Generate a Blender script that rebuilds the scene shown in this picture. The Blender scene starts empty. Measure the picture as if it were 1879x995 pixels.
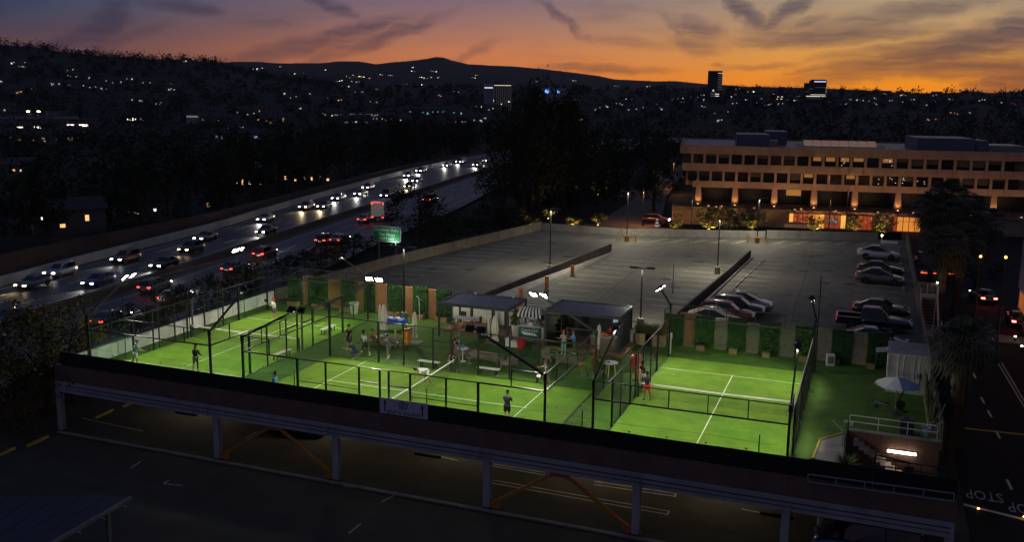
import bpy, bmesh, math, random
from mathutils import Vector, Matrix
random.seed(7)
sc = bpy.context.scene
C = sc.collection
PI = math.pi
R_ = math.radians

# ---------------------------------------------------------------- camera
CR = Vector((0.9325877, 0.3607372, 0.0120000))
CAMZ = 19.371
FPX, PW, PH, CYP = 1725.18, 1879.0, 995.0, -31.48
YAW, PITCH, ROLL = -0.36706, 0.17401, 0.01217
def _axes():
    cy, sy, cp, sp = math.cos(YAW), math.sin(YAW), math.cos(PITCH), math.sin(PITCH)
    f = Vector((sy*cp, cy*cp, -sp)); r = Vector((cy, -sy, 0)); u = r.cross(f)
    cr, sr = math.cos(ROLL), math.sin(ROLL)
    return cr*r + sr*u, -sr*r + cr*u, f
AX_R, AX_U, AX_F = _axes()
cam = bpy.data.objects.new('camera', bpy.data.cameras.new('camera'))
C.objects.link(cam)
m = Matrix.Identity(4)
for i in range(3):
    m[i][0], m[i][1], m[i][2] = AX_R[i], AX_U[i], -AX_F[i]
m[2][3] = CAMZ
cam.matrix_world = m
cam.data.sensor_width = 36.0
cam.data.lens = FPX/PW*36.0
cam.data.shift_y = CYP/PW
cam.data.clip_start = 0.5
cam.data.clip_end = 30000
sc.camera = cam
def ray(px, py):                      # survey helper: the sight line through a point of the photograph
    return AX_R*((px-PW/2)/FPX) + AX_U*(-(py-PH/2-CYP)/FPX) + AX_F
def at(px, py, z=0.0):                # where that sight line meets the level z
    d = ray(px, py); t = (z-CAMZ)/d.z
    return Vector((d.x*t, d.y*t, z))
def at_y(px, py, y):
    d = ray(px, py); t = y/d.y
    return Vector((d.x*t, y, CAMZ+d.z*t))
def at_x(px, py, x):
    d = ray(px, py); t = x/d.x
    return Vector((x, d.y*t, CAMZ+d.z*t))

# ---------------------------------------------------------------- world (dusk sky)
def lin(r, g, b):
    f = lambda c: (c/255/12.92) if c <= 10 else ((c/255+0.055)/1.055)**2.4
    return (f(r), f(g), f(b), 1)
SUN_AZ = R_(2.0)                       # azimuth from +Y towards +X, of the set sun
wd = bpy.data.worlds.new('World'); sc.world = wd; wd.use_nodes = True
nt = wd.node_tree; nt.nodes.clear()
N = nt.nodes.new; L = nt.links.new
def math_(op, a, b=None, c=None, clamp=False):
    n = N('ShaderNodeMath'); n.operation = op; n.use_clamp = clamp
    for i, v in enumerate((a, b, c)):
        if v is None: continue
        if isinstance(v, (int, float)): n.inputs[i].default_value = v
        else: L(v, n.inputs[i])
    return n.outputs[0]
tc = N('ShaderNodeTexCoord')
sx = N('ShaderNodeSeparateXYZ'); L(tc.outputs['Generated'], sx.inputs[0])
el = math_('MULTIPLY', math_('ARCSINE', sx.outputs[2]), 180/PI)
az = math_('MULTIPLY', math_('ARCTAN2', sx.outputs[0], sx.outputs[1]), 180/PI)
dazr = math_('SUBTRACT', az, math.degrees(SUN_AZ))
daz = math_('ABSOLUTE', math_('WRAP', dazr, 180.0, -180.0))
pos = math_('POWER', math_('DIVIDE', math_('MAXIMUM', el, 0.0), 40.0, clamp=True), 0.5)
def ramp(stops):
    n = N('ShaderNodeValToRGB'); e = n.color_ramp.elements
    for i, (deg, col) in enumerate(stops):
        p = min(1.0, math.sqrt(deg/40))
        if i < 2: k = e[i]; k.position = p
        else: k = e.new(p)
        k.color = lin(*col)
    L(pos, n.inputs[0]); return n.outputs[0]
r0 = ramp([(0, (238,134,10)), (40, (60,66,90)), (0.9, (236,142,20)), (2.2, (218,152,62)), (3.8, (188,150,102)), (5.6, (154,138,116)), (12, (96,94,108))])
r1 = ramp([(0, (216,112,40)), (40, (56,62,88)), (0.9, (208,118,56)), (2.2, (196,120,76)), (3.6, (160,112,96)), (5.6, (106,94,112)), (12, (84,84,108))])
r2 = ramp([(0, (112,66,58)), (40, (48,56,82)), (1.5, (108,72,68)), (2.8, (76,62,74)), (3.8, (60,64,84)), (5.4, (42,66,98)), (12, (50,66,94))])
r3 = ramp([(0, (66,60,74)), (40, (52,58,80)), (5, (80,74,88)), (12, (68,70,88))])
def smooth(v, a, b):
    n = N('ShaderNodeMapRange'); n.interpolation_type = 'SMOOTHSTEP'
    n.inputs[1].default_value = a; n.inputs[2].default_value = b; L(v, n.inputs[0]); return n.outputs[0]
def mix(f, a, b):
    n = N('ShaderNodeMix'); n.data_type = 'RGBA'
    if isinstance(f, float): n.inputs[0].default_value = f
    else: L(f, n.inputs[0])
    for s, v in ((6, a), (7, b)):
        if isinstance(v, tuple): n.inputs[s].default_value = v
        else: L(v, n.inputs[s])
    return n.outputs[2]
sky = mix(smooth(daz, 0, 27), r0, r1)
sky = mix(smooth(daz, 22, 52), sky, r2)
sky = mix(smooth(daz, 55, 140), sky, r3)
# cirrus: long soft strokes broken up by stretched noise, in azimuth / elevation degrees
cv = N('ShaderNodeCombineXYZ'); L(az, cv.inputs[0]); L(el, cv.inputs[1])
def noise_(vec, scale, detail, rough, sxy=(1, 1), dist=0.0, rot=0.0):
    mp = N('ShaderNodeMapping'); mp.inputs['Scale'].default_value = (sxy[0], sxy[1], 1); mp.inputs['Rotation'].default_value = (0, 0, rot)
    L(vec, mp.inputs[0])
    n = N('ShaderNodeTexNoise'); n.inputs['Scale'].default_value = scale; n.inputs['Detail'].default_value = detail
    n.inputs['Roughness'].default_value = rough; n.inputs['Distortion'].default_value = dist
    L(mp.outputs[0], n.inputs['Vector']); return n
wz = noise_(cv.outputs[0], 0.8, 3, 0.5)
vs = N('ShaderNodeVectorMath'); vs.operation = 'SUBTRACT'; L(wz.outputs['Color'], vs.inputs[0]); vs.inputs[1].default_value = (.5, .5, .5)
vm = N('ShaderNodeVectorMath'); vm.operation = 'MULTIPLY'; L(vs.outputs[0], vm.inputs[0]); vm.inputs[1].default_value = (2.4, .5, 0)
va = N('ShaderNodeVectorMath'); va.operation = 'ADD'; L(cv.outputs[0], va.inputs[0]); L(vm.outputs[0], va.inputs[1])
warp = va.outputs[0]
# centre x, y, half length, half width (photo px at survey scale), angle, density
STROKES = [(196,42,46,17,-52,.62), (128,72,70,8,-18,.5), (225,70,60,7,-20,.25), (342,12,46,9,6,.55), (602,8,46,8,22,.6),
    (560,84,110,13,-12,.5), (640,58,80,9,-14,.6), (712,66,80,9,-20,.55), (610,95,70,9,-28,.35), (500,100,80,8,-8,.35), (500,40,26,5,8,.3), (860,100,50,7,-24,.25),
    (1032,34,48,7,36,.45), (1282,52,34,14,15,.5), (1275,84,40,12,10,.35), (1245,55,30,6,55,.3), (1362,16,44,12,42,.75), (1440,24,48,12,-34,.75), (1415,55,40,16,-10,.35), (1475,45,30,8,-18,.45),
    (1530,66,120,11,-3,.7), (1650,25,150,13,-10,.5), (1760,86,170,19,-12,1.0), (1850,62,80,20,-18,1.0), (1790,124,130,14,2,.85), (1700,118,80,9,-5,.6), (1862,152,54,20,-10,.9), (1640,90,90,8,-6,.5),
    (1555,120,60,6,-4,.55), (1500,124,40,4,-12,.4), (1110,126,80,6,2,.5), (1060,122,40,4,6,.4), (1400,122,60,4,-4,.3), (1320,121,14,3,0,.35), (1668,116,13,5,-38,.6), (1160,78,60,7,8,.2),
    (2050,60,160,22,-8,.6), (-150,40,120,14,-15,.5), (2300,20,200,18,4,.4), (900,-120,160,20,-12,.4), (1500,-150,180,18,10,.4), (300,-160,150,18,-20,.4)]
def azel(px, py):
    d = ray(px, py).normalized(); return math.degrees(math.atan2(d.x, d.y)), math.degrees(math.asin(d.z))
dens = None
K = 180/PI/FPX
for (px, py, hl, hw, an, k) in STROKES:
    ca, ce = azel(px, py)
    mp = N('ShaderNodeMapping'); mp.vector_type = 'TEXTURE'
    mp.inputs['Location'].default_value = (ca, ce, 0); mp.inputs['Rotation'].default_value = (0, 0, R_(-an) + 0.012)
    mp.inputs['Scale'].default_value = (hl*K, hw*K, 1); L(warp, mp.inputs[0])
    ln = N('ShaderNodeVectorMath'); ln.operation = 'LENGTH'; L(mp.outputs[0], ln.inputs[0])
    g = smooth(ln.outputs['Value'], 2.1, 0.1)
    g = math_('MULTIPLY', g, k)
    dens = g if dens is None else math_('MAXIMUM', dens, g)
fib = noise_(warp, 1.5, 5, 0.55, (0.24, 2.3), 0.25, R_(-14))
fibm = smooth(fib.outputs['Fac'], 0.2, 0.72)
veil = noise_(warp, 0.35, 5, 0.6, (0.4, 2.0), 0.4, R_(-8))
veilm = math_('MULTIPLY', math_('MULTIPLY', smooth(veil.outputs['Fac'], 0.48, 0.8), 0.35), smooth(el, 0.5, 3.0))
dn = math_('MULTIPLY', dens, math_('MULTIPLY_ADD', fibm, 0.9, 0.6))
dn = math_('SUBTRACT', 1.0, math_('EXPONENT', math_('MULTIPLY', dn, -1.6)))
dn = math_('MAXIMUM', dn, veilm)
dn = math_('MULTIPLY', dn, smooth(el, 60.0, 12.0), clamp=True)
cloud = mix(smooth(el, 0.3, 4.0), lin(104,64,50), lin(62,57,72))
cloud = mix(smooth(daz, 15, 50), cloud, lin(48,44,62))
sky = mix(math_('MULTIPLY', dn, 0.95), sky, cloud)
bg = N('ShaderNodeBackground'); L(sky, bg.inputs[0]); bg.inputs[1].default_value = 1.32
out = N('ShaderNodeOutputWorld'); L(bg.outputs[0], out.inputs[0])

# afterglow of the set sun: very weak, very wide
sd = bpy.data.lights.new('sun', 'SUN'); sd.energy = 0.03; sd.angle = R_(25); sd.color = (1, .62, .3)
so = bpy.data.objects.new('sun', sd); C.objects.link(so)
so.rotation_euler = Vector((-math.sin(SUN_AZ)*math.cos(R_(3)), -math.cos(SUN_AZ)*math.cos(R_(3)), -math.sin(R_(3)))).to_track_quat('-Z', 'Y').to_euler()

vsn = sc.view_settings; vsn.view_transform = 'Standard'; vsn.look = 'None'; vsn.exposure = 0.0; vsn.gamma = 1.0
cy = sc.cycles
cy.use_denoising = True; cy.max_bounces = 6; cy.diffuse_bounces = 3; cy.glossy_bounces = 3; cy.transmission_bounces = 4
cy.transparent_max_bounces = 24; cy.sample_clamp_indirect = 3.0; cy.caustics_reflective = False; cy.caustics_refractive = False
cy.use_light_tree = True

# ---------------------------------------------------------------- materials
MATS = {}
def mat(name, col, rough=0.7, metal=0.0, var=0.25, scale=6.0, bump=0.0, spec=0.4, coord='Object', stain=None, stretch=(1,1,1), coat=0.0):
    if name in MATS: return MATS[name]
    m = bpy.data.materials.new(name); m.use_nodes = True; MATS[name] = m
    t = m.node_tree; b = t.nodes['Principled BSDF']; nn = t.nodes.new; ll = t.links.new
    b.inputs['Roughness'].default_value = rough; b.inputs['Metallic'].default_value = metal
    b.inputs['Specular IOR Level'].default_value = spec; b.inputs['Coat Weight'].default_value = coat
    c = Vector(col)
    if var or bump:
        tcn = nn('ShaderNodeTexCoord'); mp = nn('ShaderNodeMapping'); mp.inputs['Scale'].default_value = stretch
        ll(tcn.outputs[coord], mp.inputs[0])
        no = nn('ShaderNodeTexNoise'); no.inputs['Scale'].default_value = scale; no.inputs['Detail'].default_value = 6; no.inputs['Roughness'].default_value = .65
        ll(mp.outputs[0], no.inputs['Vector'])
        rp = nn('ShaderNodeValToRGB'); rp.color_ramp.elements[0].position = .3; rp.color_ramp.elements[1].position = .72
        rp.color_ramp.elements[0].color = (*[x*(1-var) for x in c], 1); rp.color_ramp.elements[1].color = (*[min(1, x*(1+var)) for x in c], 1)
        ll(no.outputs['Fac'], rp.inputs[0]); last = rp.outputs[0]
        if stain:                                   # (colour, scale, amount, stretch)
            mp2 = nn('ShaderNodeMapping'); mp2.inputs['Scale'].default_value = stain[3]; ll(tcn.outputs[coord], mp2.inputs[0])
            n2 = nn('ShaderNodeTexNoise'); n2.inputs['Scale'].default_value = stain[1]; n2.inputs['Detail'].default_value = 5; n2.inputs['Roughness'].default_value = .7
            ll(mp2.outputs[0], n2.inputs['Vector'])
            mr = nn('ShaderNodeMapRange'); mr.inputs[1].default_value = .48; mr.inputs[2].default_value = .7; mr.inputs[4].default_value = stain[2]
            ll(n2.outputs['Fac'], mr.inputs[0])
            mx = nn('ShaderNodeMix'); mx.data_type = 'RGBA'; ll(mr.outputs[0], mx.inputs[0]); ll(last, mx.inputs[6]); mx.inputs[7].default_value = (*stain[0], 1)
            last = mx.outputs[2]
        ll(last, b.inputs['Base Color'])
        if bump:
            bp = nn('ShaderNodeBump'); bp.inputs['Strength'].default_value = bump; bp.inputs['Distance'].default_value = .02
            ll(no.outputs['Fac'], bp.inputs['Height']); ll(bp.outputs[0], b.inputs['Normal'])
    else:
        b.inputs['Base Color'].default_value = (*c, 1)
    return m
def emis(name, col, s, lights=False, base=(.05,.05,.05)):
    if name in MATS: return MATS[name]
    m = bpy.data.materials.new(name); m.use_nodes = True; MATS[name] = m
    b = m.node_tree.nodes['Principled BSDF']; b.inputs['Base Color'].default_value = (*base, 1)
    b.inputs['Emission Color'].default_value = (*col, 1); b.inputs['Emission Strength'].default_value = s
    m.cycles.emission_sampling = 'FRONT' if lights else 'NONE'
    return m
def glassm(name, tint, refl=0.9, rough=0.0, opaque=0.0, dark=(.01,.01,.01)):
    if name in MATS: return MATS[name]
    m = bpy.data.materials.new(name); m.use_nodes = True; MATS[name] = m
    t = m.node_tree; t.nodes.clear(); nn = t.nodes.new; ll = t.links.new
    tr = nn('ShaderNodeBsdfTransparent'); tr.inputs[0].default_value = (*tint, 1)
    gl = nn('ShaderNodeBsdfGlossy'); gl.inputs['Roughness'].default_value = rough; gl.inputs['Color'].default_value = (refl, refl, refl, 1)
    fr = nn('ShaderNodeFresnel'); fr.inputs[0].default_value = 1.45
    ge = nn('ShaderNodeNewGeometry'); bf = nn('ShaderNodeMath'); bf.operation = 'SUBTRACT'; bf.inputs[0].default_value = 1.0; ll(ge.outputs['Backfacing'], bf.inputs[1])
    fm = nn('ShaderNodeMath'); fm.operation = 'MULTIPLY'; ll(fr.outputs[0], fm.inputs[0]); ll(bf.outputs[0], fm.inputs[1])
    mx = nn('ShaderNodeMixShader'); ll(fm.outputs[0], mx.inputs[0])
    if opaque:
        di = nn('ShaderNodeBsdfDiffuse'); di.inputs[0].default_value = (*dark, 1)
        m2 = nn('ShaderNodeMixShader'); m2.inputs[0].default_value = opaque; ll(tr.outputs[0], m2.inputs[1]); ll(di.outputs[0], m2.inputs[2]); ll(m2.outputs[0], mx.inputs[1])
    else: ll(tr.outputs[0], mx.inputs[1])
    ll(gl.outputs[0], mx.inputs[2])
    o = nn('ShaderNodeOutputMaterial'); ll(mx.outputs[0], o.inputs[0])
    return m

M_BLACK = mat('black_powder_coat', (.012,.013,.013), .42, .0, .15, 20)
M_RAIL = mat('worn_black_steel', (.035,.037,.036), .34, .35, .4, 8)
M_GLASS = glassm('court_glass', (.93,.975,.95))
M_WGLASS = glassm('dark_window_glass', (.2,.2,.2), .9, .02, .85)
M_WIRE = mat('black_wire', (.02,.022,.02), .5, .0, 0)
M_COURT = mat('court_turf', (.112,.2,.02), .9, 0, .24, .8, .0, .12, 'Object', ((.06,.165,.014), .28, .95, (1,1,1)))
M_TURF = mat('deck_turf', (.055,.115,.017), .9, 0, .3, 1.1, .0, .2, 'Object', ((.05,.075,.018), .5, .35, (1,.3,1)))
M_LINE = mat('white_line_paint', (.62,.66,.5), .8, 0, .12, 3)
M_FADED = mat('faded_parking_paint', (.42,.4,.32), .8, 0, .4, 1.2)
M_DECK = mat('parking_deck_concrete', (.125,.118,.098), .8, 0, .22, .45, .12, .25, 'Object', ((.055,.052,.046), .13, .75, (1,.22,1)))
M_ASPH = mat('old_asphalt', (.066,.06,.047), .9, 0, .25, .5, .12, .12, 'Object', ((.075,.07,.06), .15, .5, (1,.4,1)))
M_FWY = mat('freeway_asphalt', (.045,.045,.05), .5, 0, .3, .25, .03, .5, 'Object', ((.05,.047,.05), .1, .5, (1,.15,1)))
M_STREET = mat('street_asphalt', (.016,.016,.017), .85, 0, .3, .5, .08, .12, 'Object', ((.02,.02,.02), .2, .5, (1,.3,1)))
M_CONC = mat('concrete', (.24,.23,.2), .8, 0, .2, 1.5, .15, .3, 'Object', ((.12,.11,.1), .6, .6, (1,1,.25)))
M_PCONC = mat('stained_parapet_concrete', (.2,.165,.12), .85, 0, .22, 1.2, .15, .3, 'Object', ((.1,.075,.05), .5, .7, (1,1,.3)))
M_BROWN = mat('brown_spandrel', (.15,.088,.075), .8, 0, .3, .8, .1, .3, 'Object', ((.13,.1,.09), 1.3, .55, (1,1,.25)))
M_LAV = mat('lavender_beam_paint', (.36,.34,.4), .6, 0, .16, .7, .0, .4, 'Object', ((.17,.16,.22), .5, .5, (1,1,.4)))
M_ORANGE = mat('orange_brace_paint', (.42,.15,.03), .55, 0, .25, 2)
M_YELL = mat('yellow_safety_paint', (.5,.33,.04), .7, 0, .3, 2.5)
M_SCREEN = mat('black_mesh_screen', (.012,.013,.012), .9, 0, .3, 3)
M_WHITE = mat('white_paint', (.62,.62,.57), .6, 0, .1, 3)
M_WALLW = mat('white_wall_paint', (.72,.72,.62), .75, 0, .14, .8, .05, .3, 'Object', ((.33,.34,.27), .5, .6, (1,1,.3)))
M_GREY = mat('grey_steel', (.2,.2,.2), .45, .4, .2, 5)
M_DGREY = mat('charcoal_metal', (.04,.042,.047), .45, .2, .2, 5)
M_BLUEGR = mat('blue_grey_roof', (.09,.105,.16), .5, .1, .25, 1.5)
M_WOOD = mat('decking_wood', (.23,.125,.065), .7, 0, .3, 2, .1, .3, 'Object', None, (1,8,8))
M_LATT = mat('brown_lattice_wood', (.34,.17,.075), .75, 0, .25, 3)
M_LATTP = mat('pale_lattice_wood', (.36,.29,.18), .75, 0, .25, 3)
M_PALE = mat('pale_slat_wood', (.47,.34,.17), .7, 0, .2, 3)
M_HEDGE = mat('hedge_leaf', (.022,.072,.018), .7, 0, .45, 3, .0, .3)
M_LEAF = mat('dark_tree_leaf', (.038,.042,.022), .9, 0, .5, .35, .0, .08)
M_LEAF2 = mat('olive_tree_leaf', (.085,.075,.03), .9, 0, .5, .5, .0, .1)
M_LEAF3 = mat('garden_leaf', (.09,.105,.028), .7, 0, .5, .8, .0, .25)
M_PALM = mat('palm_frond', (.06,.065,.035), .6, 0, .5, .8, .0, .3)
M_THATCH = mat('dry_palm_skirt', (.13,.1,.06), .8, 0, .4, 2)
M_BARK = mat('tree_bark', (.07,.05,.035), .9, 0, .4, 3, .3, .2)
M_PALMB = mat('palm_trunk', (.062,.048,.036), .9, 0, .4, 4, .3, .2, 'Object', None, (1,1,6))
M_CANVAS = mat('cream_canvas', (.6,.57,.46), .85, 0, .14, 3)
M_SOFA = mat('weathered_teak', (.2,.165,.12), .75, 0, .25, 4, .0, .3, 'Object', None, (1,6,1))
M_CUSH = mat('taupe_cushion', (.26,.22,.17), .9, 0, .15, 3)
M_POT = mat('white_glazed_pot', (.6,.6,.52), .4, 0, .08, 3)
M_STONE = mat('sandy_precast', (.33,.225,.16), .85, 0, .18, .6, .1, .25, 'Object', ((.2,.11,.07), .35, .5, (1,1,.3)))
M_SOIL = mat('planting_soil', (.03,.022,.015), .95, 0, .4, 4)
M_RUBBER = mat('tyre_rubber', (.015,.015,.015), .8, 0, .2, 6)
M_RIM = mat('alloy_rim', (.35,.35,.36), .3, .9, .1, 6)
M_CARGL = mat('car_glass', (.006,.007,.009), .06, 0, 0, 1, 0, .6)
M_TRIM = mat('black_car_trim', (.012,.012,.013), .5, 0, 0)
M_GROUND = mat('valley_ground', (.035,.032,.026), .95, 0, .45, .02, 0, .1)
M_HILL = mat('hill_chaparral', (.036,.036,.03), .95, 0, .5, .012, 0, .1, 'Object', ((.035,.03,.022), .004, .5, (1,1,1)))
M_BANK = mat('reddish_soundwall', (.085,.05,.035), .9, 0, .25, .3, .1, .2)
M_BRICK = None
M_HOUSEW = mat('house_stucco', (.14,.13,.12), .9, 0, .15, .2)
M_HOUSER = mat('house_roof', (.06,.05,.05), .9, 0, .2, .3)
E_LED = emis('flood_led', (1,.96,.82), 45.0)
E_HEAD = emis('headlight_white', (1,.97,.9), 18.0)
E_HEADW = emis('headlight_warm', (1,.66,.25), 20.0)
E_TAIL = emis('tail_light', (1,.05,.03), 5.0)
E_TAILO = emis('tail_light_dim', (.9,.06,.03), .25)
E_WIN = emis('warm_window', (1,.62,.28), 1.6)
E_WINW = emis('white_window', (1,.92,.8), 2.2)
E_WINB = emis('blue_window', (.5,.7,1), 1.4)
E_WINC = emis('cyan_window', (.35,.9,.95), 1.2)
E_ORG = emis('amber_lamp', (1,.5,.12), 3.2)

# ---------------------------------------------------------------- mesh helpers
class MB:
    def __init__(s): s.v = []; s.f = []; s.mi = []; s.cur = 0
    def add(s, vs, fs):
        o = len(s.v); s.v.extend([tuple(v) for v in vs]); s.f.extend([tuple(i+o for i in f) for f in fs]); s.mi.extend([s.cur]*len(fs)); return s
    def box(s, x0, x1, y0, y1, z0, z1):
        return s.add([(x0,y0,z0),(x1,y0,z0),(x1,y1,z0),(x0,y1,z0),(x0,y0,z1),(x1,y0,z1),(x1,y1,z1),(x0,y1,z1)],
                     [(3,2,1,0),(4,5,6,7),(0,1,5,4),(1,2,6,5),(2,3,7,6),(3,0,4,7)])
    def cbox(s, c, sz, M=None):
        vs = [Vector((dx*sz[0]/2, dy*sz[1]/2, dz*sz[2]/2)) for dz in (-1,1) for dx, dy in ((-1,-1),(1,-1),(1,1),(-1,1))]
        if M: vs = [M @ v for v in vs]
        c = Vector(c)
        return s.add([c+v for v in vs], [(3,2,1,0),(4,5,6,7),(0,1,5,4),(1,2,6,5),(2,3,7,6),(3,0,4,7)])
    def bar(s, a, b, w, h=None, up=(0,0,1)):
        a = Vector(a); b = Vector(b); d = (b-a).normalized(); h = h or w; up = Vector(up)
        if abs(d.dot(up)) > .99: up = Vector((0,1,0))
        x = d.cross(up).normalized(); y = x.cross(d)
        q = [(-1,-1),(1,-1),(1,1),(-1,1)]
        vs = [p + x*(i*w/2) + y*(j*h/2) for p in (a, b) for i, j in q]
        return s.add(vs, [(3,2,1,0),(4,5,6,7),(0,1,5,4),(1,2,6,5),(2,3,7,6),(3,0,4,7)])
    def tube(s, pts, r, n=6, cap=True):
        pts = [Vector(p) for p in pts]; rs = r if isinstance(r, (list, tuple)) else [r]*len(pts)
        vs = []
        for i, p in enumerate(pts):
            d = (pts[min(i+1, len(pts)-1)] - pts[max(i-1, 0)]).normalized()
            up = Vector((0,0,1)) if abs(d.z) < .9 else Vector((0,1,0))
            x = d.cross(up).normalized(); y = x.cross(d)
            vs += [p + (x*math.cos(2*PI*k/n) + y*math.sin(2*PI*k/n))*rs[i] for k in range(n)]
        fs = [(i*n+k, i*n+(k+1)%n, (i+1)*n+(k+1)%n, (i+1)*n+k) for i in range(len(pts)-1) for k in range(n)]
        if cap: fs += [tuple(range(n))[::-1], tuple((len(pts)-1)*n+k for k in range(n))]
        return s.add(vs, fs)
    def prism(s, poly, z0, z1):
        n = len(poly)
        return s.add([(x,y,z0) for x, y in poly]+[(x,y,z1) for x, y in poly],
                     [tuple(range(n))[::-1], tuple(range(n, 2*n))]+[(k,(k+1)%n,n+(k+1)%n,n+k) for k in range(n)])
    def lathe(s, prof, n=12, c=(0,0,0), cap=True):
        vs = [(c[0]+r*math.cos(2*PI*k/n), c[1]+r*math.sin(2*PI*k/n), c[2]+z) for r, z in prof for k in range(n)]
        fs = [(i*n+k, i*n+(k+1)%n, (i+1)*n+(k+1)%n, (i+1)*n+k) for i in range(len(prof)-1) for k in range(n)]
        if cap: fs += [tuple(range(n))[::-1], tuple((len(prof)-1)*n+k for k in range(n))]
        return s.add(vs, fs)
    def quad(s, a, b, c, d): return s.add([a,b,c,d], [(0,1,2,3)])
    def loft(s, rings, close=True, cap=True):
        n = len(rings[0]); vs = [p for r in rings for p in r]
        m = n if close else n-1
        fs = [(i*n+k, i*n+(k+1)%n, (i+1)*n+(k+1)%n, (i+1)*n+k) for i in range(len(rings)-1) for k in range(m)]
        if cap: fs += [tuple(range(n))[::-1], tuple((len(rings)-1)*n+k for k in range(n))]
        return s.add(vs, fs)
    def leaf(s, p, size, rnd, elong=1.6):
        d = Vector((rnd.gauss(0,1), rnd.gauss(0,1), rnd.gauss(0,.8))).normalized()
        e = d.orthogonal().normalized(); e.rotate(Matrix.Rotation(rnd.uniform(0, 6.28), 3, d))
        f = d.cross(e)
        p = Vector(p); a = e*size*elong*.5; b = f*size*.5
        return s.add([p-a, p+b*.8, p+a, p-b*.8], [(0,1,2,3)])
    def mesh(s, name, mats, smooth=False):
        me = bpy.data.meshes.new(name); me.from_pydata(s.v, [], s.f)
        if not isinstance(mats, (list, tuple)): mats = [mats]
        for k in mats: me.materials.append(k)
        if len(mats) > 1: me.polygons.foreach_set('material_index', s.mi)
        if smooth: me.polygons.foreach_set('use_smooth', [True]*len(me.polygons))
        me.update(); return me
    def build(s, name, mats, parent=None, smooth=False, fix=True):
        me = s.mesh(name, mats, smooth)
        if fix and len(s.f) < 4000:
            bm = bmesh.new(); bm.from_mesh(me); bmesh.ops.recalc_face_normals(bm, faces=bm.faces); bm.to_mesh(me); bm.free()
        return link(name, me, parent)
def link(name, me, parent=None, loc=None, rz=None, scale=None):
    o = bpy.data.objects.new(name, me); C.objects.link(o)
    if parent: o.parent = parent
    if loc is not None: o.location = loc
    if rz is not None: o.rotation_euler = (0,0,rz) if isinstance(rz, (int, float)) else rz
    if scale is not None: o.scale = scale if isinstance(scale, (tuple, list)) else (scale,)*3
    return o
def tag(o, label=None, cat=None, group=None, kind=None):
    if label: o['label'] = label
    if cat: o['category'] = cat
    if group: o['group'] = group
    if kind: o['kind'] = kind
    return o
def thing(name, label, cat, loc=(0,0,0), rz=0, group=None):
    o = bpy.data.objects.new(name, None); C.objects.link(o); o.empty_display_size = .2
    o.location = loc; o.rotation_euler = (0,0,rz)
    return tag(o, label, cat, group)
KIDS = {}
def copy_tree(o, parent=None, n=None):
    c = o.copy(); C.objects.link(c)
    if parent: c.parent = parent
    for ch in list(o.children): copy_tree(ch, c)
    return c
def dup(o, loc, rz, label, group=None):
    c = copy_tree(o); c.location = loc; c.rotation_euler = (0,0,rz); c['label'] = label
    if group: c['group'] = group
    return c
def struct(name, mb, m, parent=None, smooth=False):
    o = mb.build(name, m, parent, smooth)
    if not parent: o['kind'] = 'structure'
    return o
def spot(name, loc, target, energy, ang=110, blend=.6, col=(1,.95,.82), size=.15, parent=None):
    l = bpy.data.lights.new(name, 'SPOT'); l.energy = energy; l.spot_size = R_(ang); l.spot_blend = blend; l.color = col; l.shadow_soft_size = size
    o = bpy.data.objects.new(name, l); C.objects.link(o); o.location = loc
    o.rotation_euler = (Vector(target)-Vector(loc)).to_track_quat('-Z', 'Y').to_euler()
    if parent: o.parent = parent
    return o
def point(name, loc, energy, col, size=.15, parent=None):
    l = bpy.data.lights.new(name, 'POINT'); l.energy = energy; l.color = col; l.shadow_soft_size = size
    o = bpy.data.objects.new(name, l); C.objects.link(o); o.location = loc
    if parent: o.parent = parent
    return o
ORD = ['first','second','third','fourth','fifth','sixth','seventh','eighth','ninth','tenth','eleventh','twelfth','thirteenth','fourteenth','fifteenth','sixteenth','seventeenth','eighteenth','nineteenth','twentieth',
       'twenty-first','twenty-second','twenty-third','twenty-fourth','twenty-fifth']
TXT = []
def text(name, body, size, m, parent, mat4, depth=.004, align='CENTER', squash=1.0):
    cu = bpy.data.curves.new(name, 'FONT'); cu.body = body; cu.size = size; cu.extrude = depth; cu.align_x = align; cu.align_y = 'CENTER'; cu.resolution_u = 2
    o = bpy.data.objects.new(name, cu); C.objects.link(o); TXT.append((o, m, parent, mat4, squash)); return o

# ---------------------------------------------------------------- terrain
from mathutils import noise as mnoise
def lerp_tab(tab, x):
    if x <= tab[0][0]: return tab[0][1]
    for (a, b), (c, d) in zip(tab, tab[1:]):
        if x <= c: return b + (d-b)*(x-a)/(c-a)
    return tab[-1][1]
def ridge_tab(pts): return [azel(px, py) for px, py in pts]
RIDGES = [  # (distance, foot, exponent, profile) of the ridges, surveyed as azimuth / elevation
    (1300., 480., 1.25, ridge_tab([(-700,60),(-300,66),(0,84),(60,86),(110,94),(160,101),(210,106),(240,105),(290,111),(330,110),(380,114),(430,126),(520,146),(640,158)])),
    (3600., 1300., 1.3, ridge_tab([(-200,120),(380,117),(430,114),(480,112.5),(530,115),(590,116),(620,112.5),(660,112),(690,117),(720,113),(760,109),(785,106),(800,103.5),(815,105),(830,111),(860,118),(900,120),(940,121),(990,125),(1040,131),(1090,137),(1130,145),(1200,148),(1240,148),(1290,152.5),(1340,156),(1420,164),(1500,172)])),
    (2300., 1500., 1.2, ridge_tab([(1150,175),(1280,162),(1340,159),(1400,159),(1440,160),(1480,160.5),(1540,163),(1600,166),(1650,170),(1700,174),(1760,178),(2400,185)])),
    (5200., 4200., 1.2, ridge_tab([(1500,176),(1650,172),(1700,170.5),(1760,169.5),(1785,166.5),(1805,169.5),(1830,170.5),(1850,168.5),(1879,167),(1960,165),(2200,160)]))]
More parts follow.
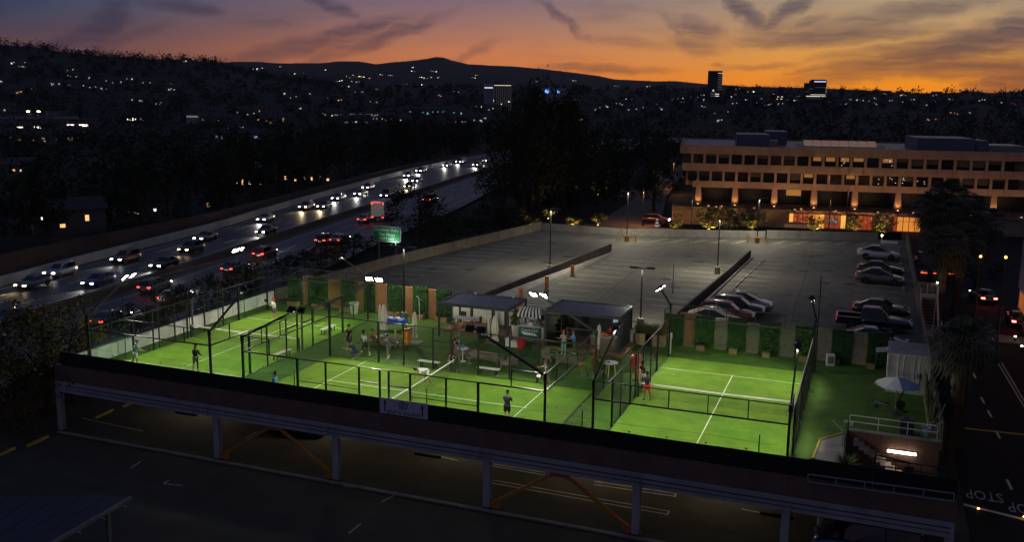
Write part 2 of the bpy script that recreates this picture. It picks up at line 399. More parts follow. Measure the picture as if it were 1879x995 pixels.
BASE = -5.2
def terrain(az_, r):
    z = BASE
    for R0, foot, ex, tab in RIDGES:
        zr = CAMZ + R0*math.tan(R_(lerp_tab(tab, az_)))
        if zr <= BASE: continue
        if r < R0: s = max(0., (r-foot)/(R0-foot))**ex
        else: s = max(0., 1-(r-R0)/(R0*.6))**1.5
        z = max(z, BASE + (zr-BASE)*s)
    k = min(1., max(0., (r-480)/900.))
    if k > 0:
        x, y = r*math.sin(R_(az_)), r*math.cos(R_(az_))
        n = mnoise.fractal(Vector((x/260., y/260., 0)), 1.0, 2.0, 5)
        z += n*(min(z-BASE, 90))*.05*k
    return z
mb = MB()
rs = [200, 320, 480, 560, 640, 720, 800, 900, 1000, 1100, 1200, 1260, 1300, 1340, 1420, 1550, 1750, 2000, 2200, 2300, 2400, 2600, 2900, 3200, 3450, 3600, 3750, 4100, 4600, 5000, 5200, 5500, 6000]
azs = [-75 + i*.25 for i in range(0, 441)]
grid = [[Vector((r*math.sin(R_(a)), r*math.cos(R_(a)), terrain(a, r) - (.35 if r < 490 else 0.0))) for a in azs] for r in rs]
nA = len(azs)
mb.add([p for row in grid for p in row], [(i*nA+k, i*nA+k+1, (i+1)*nA+k+1, (i+1)*nA+k) for i in range(len(rs)-1) for k in range(nA-1)])
tag(mb.build('hills', M_HILL, smooth=True, fix=False), kind='structure')
mb = MB(); mb.quad((-6400,-900,BASE-.3),(6400,-900,BASE-.3),(6400,6200,BASE-.3),(-6400,6200,BASE-.3))
struct('ground', mb, M_GROUND)

# ---------------------------------------------------------------- freeway
ZF = -5.0
T_OUT = [(20,-93),(82,-98),(96,-100.4),(132,-105),(146,-108.3),(167,-112.6),(186,-116),(206,-119.5),(243,-126),(279,-129.6),(315,-131),(360,-131),(420,-127),(500,-118),(600,-100)]
T_MED = [(20,-76),(69,-81.5),(83,-82.6),(105,-86.0),(125,-89.4),(156,-94.2),(191,-98.6),(239,-106),(290,-110.5),(340,-112.5),(420,-109),(500,-100),(600,-82)]
T_NEAR = [(20,-60),(60,-64),(100,-67.5),(117,-70),(133,-73),(169,-78),(210,-86),(250,-92),(300,-95.5),(360,-96.5),(420,-93),(500,-84),(600,-66)]
YS = [20+i*8 for i in range(73)]
def strip(name, fa, fb, z, m, ys=YS, parent=None):
    mb = MB(); pts = []
    for y in ys: pts += [(fa(y), y, z), (fb(y), y, z)]
    mb.add(pts, [(2*i, 2*i+1, 2*i+3, 2*i+2) for i in range(len(ys)-1)])
    return struct(name, mb, m, parent)
xo = lambda y: lerp_tab(T_OUT, y); xm = lambda y: lerp_tab(T_MED, y); xn = lambda y: lerp_tab(T_NEAR, y)
fwy = strip('freeway', lambda y: xo(y), lambda y: xn(y), ZF, M_FWY)
M_SHOULD = mat('brown_worn_shoulder', (.1,.075,.06), .7, 0, .2, .3)
strip('median_strip', lambda y: xm(y)-2.6, lambda y: xm(y)+2.2, ZF+.004, M_SHOULD)
mb_d = MB(); mb_d.quad((-.08,-1.8,0),(.08,-1.8,0),(.08,1.8,0),(-.08,1.8,0)); me_d = mb_d.mesh('lane_dash', M_LINE)
def lane(y, fr, side):
    a, b = (xo(y)+1.6, xm(y)-3.2) if side < 0 else (xm(y)+2.8, xn(y)-2.4)
    return a + (b-a)*fr
for side, n in ((-1, 4), (1, 4)):
    for k in range(0, n+1):
        if k in (0, n):
            strip('lane_line', lambda y: lane(y, k/n, side)-.07, lambda y: lane(y, k/n, side)+.07, ZF+.008, M_LINE, parent=fwy)
        else:
            y = 66.0
            while y < 260:
                x = lane(y, k/n, side); rz = math.atan2(-(lane(y+4, k/n, side)-x), 4)
                link('lane_dash', me_d, fwy, (x, y, ZF+.008), rz); y += 11.0
def ribbon_wall(name, label, fx, z0, z1, th, m, ys, cat='wall', slope=0.0, step=None):
    t = thing(name, label, cat); n = len(ys)
    seg = step or n
    for s in range(0, n-1, seg):
        yy = ys[s:s+seg+1]
        mb = MB(); rings = []
        for y in yy:
            x = fx(y); h = z1(y) if callable(z1) else z1
            rings.append([(x-th/2, y, z0), (x+th/2, y, z0), (x+th/2-slope, y, h), (x-th/2-slope, y, h)])
        mb.loft(rings); mb.build('wall_panel', m, t)
    return t
ribbon_wall('barrier_wall', 'long pale concrete barrier along the far edge of the freeway', xo, ZF-.2, ZF+1.15, .5, mat('pale_barrier', (.42,.4,.36), .8, 0, .2, .5, .1), [20+i*5 for i in range(80)], step=4)
ribbon_wall('sound_wall', 'dark reddish brown sloped wall rising behind the pale freeway barrier', lambda y: xo(y)-1.6, ZF-.2, lambda y: -1.9 - min(1.4, max(0, (y-80)/60)), .5, M_BANK, [20+i*8 for i in range(52)], slope=1.6, step=4)
ribbon_wall('median_barrier', 'low concrete median barrier dividing the two freeway directions', xm, ZF-.1, ZF+.85, .45, M_SHOULD, [20+i*8 for i in range(50)], step=5)

# ---------------------------------------------------------------- lower lot, street, deck
ZL = -4.0
mb = MB(); mb.prism([(-62,4),(5.0,4),(5.0,150),(-62,150)], ZL-.9, ZL); lot = struct('lower_lot', mb, M_ASPH)
mb = MB(); mb.prism([(5.0,-20),(6.15,-20),(6.15,330),(5.0,330)], ZL-.9, ZL+.14); struct('verge', mb, mat('verge_ground', (.04,.034,.026), .95, 0, .4, 1.5))
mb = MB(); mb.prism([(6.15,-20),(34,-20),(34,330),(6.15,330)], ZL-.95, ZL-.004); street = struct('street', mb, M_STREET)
X0D = -50.2
DECKF = [(X0D,70.3),(-48.9,89.5),(-42.9,122.8),(-31.2,122.4),(-13.1,128.8),(1.0,133.2),(4.7,135.6),(4.7,70.3)]
mb = MB(); mb.prism(DECKF, -.55, 0); deck = struct('parking_deck', mb, M_DECK)
mb = MB(); mb.prism([(X0D,46.2),(-.35,46.2),(-.35,70.3),(X0D,70.3)], -.55, -.004); mb.prism([(-.35,55.95),(4.7,55.95),(4.7,70.3),(-.35,70.3)], -.55, -.004); mb.prism([(-.349,46.2),(4.7,46.2),(4.7,49.7),(-.349,49.7)], -.55, -.004)
court_deck = struct('court_deck', mb, M_CONC)
mb = MB(); mb.box(X0D+.1,-.4,46.3,70.2,-.004,.012); mb.box(-.4,4.55,56.05,70.2,-.004,.012); struct('turf_ground', mb, M_TURF)

# parking bays painted on the deck: runs of short lines
mb = MB(); mb.box(-2.3,2.3,-.05,.05,0,.004); me_l = mb.mesh('parking_line', M_FADED)
def bay_lines(p, q, n, length, ang, z=0.0, parent=None, w=1.0):
    for i in range(n):
        f = i/(n-1); x = p[0]+(q[0]-p[0])*f; y = p[1]+(q[1]-p[1])*f
        link('parking_line', me_l, parent or deck, (x, y, z+.001), ang, (length/4.6, w, 1))
bay_lines((-27.6,76), (-25.8,104.5), 12, 4.8, R_(2))
bay_lines((-17.2,83), (-16.2,106), 10, 4.6, R_(2))
bay_lines((-11.6,88), (-10.6,112), 10, 4.6, R_(2))
bay_lines((-45.2,84), (-41.0,113), 12, 4.6, R_(8))
bay_lines((1.2,84), (1.4,124), 15, 4.6, 0)
bay_lines((-26,120.6), (-16,123.8), 5, 3.6, R_(70)); bay_lines((-25.5,120.8), (-15.5,124), 5, 3.6, R_(70))
bay_lines((-11,126.0), (-1,129.4), 5, 3.6, R_(70)); bay_lines((-10.5,126.2), (-.5,129.6), 5, 3.6, R_(70))

# construction joints and dark repair patches of the deck
mb = MB(); mb.box(-.5,.5,-.03,.03,0,.003); me_j = mb.mesh('joint', mat('joint_filler', (.035,.033,.03), .9, 0, .2, 3))
for y in (78,86.5,95,103.5,112,120): link('joint', me_j, deck, (-22,y,.0005), R_(1), (52 if y < 112 else 40,1,1))
for x in (-40,-23.5,-6): link('joint', me_j, deck, (x,96,.0007), PI/2+.02, (50,1,1))
rnd = random.Random(31)
M_PATCH = mat('oil_stain', (.03,.028,.025), .7, 0, .3, 2)
for i in range(70):
    x, y = rnd.uniform(-44,2), rnd.uniform(73,118); n = 11; r = rnd.uniform(.2,.75); mb = MB()
    mb.add([(r*(1+.3*rnd.uniform(-1,1))*math.cos(6.283*k/n), r*.8*(1+.3*rnd.uniform(-1,1))*math.sin(6.283*k/n), 0) for k in range(n)], [tuple(range(n))]); o = mb.build('oil_stain', M_PATCH, deck); o.location = (x,y,.0015)
def run_wall(name, label, pts, h, th, m, cap=None, z0=0.0, seg=6.5, cat='wall'):
    """a parapet built of separate panels along a polyline"""
    t = thing(name, label, cat, (0,0,0))
    for (a, b) in zip(pts, pts[1:]):
        a = Vector((*a, z0)); b = Vector((*b, z0)); n = max(1, round((b-a).length/seg)); d = (b-a)/n
        for i in range(n):
            g = d.normalized()*.012
            mb = MB(); mb.bar(a+d*i+g+Vector((0,0,h/2)), a+d*(i+1)-g+Vector((0,0,h/2)), th, h); mb.build('wall_panel', m, t)
        if cap:
            mb = MB(); mb.bar(a+Vector((0,0,h+.04)), b+Vector((0,0,h+.04)), th+.08, .08); mb.build('coping', cap, t)
    return t
run_wall('parapet_wall', 'stained tan parapet along the freeway side of the parking deck', [(X0D+.05,70.5),(-48.9,89.5),(-42.9,122.8)], 1.05, .22, M_PCONC, M_PCONC)
run_wall('parapet_wall', 'grey concrete parapet along the far edge of the parking deck facing the office block', [(-42.7,122.8),(-31.2,122.4),(-13.1,128.8)], .95, .22, M_CONC)
run_wall('parapet_wall', 'slightly higher grey parapet section in front of the lit shopfronts', [(-12.9,128.6),(1.0,133.0)], 1.1, .25, M_CONC)
run_wall('parapet_wall', 'narrow concrete parapet on the street side of the parking deck beside the steel stairs', [(4.6,135.4),(4.6,99.5)], 1.0, .2, M_PCONC)
run_wall('parapet_wall', 'street side parapet running behind the white container', [(4.6,97.0),(4.6,56.2)], 1.0, .2, M_PCONC)
run_wall('white_wall', 'low white painted wall between the left court and the freeway trees', [(X0D-.05,46.4),(X0D-.05,70.2)], 1.0, .24, M_WALLW, None, seg=3)
# ramp walls across the deck
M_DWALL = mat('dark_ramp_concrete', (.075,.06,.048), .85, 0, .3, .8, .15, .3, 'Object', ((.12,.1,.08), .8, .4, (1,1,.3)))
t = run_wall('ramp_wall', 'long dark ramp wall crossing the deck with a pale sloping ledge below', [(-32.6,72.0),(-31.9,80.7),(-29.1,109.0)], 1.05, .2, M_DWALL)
mb = MB(); mb.add([(-32.0,73,.02),(-29.9,73,.02),(-28.75,108.6,.02),(-28.95,108.6,.02),(-32.0,73,.85),(-30.6,73,.55),(-28.8,108.6,.08),(-28.95,108.6,.12)],[(3,2,1,0),(4,5,6,7),(0,1,5,4),(1,2,6,5),(2,3,7,6),(3,0,4,7)]); mb.build('ledge', M_CONC, t)
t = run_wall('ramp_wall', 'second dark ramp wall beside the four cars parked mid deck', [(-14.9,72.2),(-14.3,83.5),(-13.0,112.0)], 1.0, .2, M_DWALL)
mb = MB(); mb.bar((-13.9,84,.1),(-12.75,112,.1),.28,.2); mb.build('ledge', M_CONC, t)
def bollard(px, py, h, label):
    p = at(px, py); t = thing('bollard', label, 'bollard', p, 0, 'orange guard posts by the ramp')
    mb = MB(); mb.lathe([(.2,0),(.2,h),(.16,h+.04)], 10); mb.build('post', M_ORANGE, t)
    mb = MB(); mb.lathe([(.26,0),(.26,.18),(.2,.2)], 10); mb.build('base', M_CONC, t)
for px, py, h, lb in ((1050,508,1.2,'orange guard post halfway up the long ramp ledge'),(1003,535,1.5,'orange guard post behind the glowing far right court lamp'),(955,575,2.2,'tall orange guard post beside the striped awning cart')): bollard(px, py, h, lb)
# wheel stops
mb = MB(); mb.box(-.08,.08,-.9,.9,0,.14); me_ws = mb.mesh('wheel_stop', M_CONC)
for i in range(9):
    tag(link('wheel_stop', me_ws, None, (-12.4+i*.09*1.5, 90+i*2.55, 0)), 'low concrete wheel stop beside the second ramp wall, %s from the near end' % ['first','second','third','fourth','fifth','sixth','seventh','eighth','ninth'][i], 'wheel stop', 'wheel stops along the ramp wall')
for i in range(12):
    tag(link('wheel_stop', me_ws, None, (3.55, 100+i*2.5, 0)), 'pale concrete wheel stop along the street parapet, %s from the near end' % ['first','second','third','fourth','fifth','sixth','seventh','eighth','ninth','tenth','eleventh','twelfth'][i], 'wheel stop', 'wheel stops along the street parapet')

# ---------------------------------------------------------------- foreground: fascia, beam, columns, braces
YB = 45.8
cols = [-50.6,-37.6,-28.9,-19.1,-10.5,-2.9,4.55]
t = thing('parapet_fascia', 'long brown spandrel wall facing the camera below the black court screen', 'wall')
joints = [X0D-.3,-43,-37.6,-33,-28.9,-24,-19.1,-14.7,-10.5,-6.4,-2.9,1,4.7]
for a, b in zip(joints, joints[1:]):
    mb = MB(); mb.box(a+.008, b-.008, YB, YB+.35, -.36, .72); mb.build('spandrel_panel', M_BROWN, t)
t = thing('screen_fence', 'black mesh windscreen fence along the near edge of the courts', 'fence')
jj = [X0D+.2,-43,-37.6,-33,-28.9,-24,-19.1,-14.7,-10.5,-6.4,-2.0]
for a, b in zip(jj, jj[1:]):
    mb = MB(); mb.box(a, b-.01, YB+.12, YB+.16, .72, 1.66+random.uniform(-.012,.012)); mb.build('screen_panel', M_SCREEN, t)
for a in jj:
    mb = MB(); mb.tube([(a, YB+.2, .7), (a, YB+.2, 1.64)], .03, 6); mb.build('post', M_BLACK, t)
for x, y in ((270,660),(555,0),(929,0),(1056,0)): pass
for px in (364.5, 540, 783, 1070, 1400):
    x = at_y(px, 700, YB+.2).x
    mb = MB(); mb.tube([(x, YB+.2, .7), (x, YB+.2, 2.55)], .03, 6); mb.build('tall_post', M_BLACK, t)
mb = MB(); mb.tube([(X0D+.2+i*2.2, YB+.2, 2.15+.05*math.sin(i*1.7)) for i in range(22)], .006, 4); mb.build('cable', M_BLACK, t)
t = thing('screen_fence', 'slightly taller black screen section in front of the stair opening at bottom right', 'fence')
for a, b in ((-1.98, 1.0), (1.0, 4.65)):
    mb = MB(); mb.box(a, b-.01, YB+.1, YB+.14, .3, 1.72); mb.build('screen_panel', M_SCREEN, t)
t = thing('edge_beam', 'long lavender painted beam carrying the deck over the lower lot', 'beam')
for a, b in zip(joints, joints[1:]):
    mb = MB(); mb.box(a+.004, b-.004, YB-.06, YB+.5, -1.12, -.365); mb.build('beam_segment', M_LAV, t)
mb = MB(); mb.box(joints[0], joints[-1], YB-.1, YB-.062, -.44, -.37); mb.build('drip_ledge', M_LAV, t)
for x in cols[1:-1]:
    for dx in (-.28, .28): mb = MB(); mb.box(x+dx-.012, x+dx+.012, YB-.16, YB-.064, -1.1, -.46); mb.build('stiffener', M_LAV, t)
for z, r_ in ((-.62,.03),(-.86,.02)): mb = MB(); mb.tube([(-49.5+k*5.4, YB-.1-.01*(k%2), z) for k in range(11)], r_, 6); mb.build('conduit', M_DGREY, t)
CL = ['far left', 'second from left', 'third from left', 'fourth from left', 'fifth from left', 'sixth from left', 'rightmost']
for x, nm in zip(cols, CL):
    t = thing('deck_column', 'lavender steel column under the deck edge, %s' % nm, 'column', (x, 46.2, ZL), 0, 'columns under the deck edge')
    mb = MB(); mb.box(-.2,.2,-.16,-.12,0,2.87); mb.box(-.2,.2,.12,.16,0,2.87); mb.box(-.04,.04,-.12,.12,0,2.87); mb.build('shaft', M_LAV, t)
    mb = MB(); mb.box(-.3,.3,-.26,.26,0,.05); mb.build('base_plate', M_DGREY, t)
def brace(x0, x1, nm):
    t = thing('steel_brace', 'orange %s chevron brace between deck columns' % nm, 'brace', (0,0,0), 0, 'orange chevron braces')
    xc = (x0+x1)/2
    for a, b in ((x0+.45, xc-.35), (x1-.45, xc+.35)):
        mb = MB(); mb.bar((a, 46.2, ZL+.35), (b, 46.2, -1.35), .16, .16); mb.build('diagonal', M_ORANGE, t)
    mb = MB(); mb.box(xc-.6, xc+.6, 46.14, 46.26, -1.5, -1.13); mb.build('gusset', M_ORANGE, t)
    for a in (x0+.42, x1-.42):
        mb = MB(); mb.box(a-.32, a+.32, 46.12, 46.28, ZL, ZL+.4); mb.build('foot', M_ORANGE, t)
brace(cols[1], cols[2], 'left'); brace(cols[3], cols[4], 'right')
# low kerb between columns, markings and bumpers of the lower lot
mb = MB(); mb.box(-50.4, 4.4, 45.55, 45.75, ZL, ZL+.1); struct('kerb', mb, M_CONC)
def lot_line(p, q, w=.1):
    a = at(*p, ZL); b = at(*q, ZL); d = b-a
    link('parking_line', me_l, lot, ((a.x+b.x)/2, (a.y+b.y)/2, ZL+.001), math.atan2(d.y, d.x), (d.length/4.6, w/.1, 1))
for p, q in (((900,887),(1225,945)),((905,882),(1228,939)),((1090,890),(1240,912)),((1090,884),(1243,907)),((905,852),(1000,868)),((905,856),(1000,873)),((1240,907),(1238,913)),((1228,939),(1224,946)),((630,893),(725,905)),((700,922),(727,908)),((300,888),(335,892)),((300,888),(310,882)),((640,980),(662,962)),((240,860),(258,848)),((400,765),(425,757)),((450,805),(472,792)),((790,835),(840,846)),((150,768),(262,792)),((1360,935),(1450,952))): lot_line(p, q)
mb = MB(); mb.box(-.9,.9,-.09,.09,0,.14); me_yb = mb.mesh('wheel_stop', M_YELL); me_kb = mb.mesh('dark_wheel_stop', M_RUBBER)
for i, (px, py) in enumerate(((192,762),(240,742),(70,812),(8,834))):
    tag(link('wheel_stop', me_yb, None, at(px, py, ZL), R_(95)), ['yellow parking bumper under the deck beside the left wall','yellow parking bumper deepest under the left end of the deck','yellow parking bumper in the open lower lot by the left wall','yellow parking bumper at the left picture edge of the lower lot'][i], 'wheel stop', 'yellow bumpers in the lower lot')
for i, (px, py) in enumerate(((342,761),(785,838),(1425,948))):
    tag(link('wheel_stop', me_kb, None, at(px, py, ZL), R_(2)), ['black rubber wheel stop under the deck at left','black rubber wheel stop under the deck left of the right brace','black rubber wheel stop near the yellow post at bottom right'][i], 'wheel stop', 'black wheel stops under the deck')
run_wall('retaining_wall', 'rough brown retaining wall on the left side of the lower lot', [(-61.5,30),(-56,46),(-53.5,62),(-53.5,72)], 1.3, .3, M_BROWN, None, ZL, 8)
run_wall('back_wall', 'dim concrete wall closing the lower lot far under the deck', [(-53,90),(4.4,90)], 3.4, .3, M_CONC, None, ZL, 9)
t = thing('yellow_post', 'yellow and white guard post under the beam at bottom right', 'guard post', at(1503, 985, ZL))
mb = MB(); mb.lathe([(.16,0),(.16,2.1),(.1,2.16)], 10); mb.build('post', M_YELL, t)
mb = MB(); mb.lathe([(.165,.7),(.165,1.1)], 10, (0,0,0), False); mb.build('stripe', M_WHITE, t)
# ceiling lamps below the deck
for i, x in enumerate((-44,-33,-24,-15,-7)):
    t = thing('ceiling_lamp', 'fluorescent batten under the parking deck, %s from the left' % ORD[i], 'ceiling lamp', (x, 54, -.62), 0, 'battens under the deck')
    mb = MB(); mb.box(-.7,.7,-.09,.09,0,.07); mb.build('housing', M_WHITE, t)
    mb = MB(); mb.box(-.66,.66,-.05,.05,-.05,0); mb.build('tube', emis('batten_tube', (1,.84,.6), 115, True), t)
# banner on the screen
a = at_y(698, 728.5, YB+.1); b = at_y(786, 737, YB+.1); c = at_y(698, 757, YB+.1)
cx, cz, bw, bh = (a.x+b.x)/2, (a.z+c.z)/2, b.x-a.x, a.z-c.z
t = thing('club_banner', 'pale blue club banner with two up arrows and a looped monogram on the black screen', 'banner', (cx, YB+.02, cz))
mb = MB(); mb.box(-bw/2, bw/2, -.012, .012, -bh/2, bh/2); mb.build('cloth', mat('banner_cloth', (.46,.46,.56), .8, 0, .1, 2), t)
M_INK = mat('dark_navy_ink', (.01,.01,.02), .7, 0, 0)
for sx_ in (-1, 1):
    mb = MB(); x = sx_*bw*.39
    mb.add([(x-.04,-.016,-bh*.36),(x+.04,-.016,-bh*.36),(x+.04,-.016,bh*.15),(x+.12,-.016,bh*.15),(x,-.016,bh*.4),(x-.12,-.016,bh*.15),(x-.04,-.016,bh*.15)], [(0,1,2,3,4,5,6)]); mb.build('arrow', M_INK, t)
def ring(mb, x, z, r, w, a0, a1, n=14, y=-.016):
    vs = []; 
    for i in range(n+1):
        an = R_(a0+(a1-a0)*i/n); vs += [(x+r*math.cos(an), y, z+r*math.sin(an)), (x+(r-w)*math.cos(an), y, z+(r-w)*math.sin(an))]
    mb.add(vs, [(2*i,2*i+1,2*i+3,2*i+2) for i in range(n)])
mb = MB(); z0 = bh*.22
ring(mb, -.06, z0, .19, .05, -60, 200); mb.box(-.25,-.2,-.016,-.015,z0-.32,z0+.0); ring(mb, .07, z0-.07, .19, .05, 110, 380); mb.box(-.12,-.07,-.016,-.015,z0-.42,z0-.08); mb.box(.21,.26,-.016,-.015,z0-.05,z0+.12); mb.build('monogram', M_INK, t)
text('club_name', 'pura padel', .4, M_INK, t, Matrix.Translation((0,-.018,-bh*.3)) @ Matrix.Rotation(R_(90), 4, 'X'), .002, 'CENTER', 1.25)

# ---------------------------------------------------------------- padel courts
def wire_mesh(w, h, step=.05, r=.0013):
    mb = MB()
    def wire(a, b, u, v):
        a = Vector(a); b = Vector(b); u = Vector(u)*r; v = Vector(v)*r
        vs = [p+u*c+v*s for p in (a, b) for c, s in ((1,0),(-.5,.87),(-.5,-.87))]
        mb.add(vs, [(0,1,4,3),(1,2,5,4),(2,0,3,5)])
    n = round(w/step)
    for i in range(n+1): wire((i*w/n,0,0),(i*w/n,0,h),(1,0,0),(0,1,0))
    n = round(h/step)
    for i in range(n+1): wire((0,0,i*h/n),(w,0,i*h/n),(0,1,0),(0,0,1))
    return mb.mesh('mesh_panel', M_WIRE)
WM = {}
def wm(w, h):
    k = (round(w,2), round(h,2))
    if k not in WM: WM[k] = wire_mesh(*k)
    return WM[k]
BOXM = {}
def boxmesh(name, x0, x1, y0, y1, z0, z1, m):
    k = (name, x0, x1, y0, y1, z0, z1, m.name)
    if k not in BOXM:
        mb = MB(); mb.box(x0, x1, y0, y1, z0, z1); BOXM[k] = mb.mesh(name, m)
    return BOXM[k]
def barpart(name, a, b, w, m, t, h=None):
    mb = MB(); mb.bar(a, b, w, h); return mb.build(name, m, t)
M_PADCHK = mat('chequered_post_pad', (.07,.07,.065), .7, 0, .95, 9)
def court(label, ox, oy, rz, W=10.0, tall_left=False):
    """local frame: x across 0..W, y along 0..20, z up"""
    t = thing('padel_court', label, 'padel court', (ox, oy, 0), rz)
    def P(x, y): return Vector((x, y, 0))
    # end walls
    for y in (0, 20):
        for x in (0, W):
            o = link('corner_post', boxmesh('corner_post', -.06,.06,-.06,.06,0,4.05,M_BLACK), t, (x, y, 0))
        for z in (3.0, 4.0):
            barpart('rail', (.06, y, z), (W-.06, y, z), .07 if z == 3 else .05, M_RAIL, t)
        n = 5; w = W/n
        for i in range(n):
            link('glass_panel', boxmesh('glass_panel', .015,w-.015,-.006,.006,.04,2.96,M_GLASS), t, (i*w, y, 0))
            link('mesh_panel', wm(w-.1, .9), t, (i*w+.05, y, 3.05))
            if i: link('mullion', boxmesh('mullion', -.025,.025,-.025,.025,3.035,3.975,M_BLACK), t, (i*w, y, 0))
            if i: link('glass_clamp', boxmesh('glass_clamp', -.05,.05,-.02,.02,1.4,1.48,M_GREY), t, (i*w, y+(-.03 if y == 0 else .03), 0))
        mb = MB(); mb.box(.1, W-.1, y-.05, y+.05, .012, .035); mb.build('base_rail', M_BLACK, t)
    # side walls
    for x in (0, W):
        for e in (0, 1):
            Y = (lambda v: v) if e == 0 else (lambda v: 20-v)
            for k in (0, 1):
                o = link('glass_panel', boxmesh('glass_panel', -.006,.006,.02,1.98,.04,2.96,M_GLASS), t, (x, min(Y(2*k), Y(2*k+2)), 0))
            o = link('mesh_panel', wm(1.9, .9), t, (x, min(Y(0), Y(2))+.05, 3.05), PI/2)
            barpart('rail', (x, Y(.06), 4.0), (x, Y(2), 4.0), .05, M_RAIL, t)
            link('mullion', boxmesh('mullion', -.03,.03,-.03,.03,3.04,4.02,M_BLACK), t, (x, Y(2), 0))
            barpart('rail', (x, Y(.06), 3.0), (x, Y(4), 3.0), .08, M_RAIL, t)
            barpart('rail', (x, Y(4.06), 3.0), (x, Y(8.3), 3.0), .06, M_RAIL, t)
            barpart('mid_rail', (x, Y(4.06), 1.6), (x, Y(8.3), 1.6), .04, M_BLACK, t)
            link('side_post', boxmesh('side_post', -.06,.06,-.06,.06,0,3.03,M_BLACK), t, (x, Y(4), 0))
            for yy in (6.0, 8.3):
                link('side_post', boxmesh('side_post', -.04,.04,-.05,.05,0,2.97,M_BLACK), t, (x, Y(yy), 0))
            for a, b in ((4.08, 5.95), (6.05, 8.25)):
                lo = min(Y(a), Y(b))
                link('mesh_panel', wm(b-a, 2.9), t, (x, lo, .04), PI/2)
            # door bay 8.3 .. 9.7
            barpart('door_header', (x, Y(8.36), 2.1), (x, Y(9.66), 2.1), .07, M_BLACK, t)
            link('door_post', boxmesh('door_post', -.05,.05,-.05,.05,0,2.97,M_PADCHK if e else M_BLACK), t, (x, Y(9.7), 0))
            barpart('rail', (x, Y(8.36), 3.0), (x, Y(9.66), 3.0), .05, M_RAIL, t)
            link('mesh_panel', wm(1.24, .8), t, (x, min(Y(8.38), Y(9.62)), 2.15), PI/2)
            mb = MB(); mb.box(x-.05, x+.05, min(Y(.1), Y(8.2)), max(Y(.1), Y(8.2)), .012, .035); mb.build('base_rail', M_BLACK, t)
        barpart('rail', (x, 9.76, 3.0), (x, 10.24, 3.0), .05, M_RAIL, t)
    if tall_left:
        for y in (.0, 3.4, 6.8, 10.2, 13.6, 17.0):
            link('tall_post', boxmesh('tall_post', -.022,.022,-.022,.022,0,5.38,M_RAIL), t, (-.18, y, 0))
        barpart('top_cable_rail', (-.18, 0, 5.4), (-.18, 17, 5.4), .035, M_RAIL, t)
        for i in range(5): link('netting', wm2, t, (-.18, 3.4*i+.05, 3.1), PI/2)
    # surface and lines
    mb = MB(); mb.box(.04, W-.04, .04, 19.96, .012, .028); s = mb.build('court_surface', M_COURT, t)
    for (x0, x1, y0, y1) in ((.05, W-.05, 3.03, 3.08), (.05, W-.05, 16.92, 16.97), (W/2-.025, W/2+.025, 2.9, 17.1)):
        mb = MB(); mb.box(x0, x1, y0, y1, .028, .032 if y1-y0 < 1 else .0325); mb.build('court_line', M_LINE, s)
    # net: its own posts, band and mesh
    n = thing('tennis_net', label.split(' court')[0].replace('padel', '').strip() + ' court net with a white top band and black mesh', 'net', t.matrix_basis @ Vector((W/2, 10, .03)), rz)
    n.matrix_basis = t.matrix_basis @ Matrix.Translation((0, 10, .03))
    for x in (.1, W-.1):
        mb = MB(); mb.tube([(x,0,0),(x,0,1.0)], .07, 8); mb.build('net_post', mat('net_post_green', (.02,.06,.03), .5, .2, .1, 4), n)
    mb = MB()
    k = 24
    mb.loft([[(x,-.012,.84+.05*abs(2*x/W-1)), (x,.012,.84+.05*abs(2*x/W-1)), (x,.012,.93+.05*abs(2*x/W-1)), (x,-.012,.93+.05*abs(2*x/W-1))] for x in [.17+(W-.34)*i/k for i in range(k+1)]]); mb.build('net_band', M_WHITE, n)
    link('net_mesh', wm3, n, (.17, 0, .0))
    return t
wm2 = wire_mesh(3.3, 2.25, .1, .0014); wm2.name = 'netting'
wm3 = wire_mesh(9.66, .84, .045, .0019); wm3.name = 'net_mesh'
CA = (-48.7, 47.2); CB = (-36.0, 46.95); CC = (-13.2, 46.8)
ca = court('left padel court beside the freeway, with extra tall netting', CA[0], CA[1], 0, 10.0, True)
cb = court('middle padel court lying lengthways along the black screen', CB[0], CB[1]+10.05, -PI/2, 10.05)
cc = court('right padel court near the white container', CC[0], CC[1], 0, 10.15)

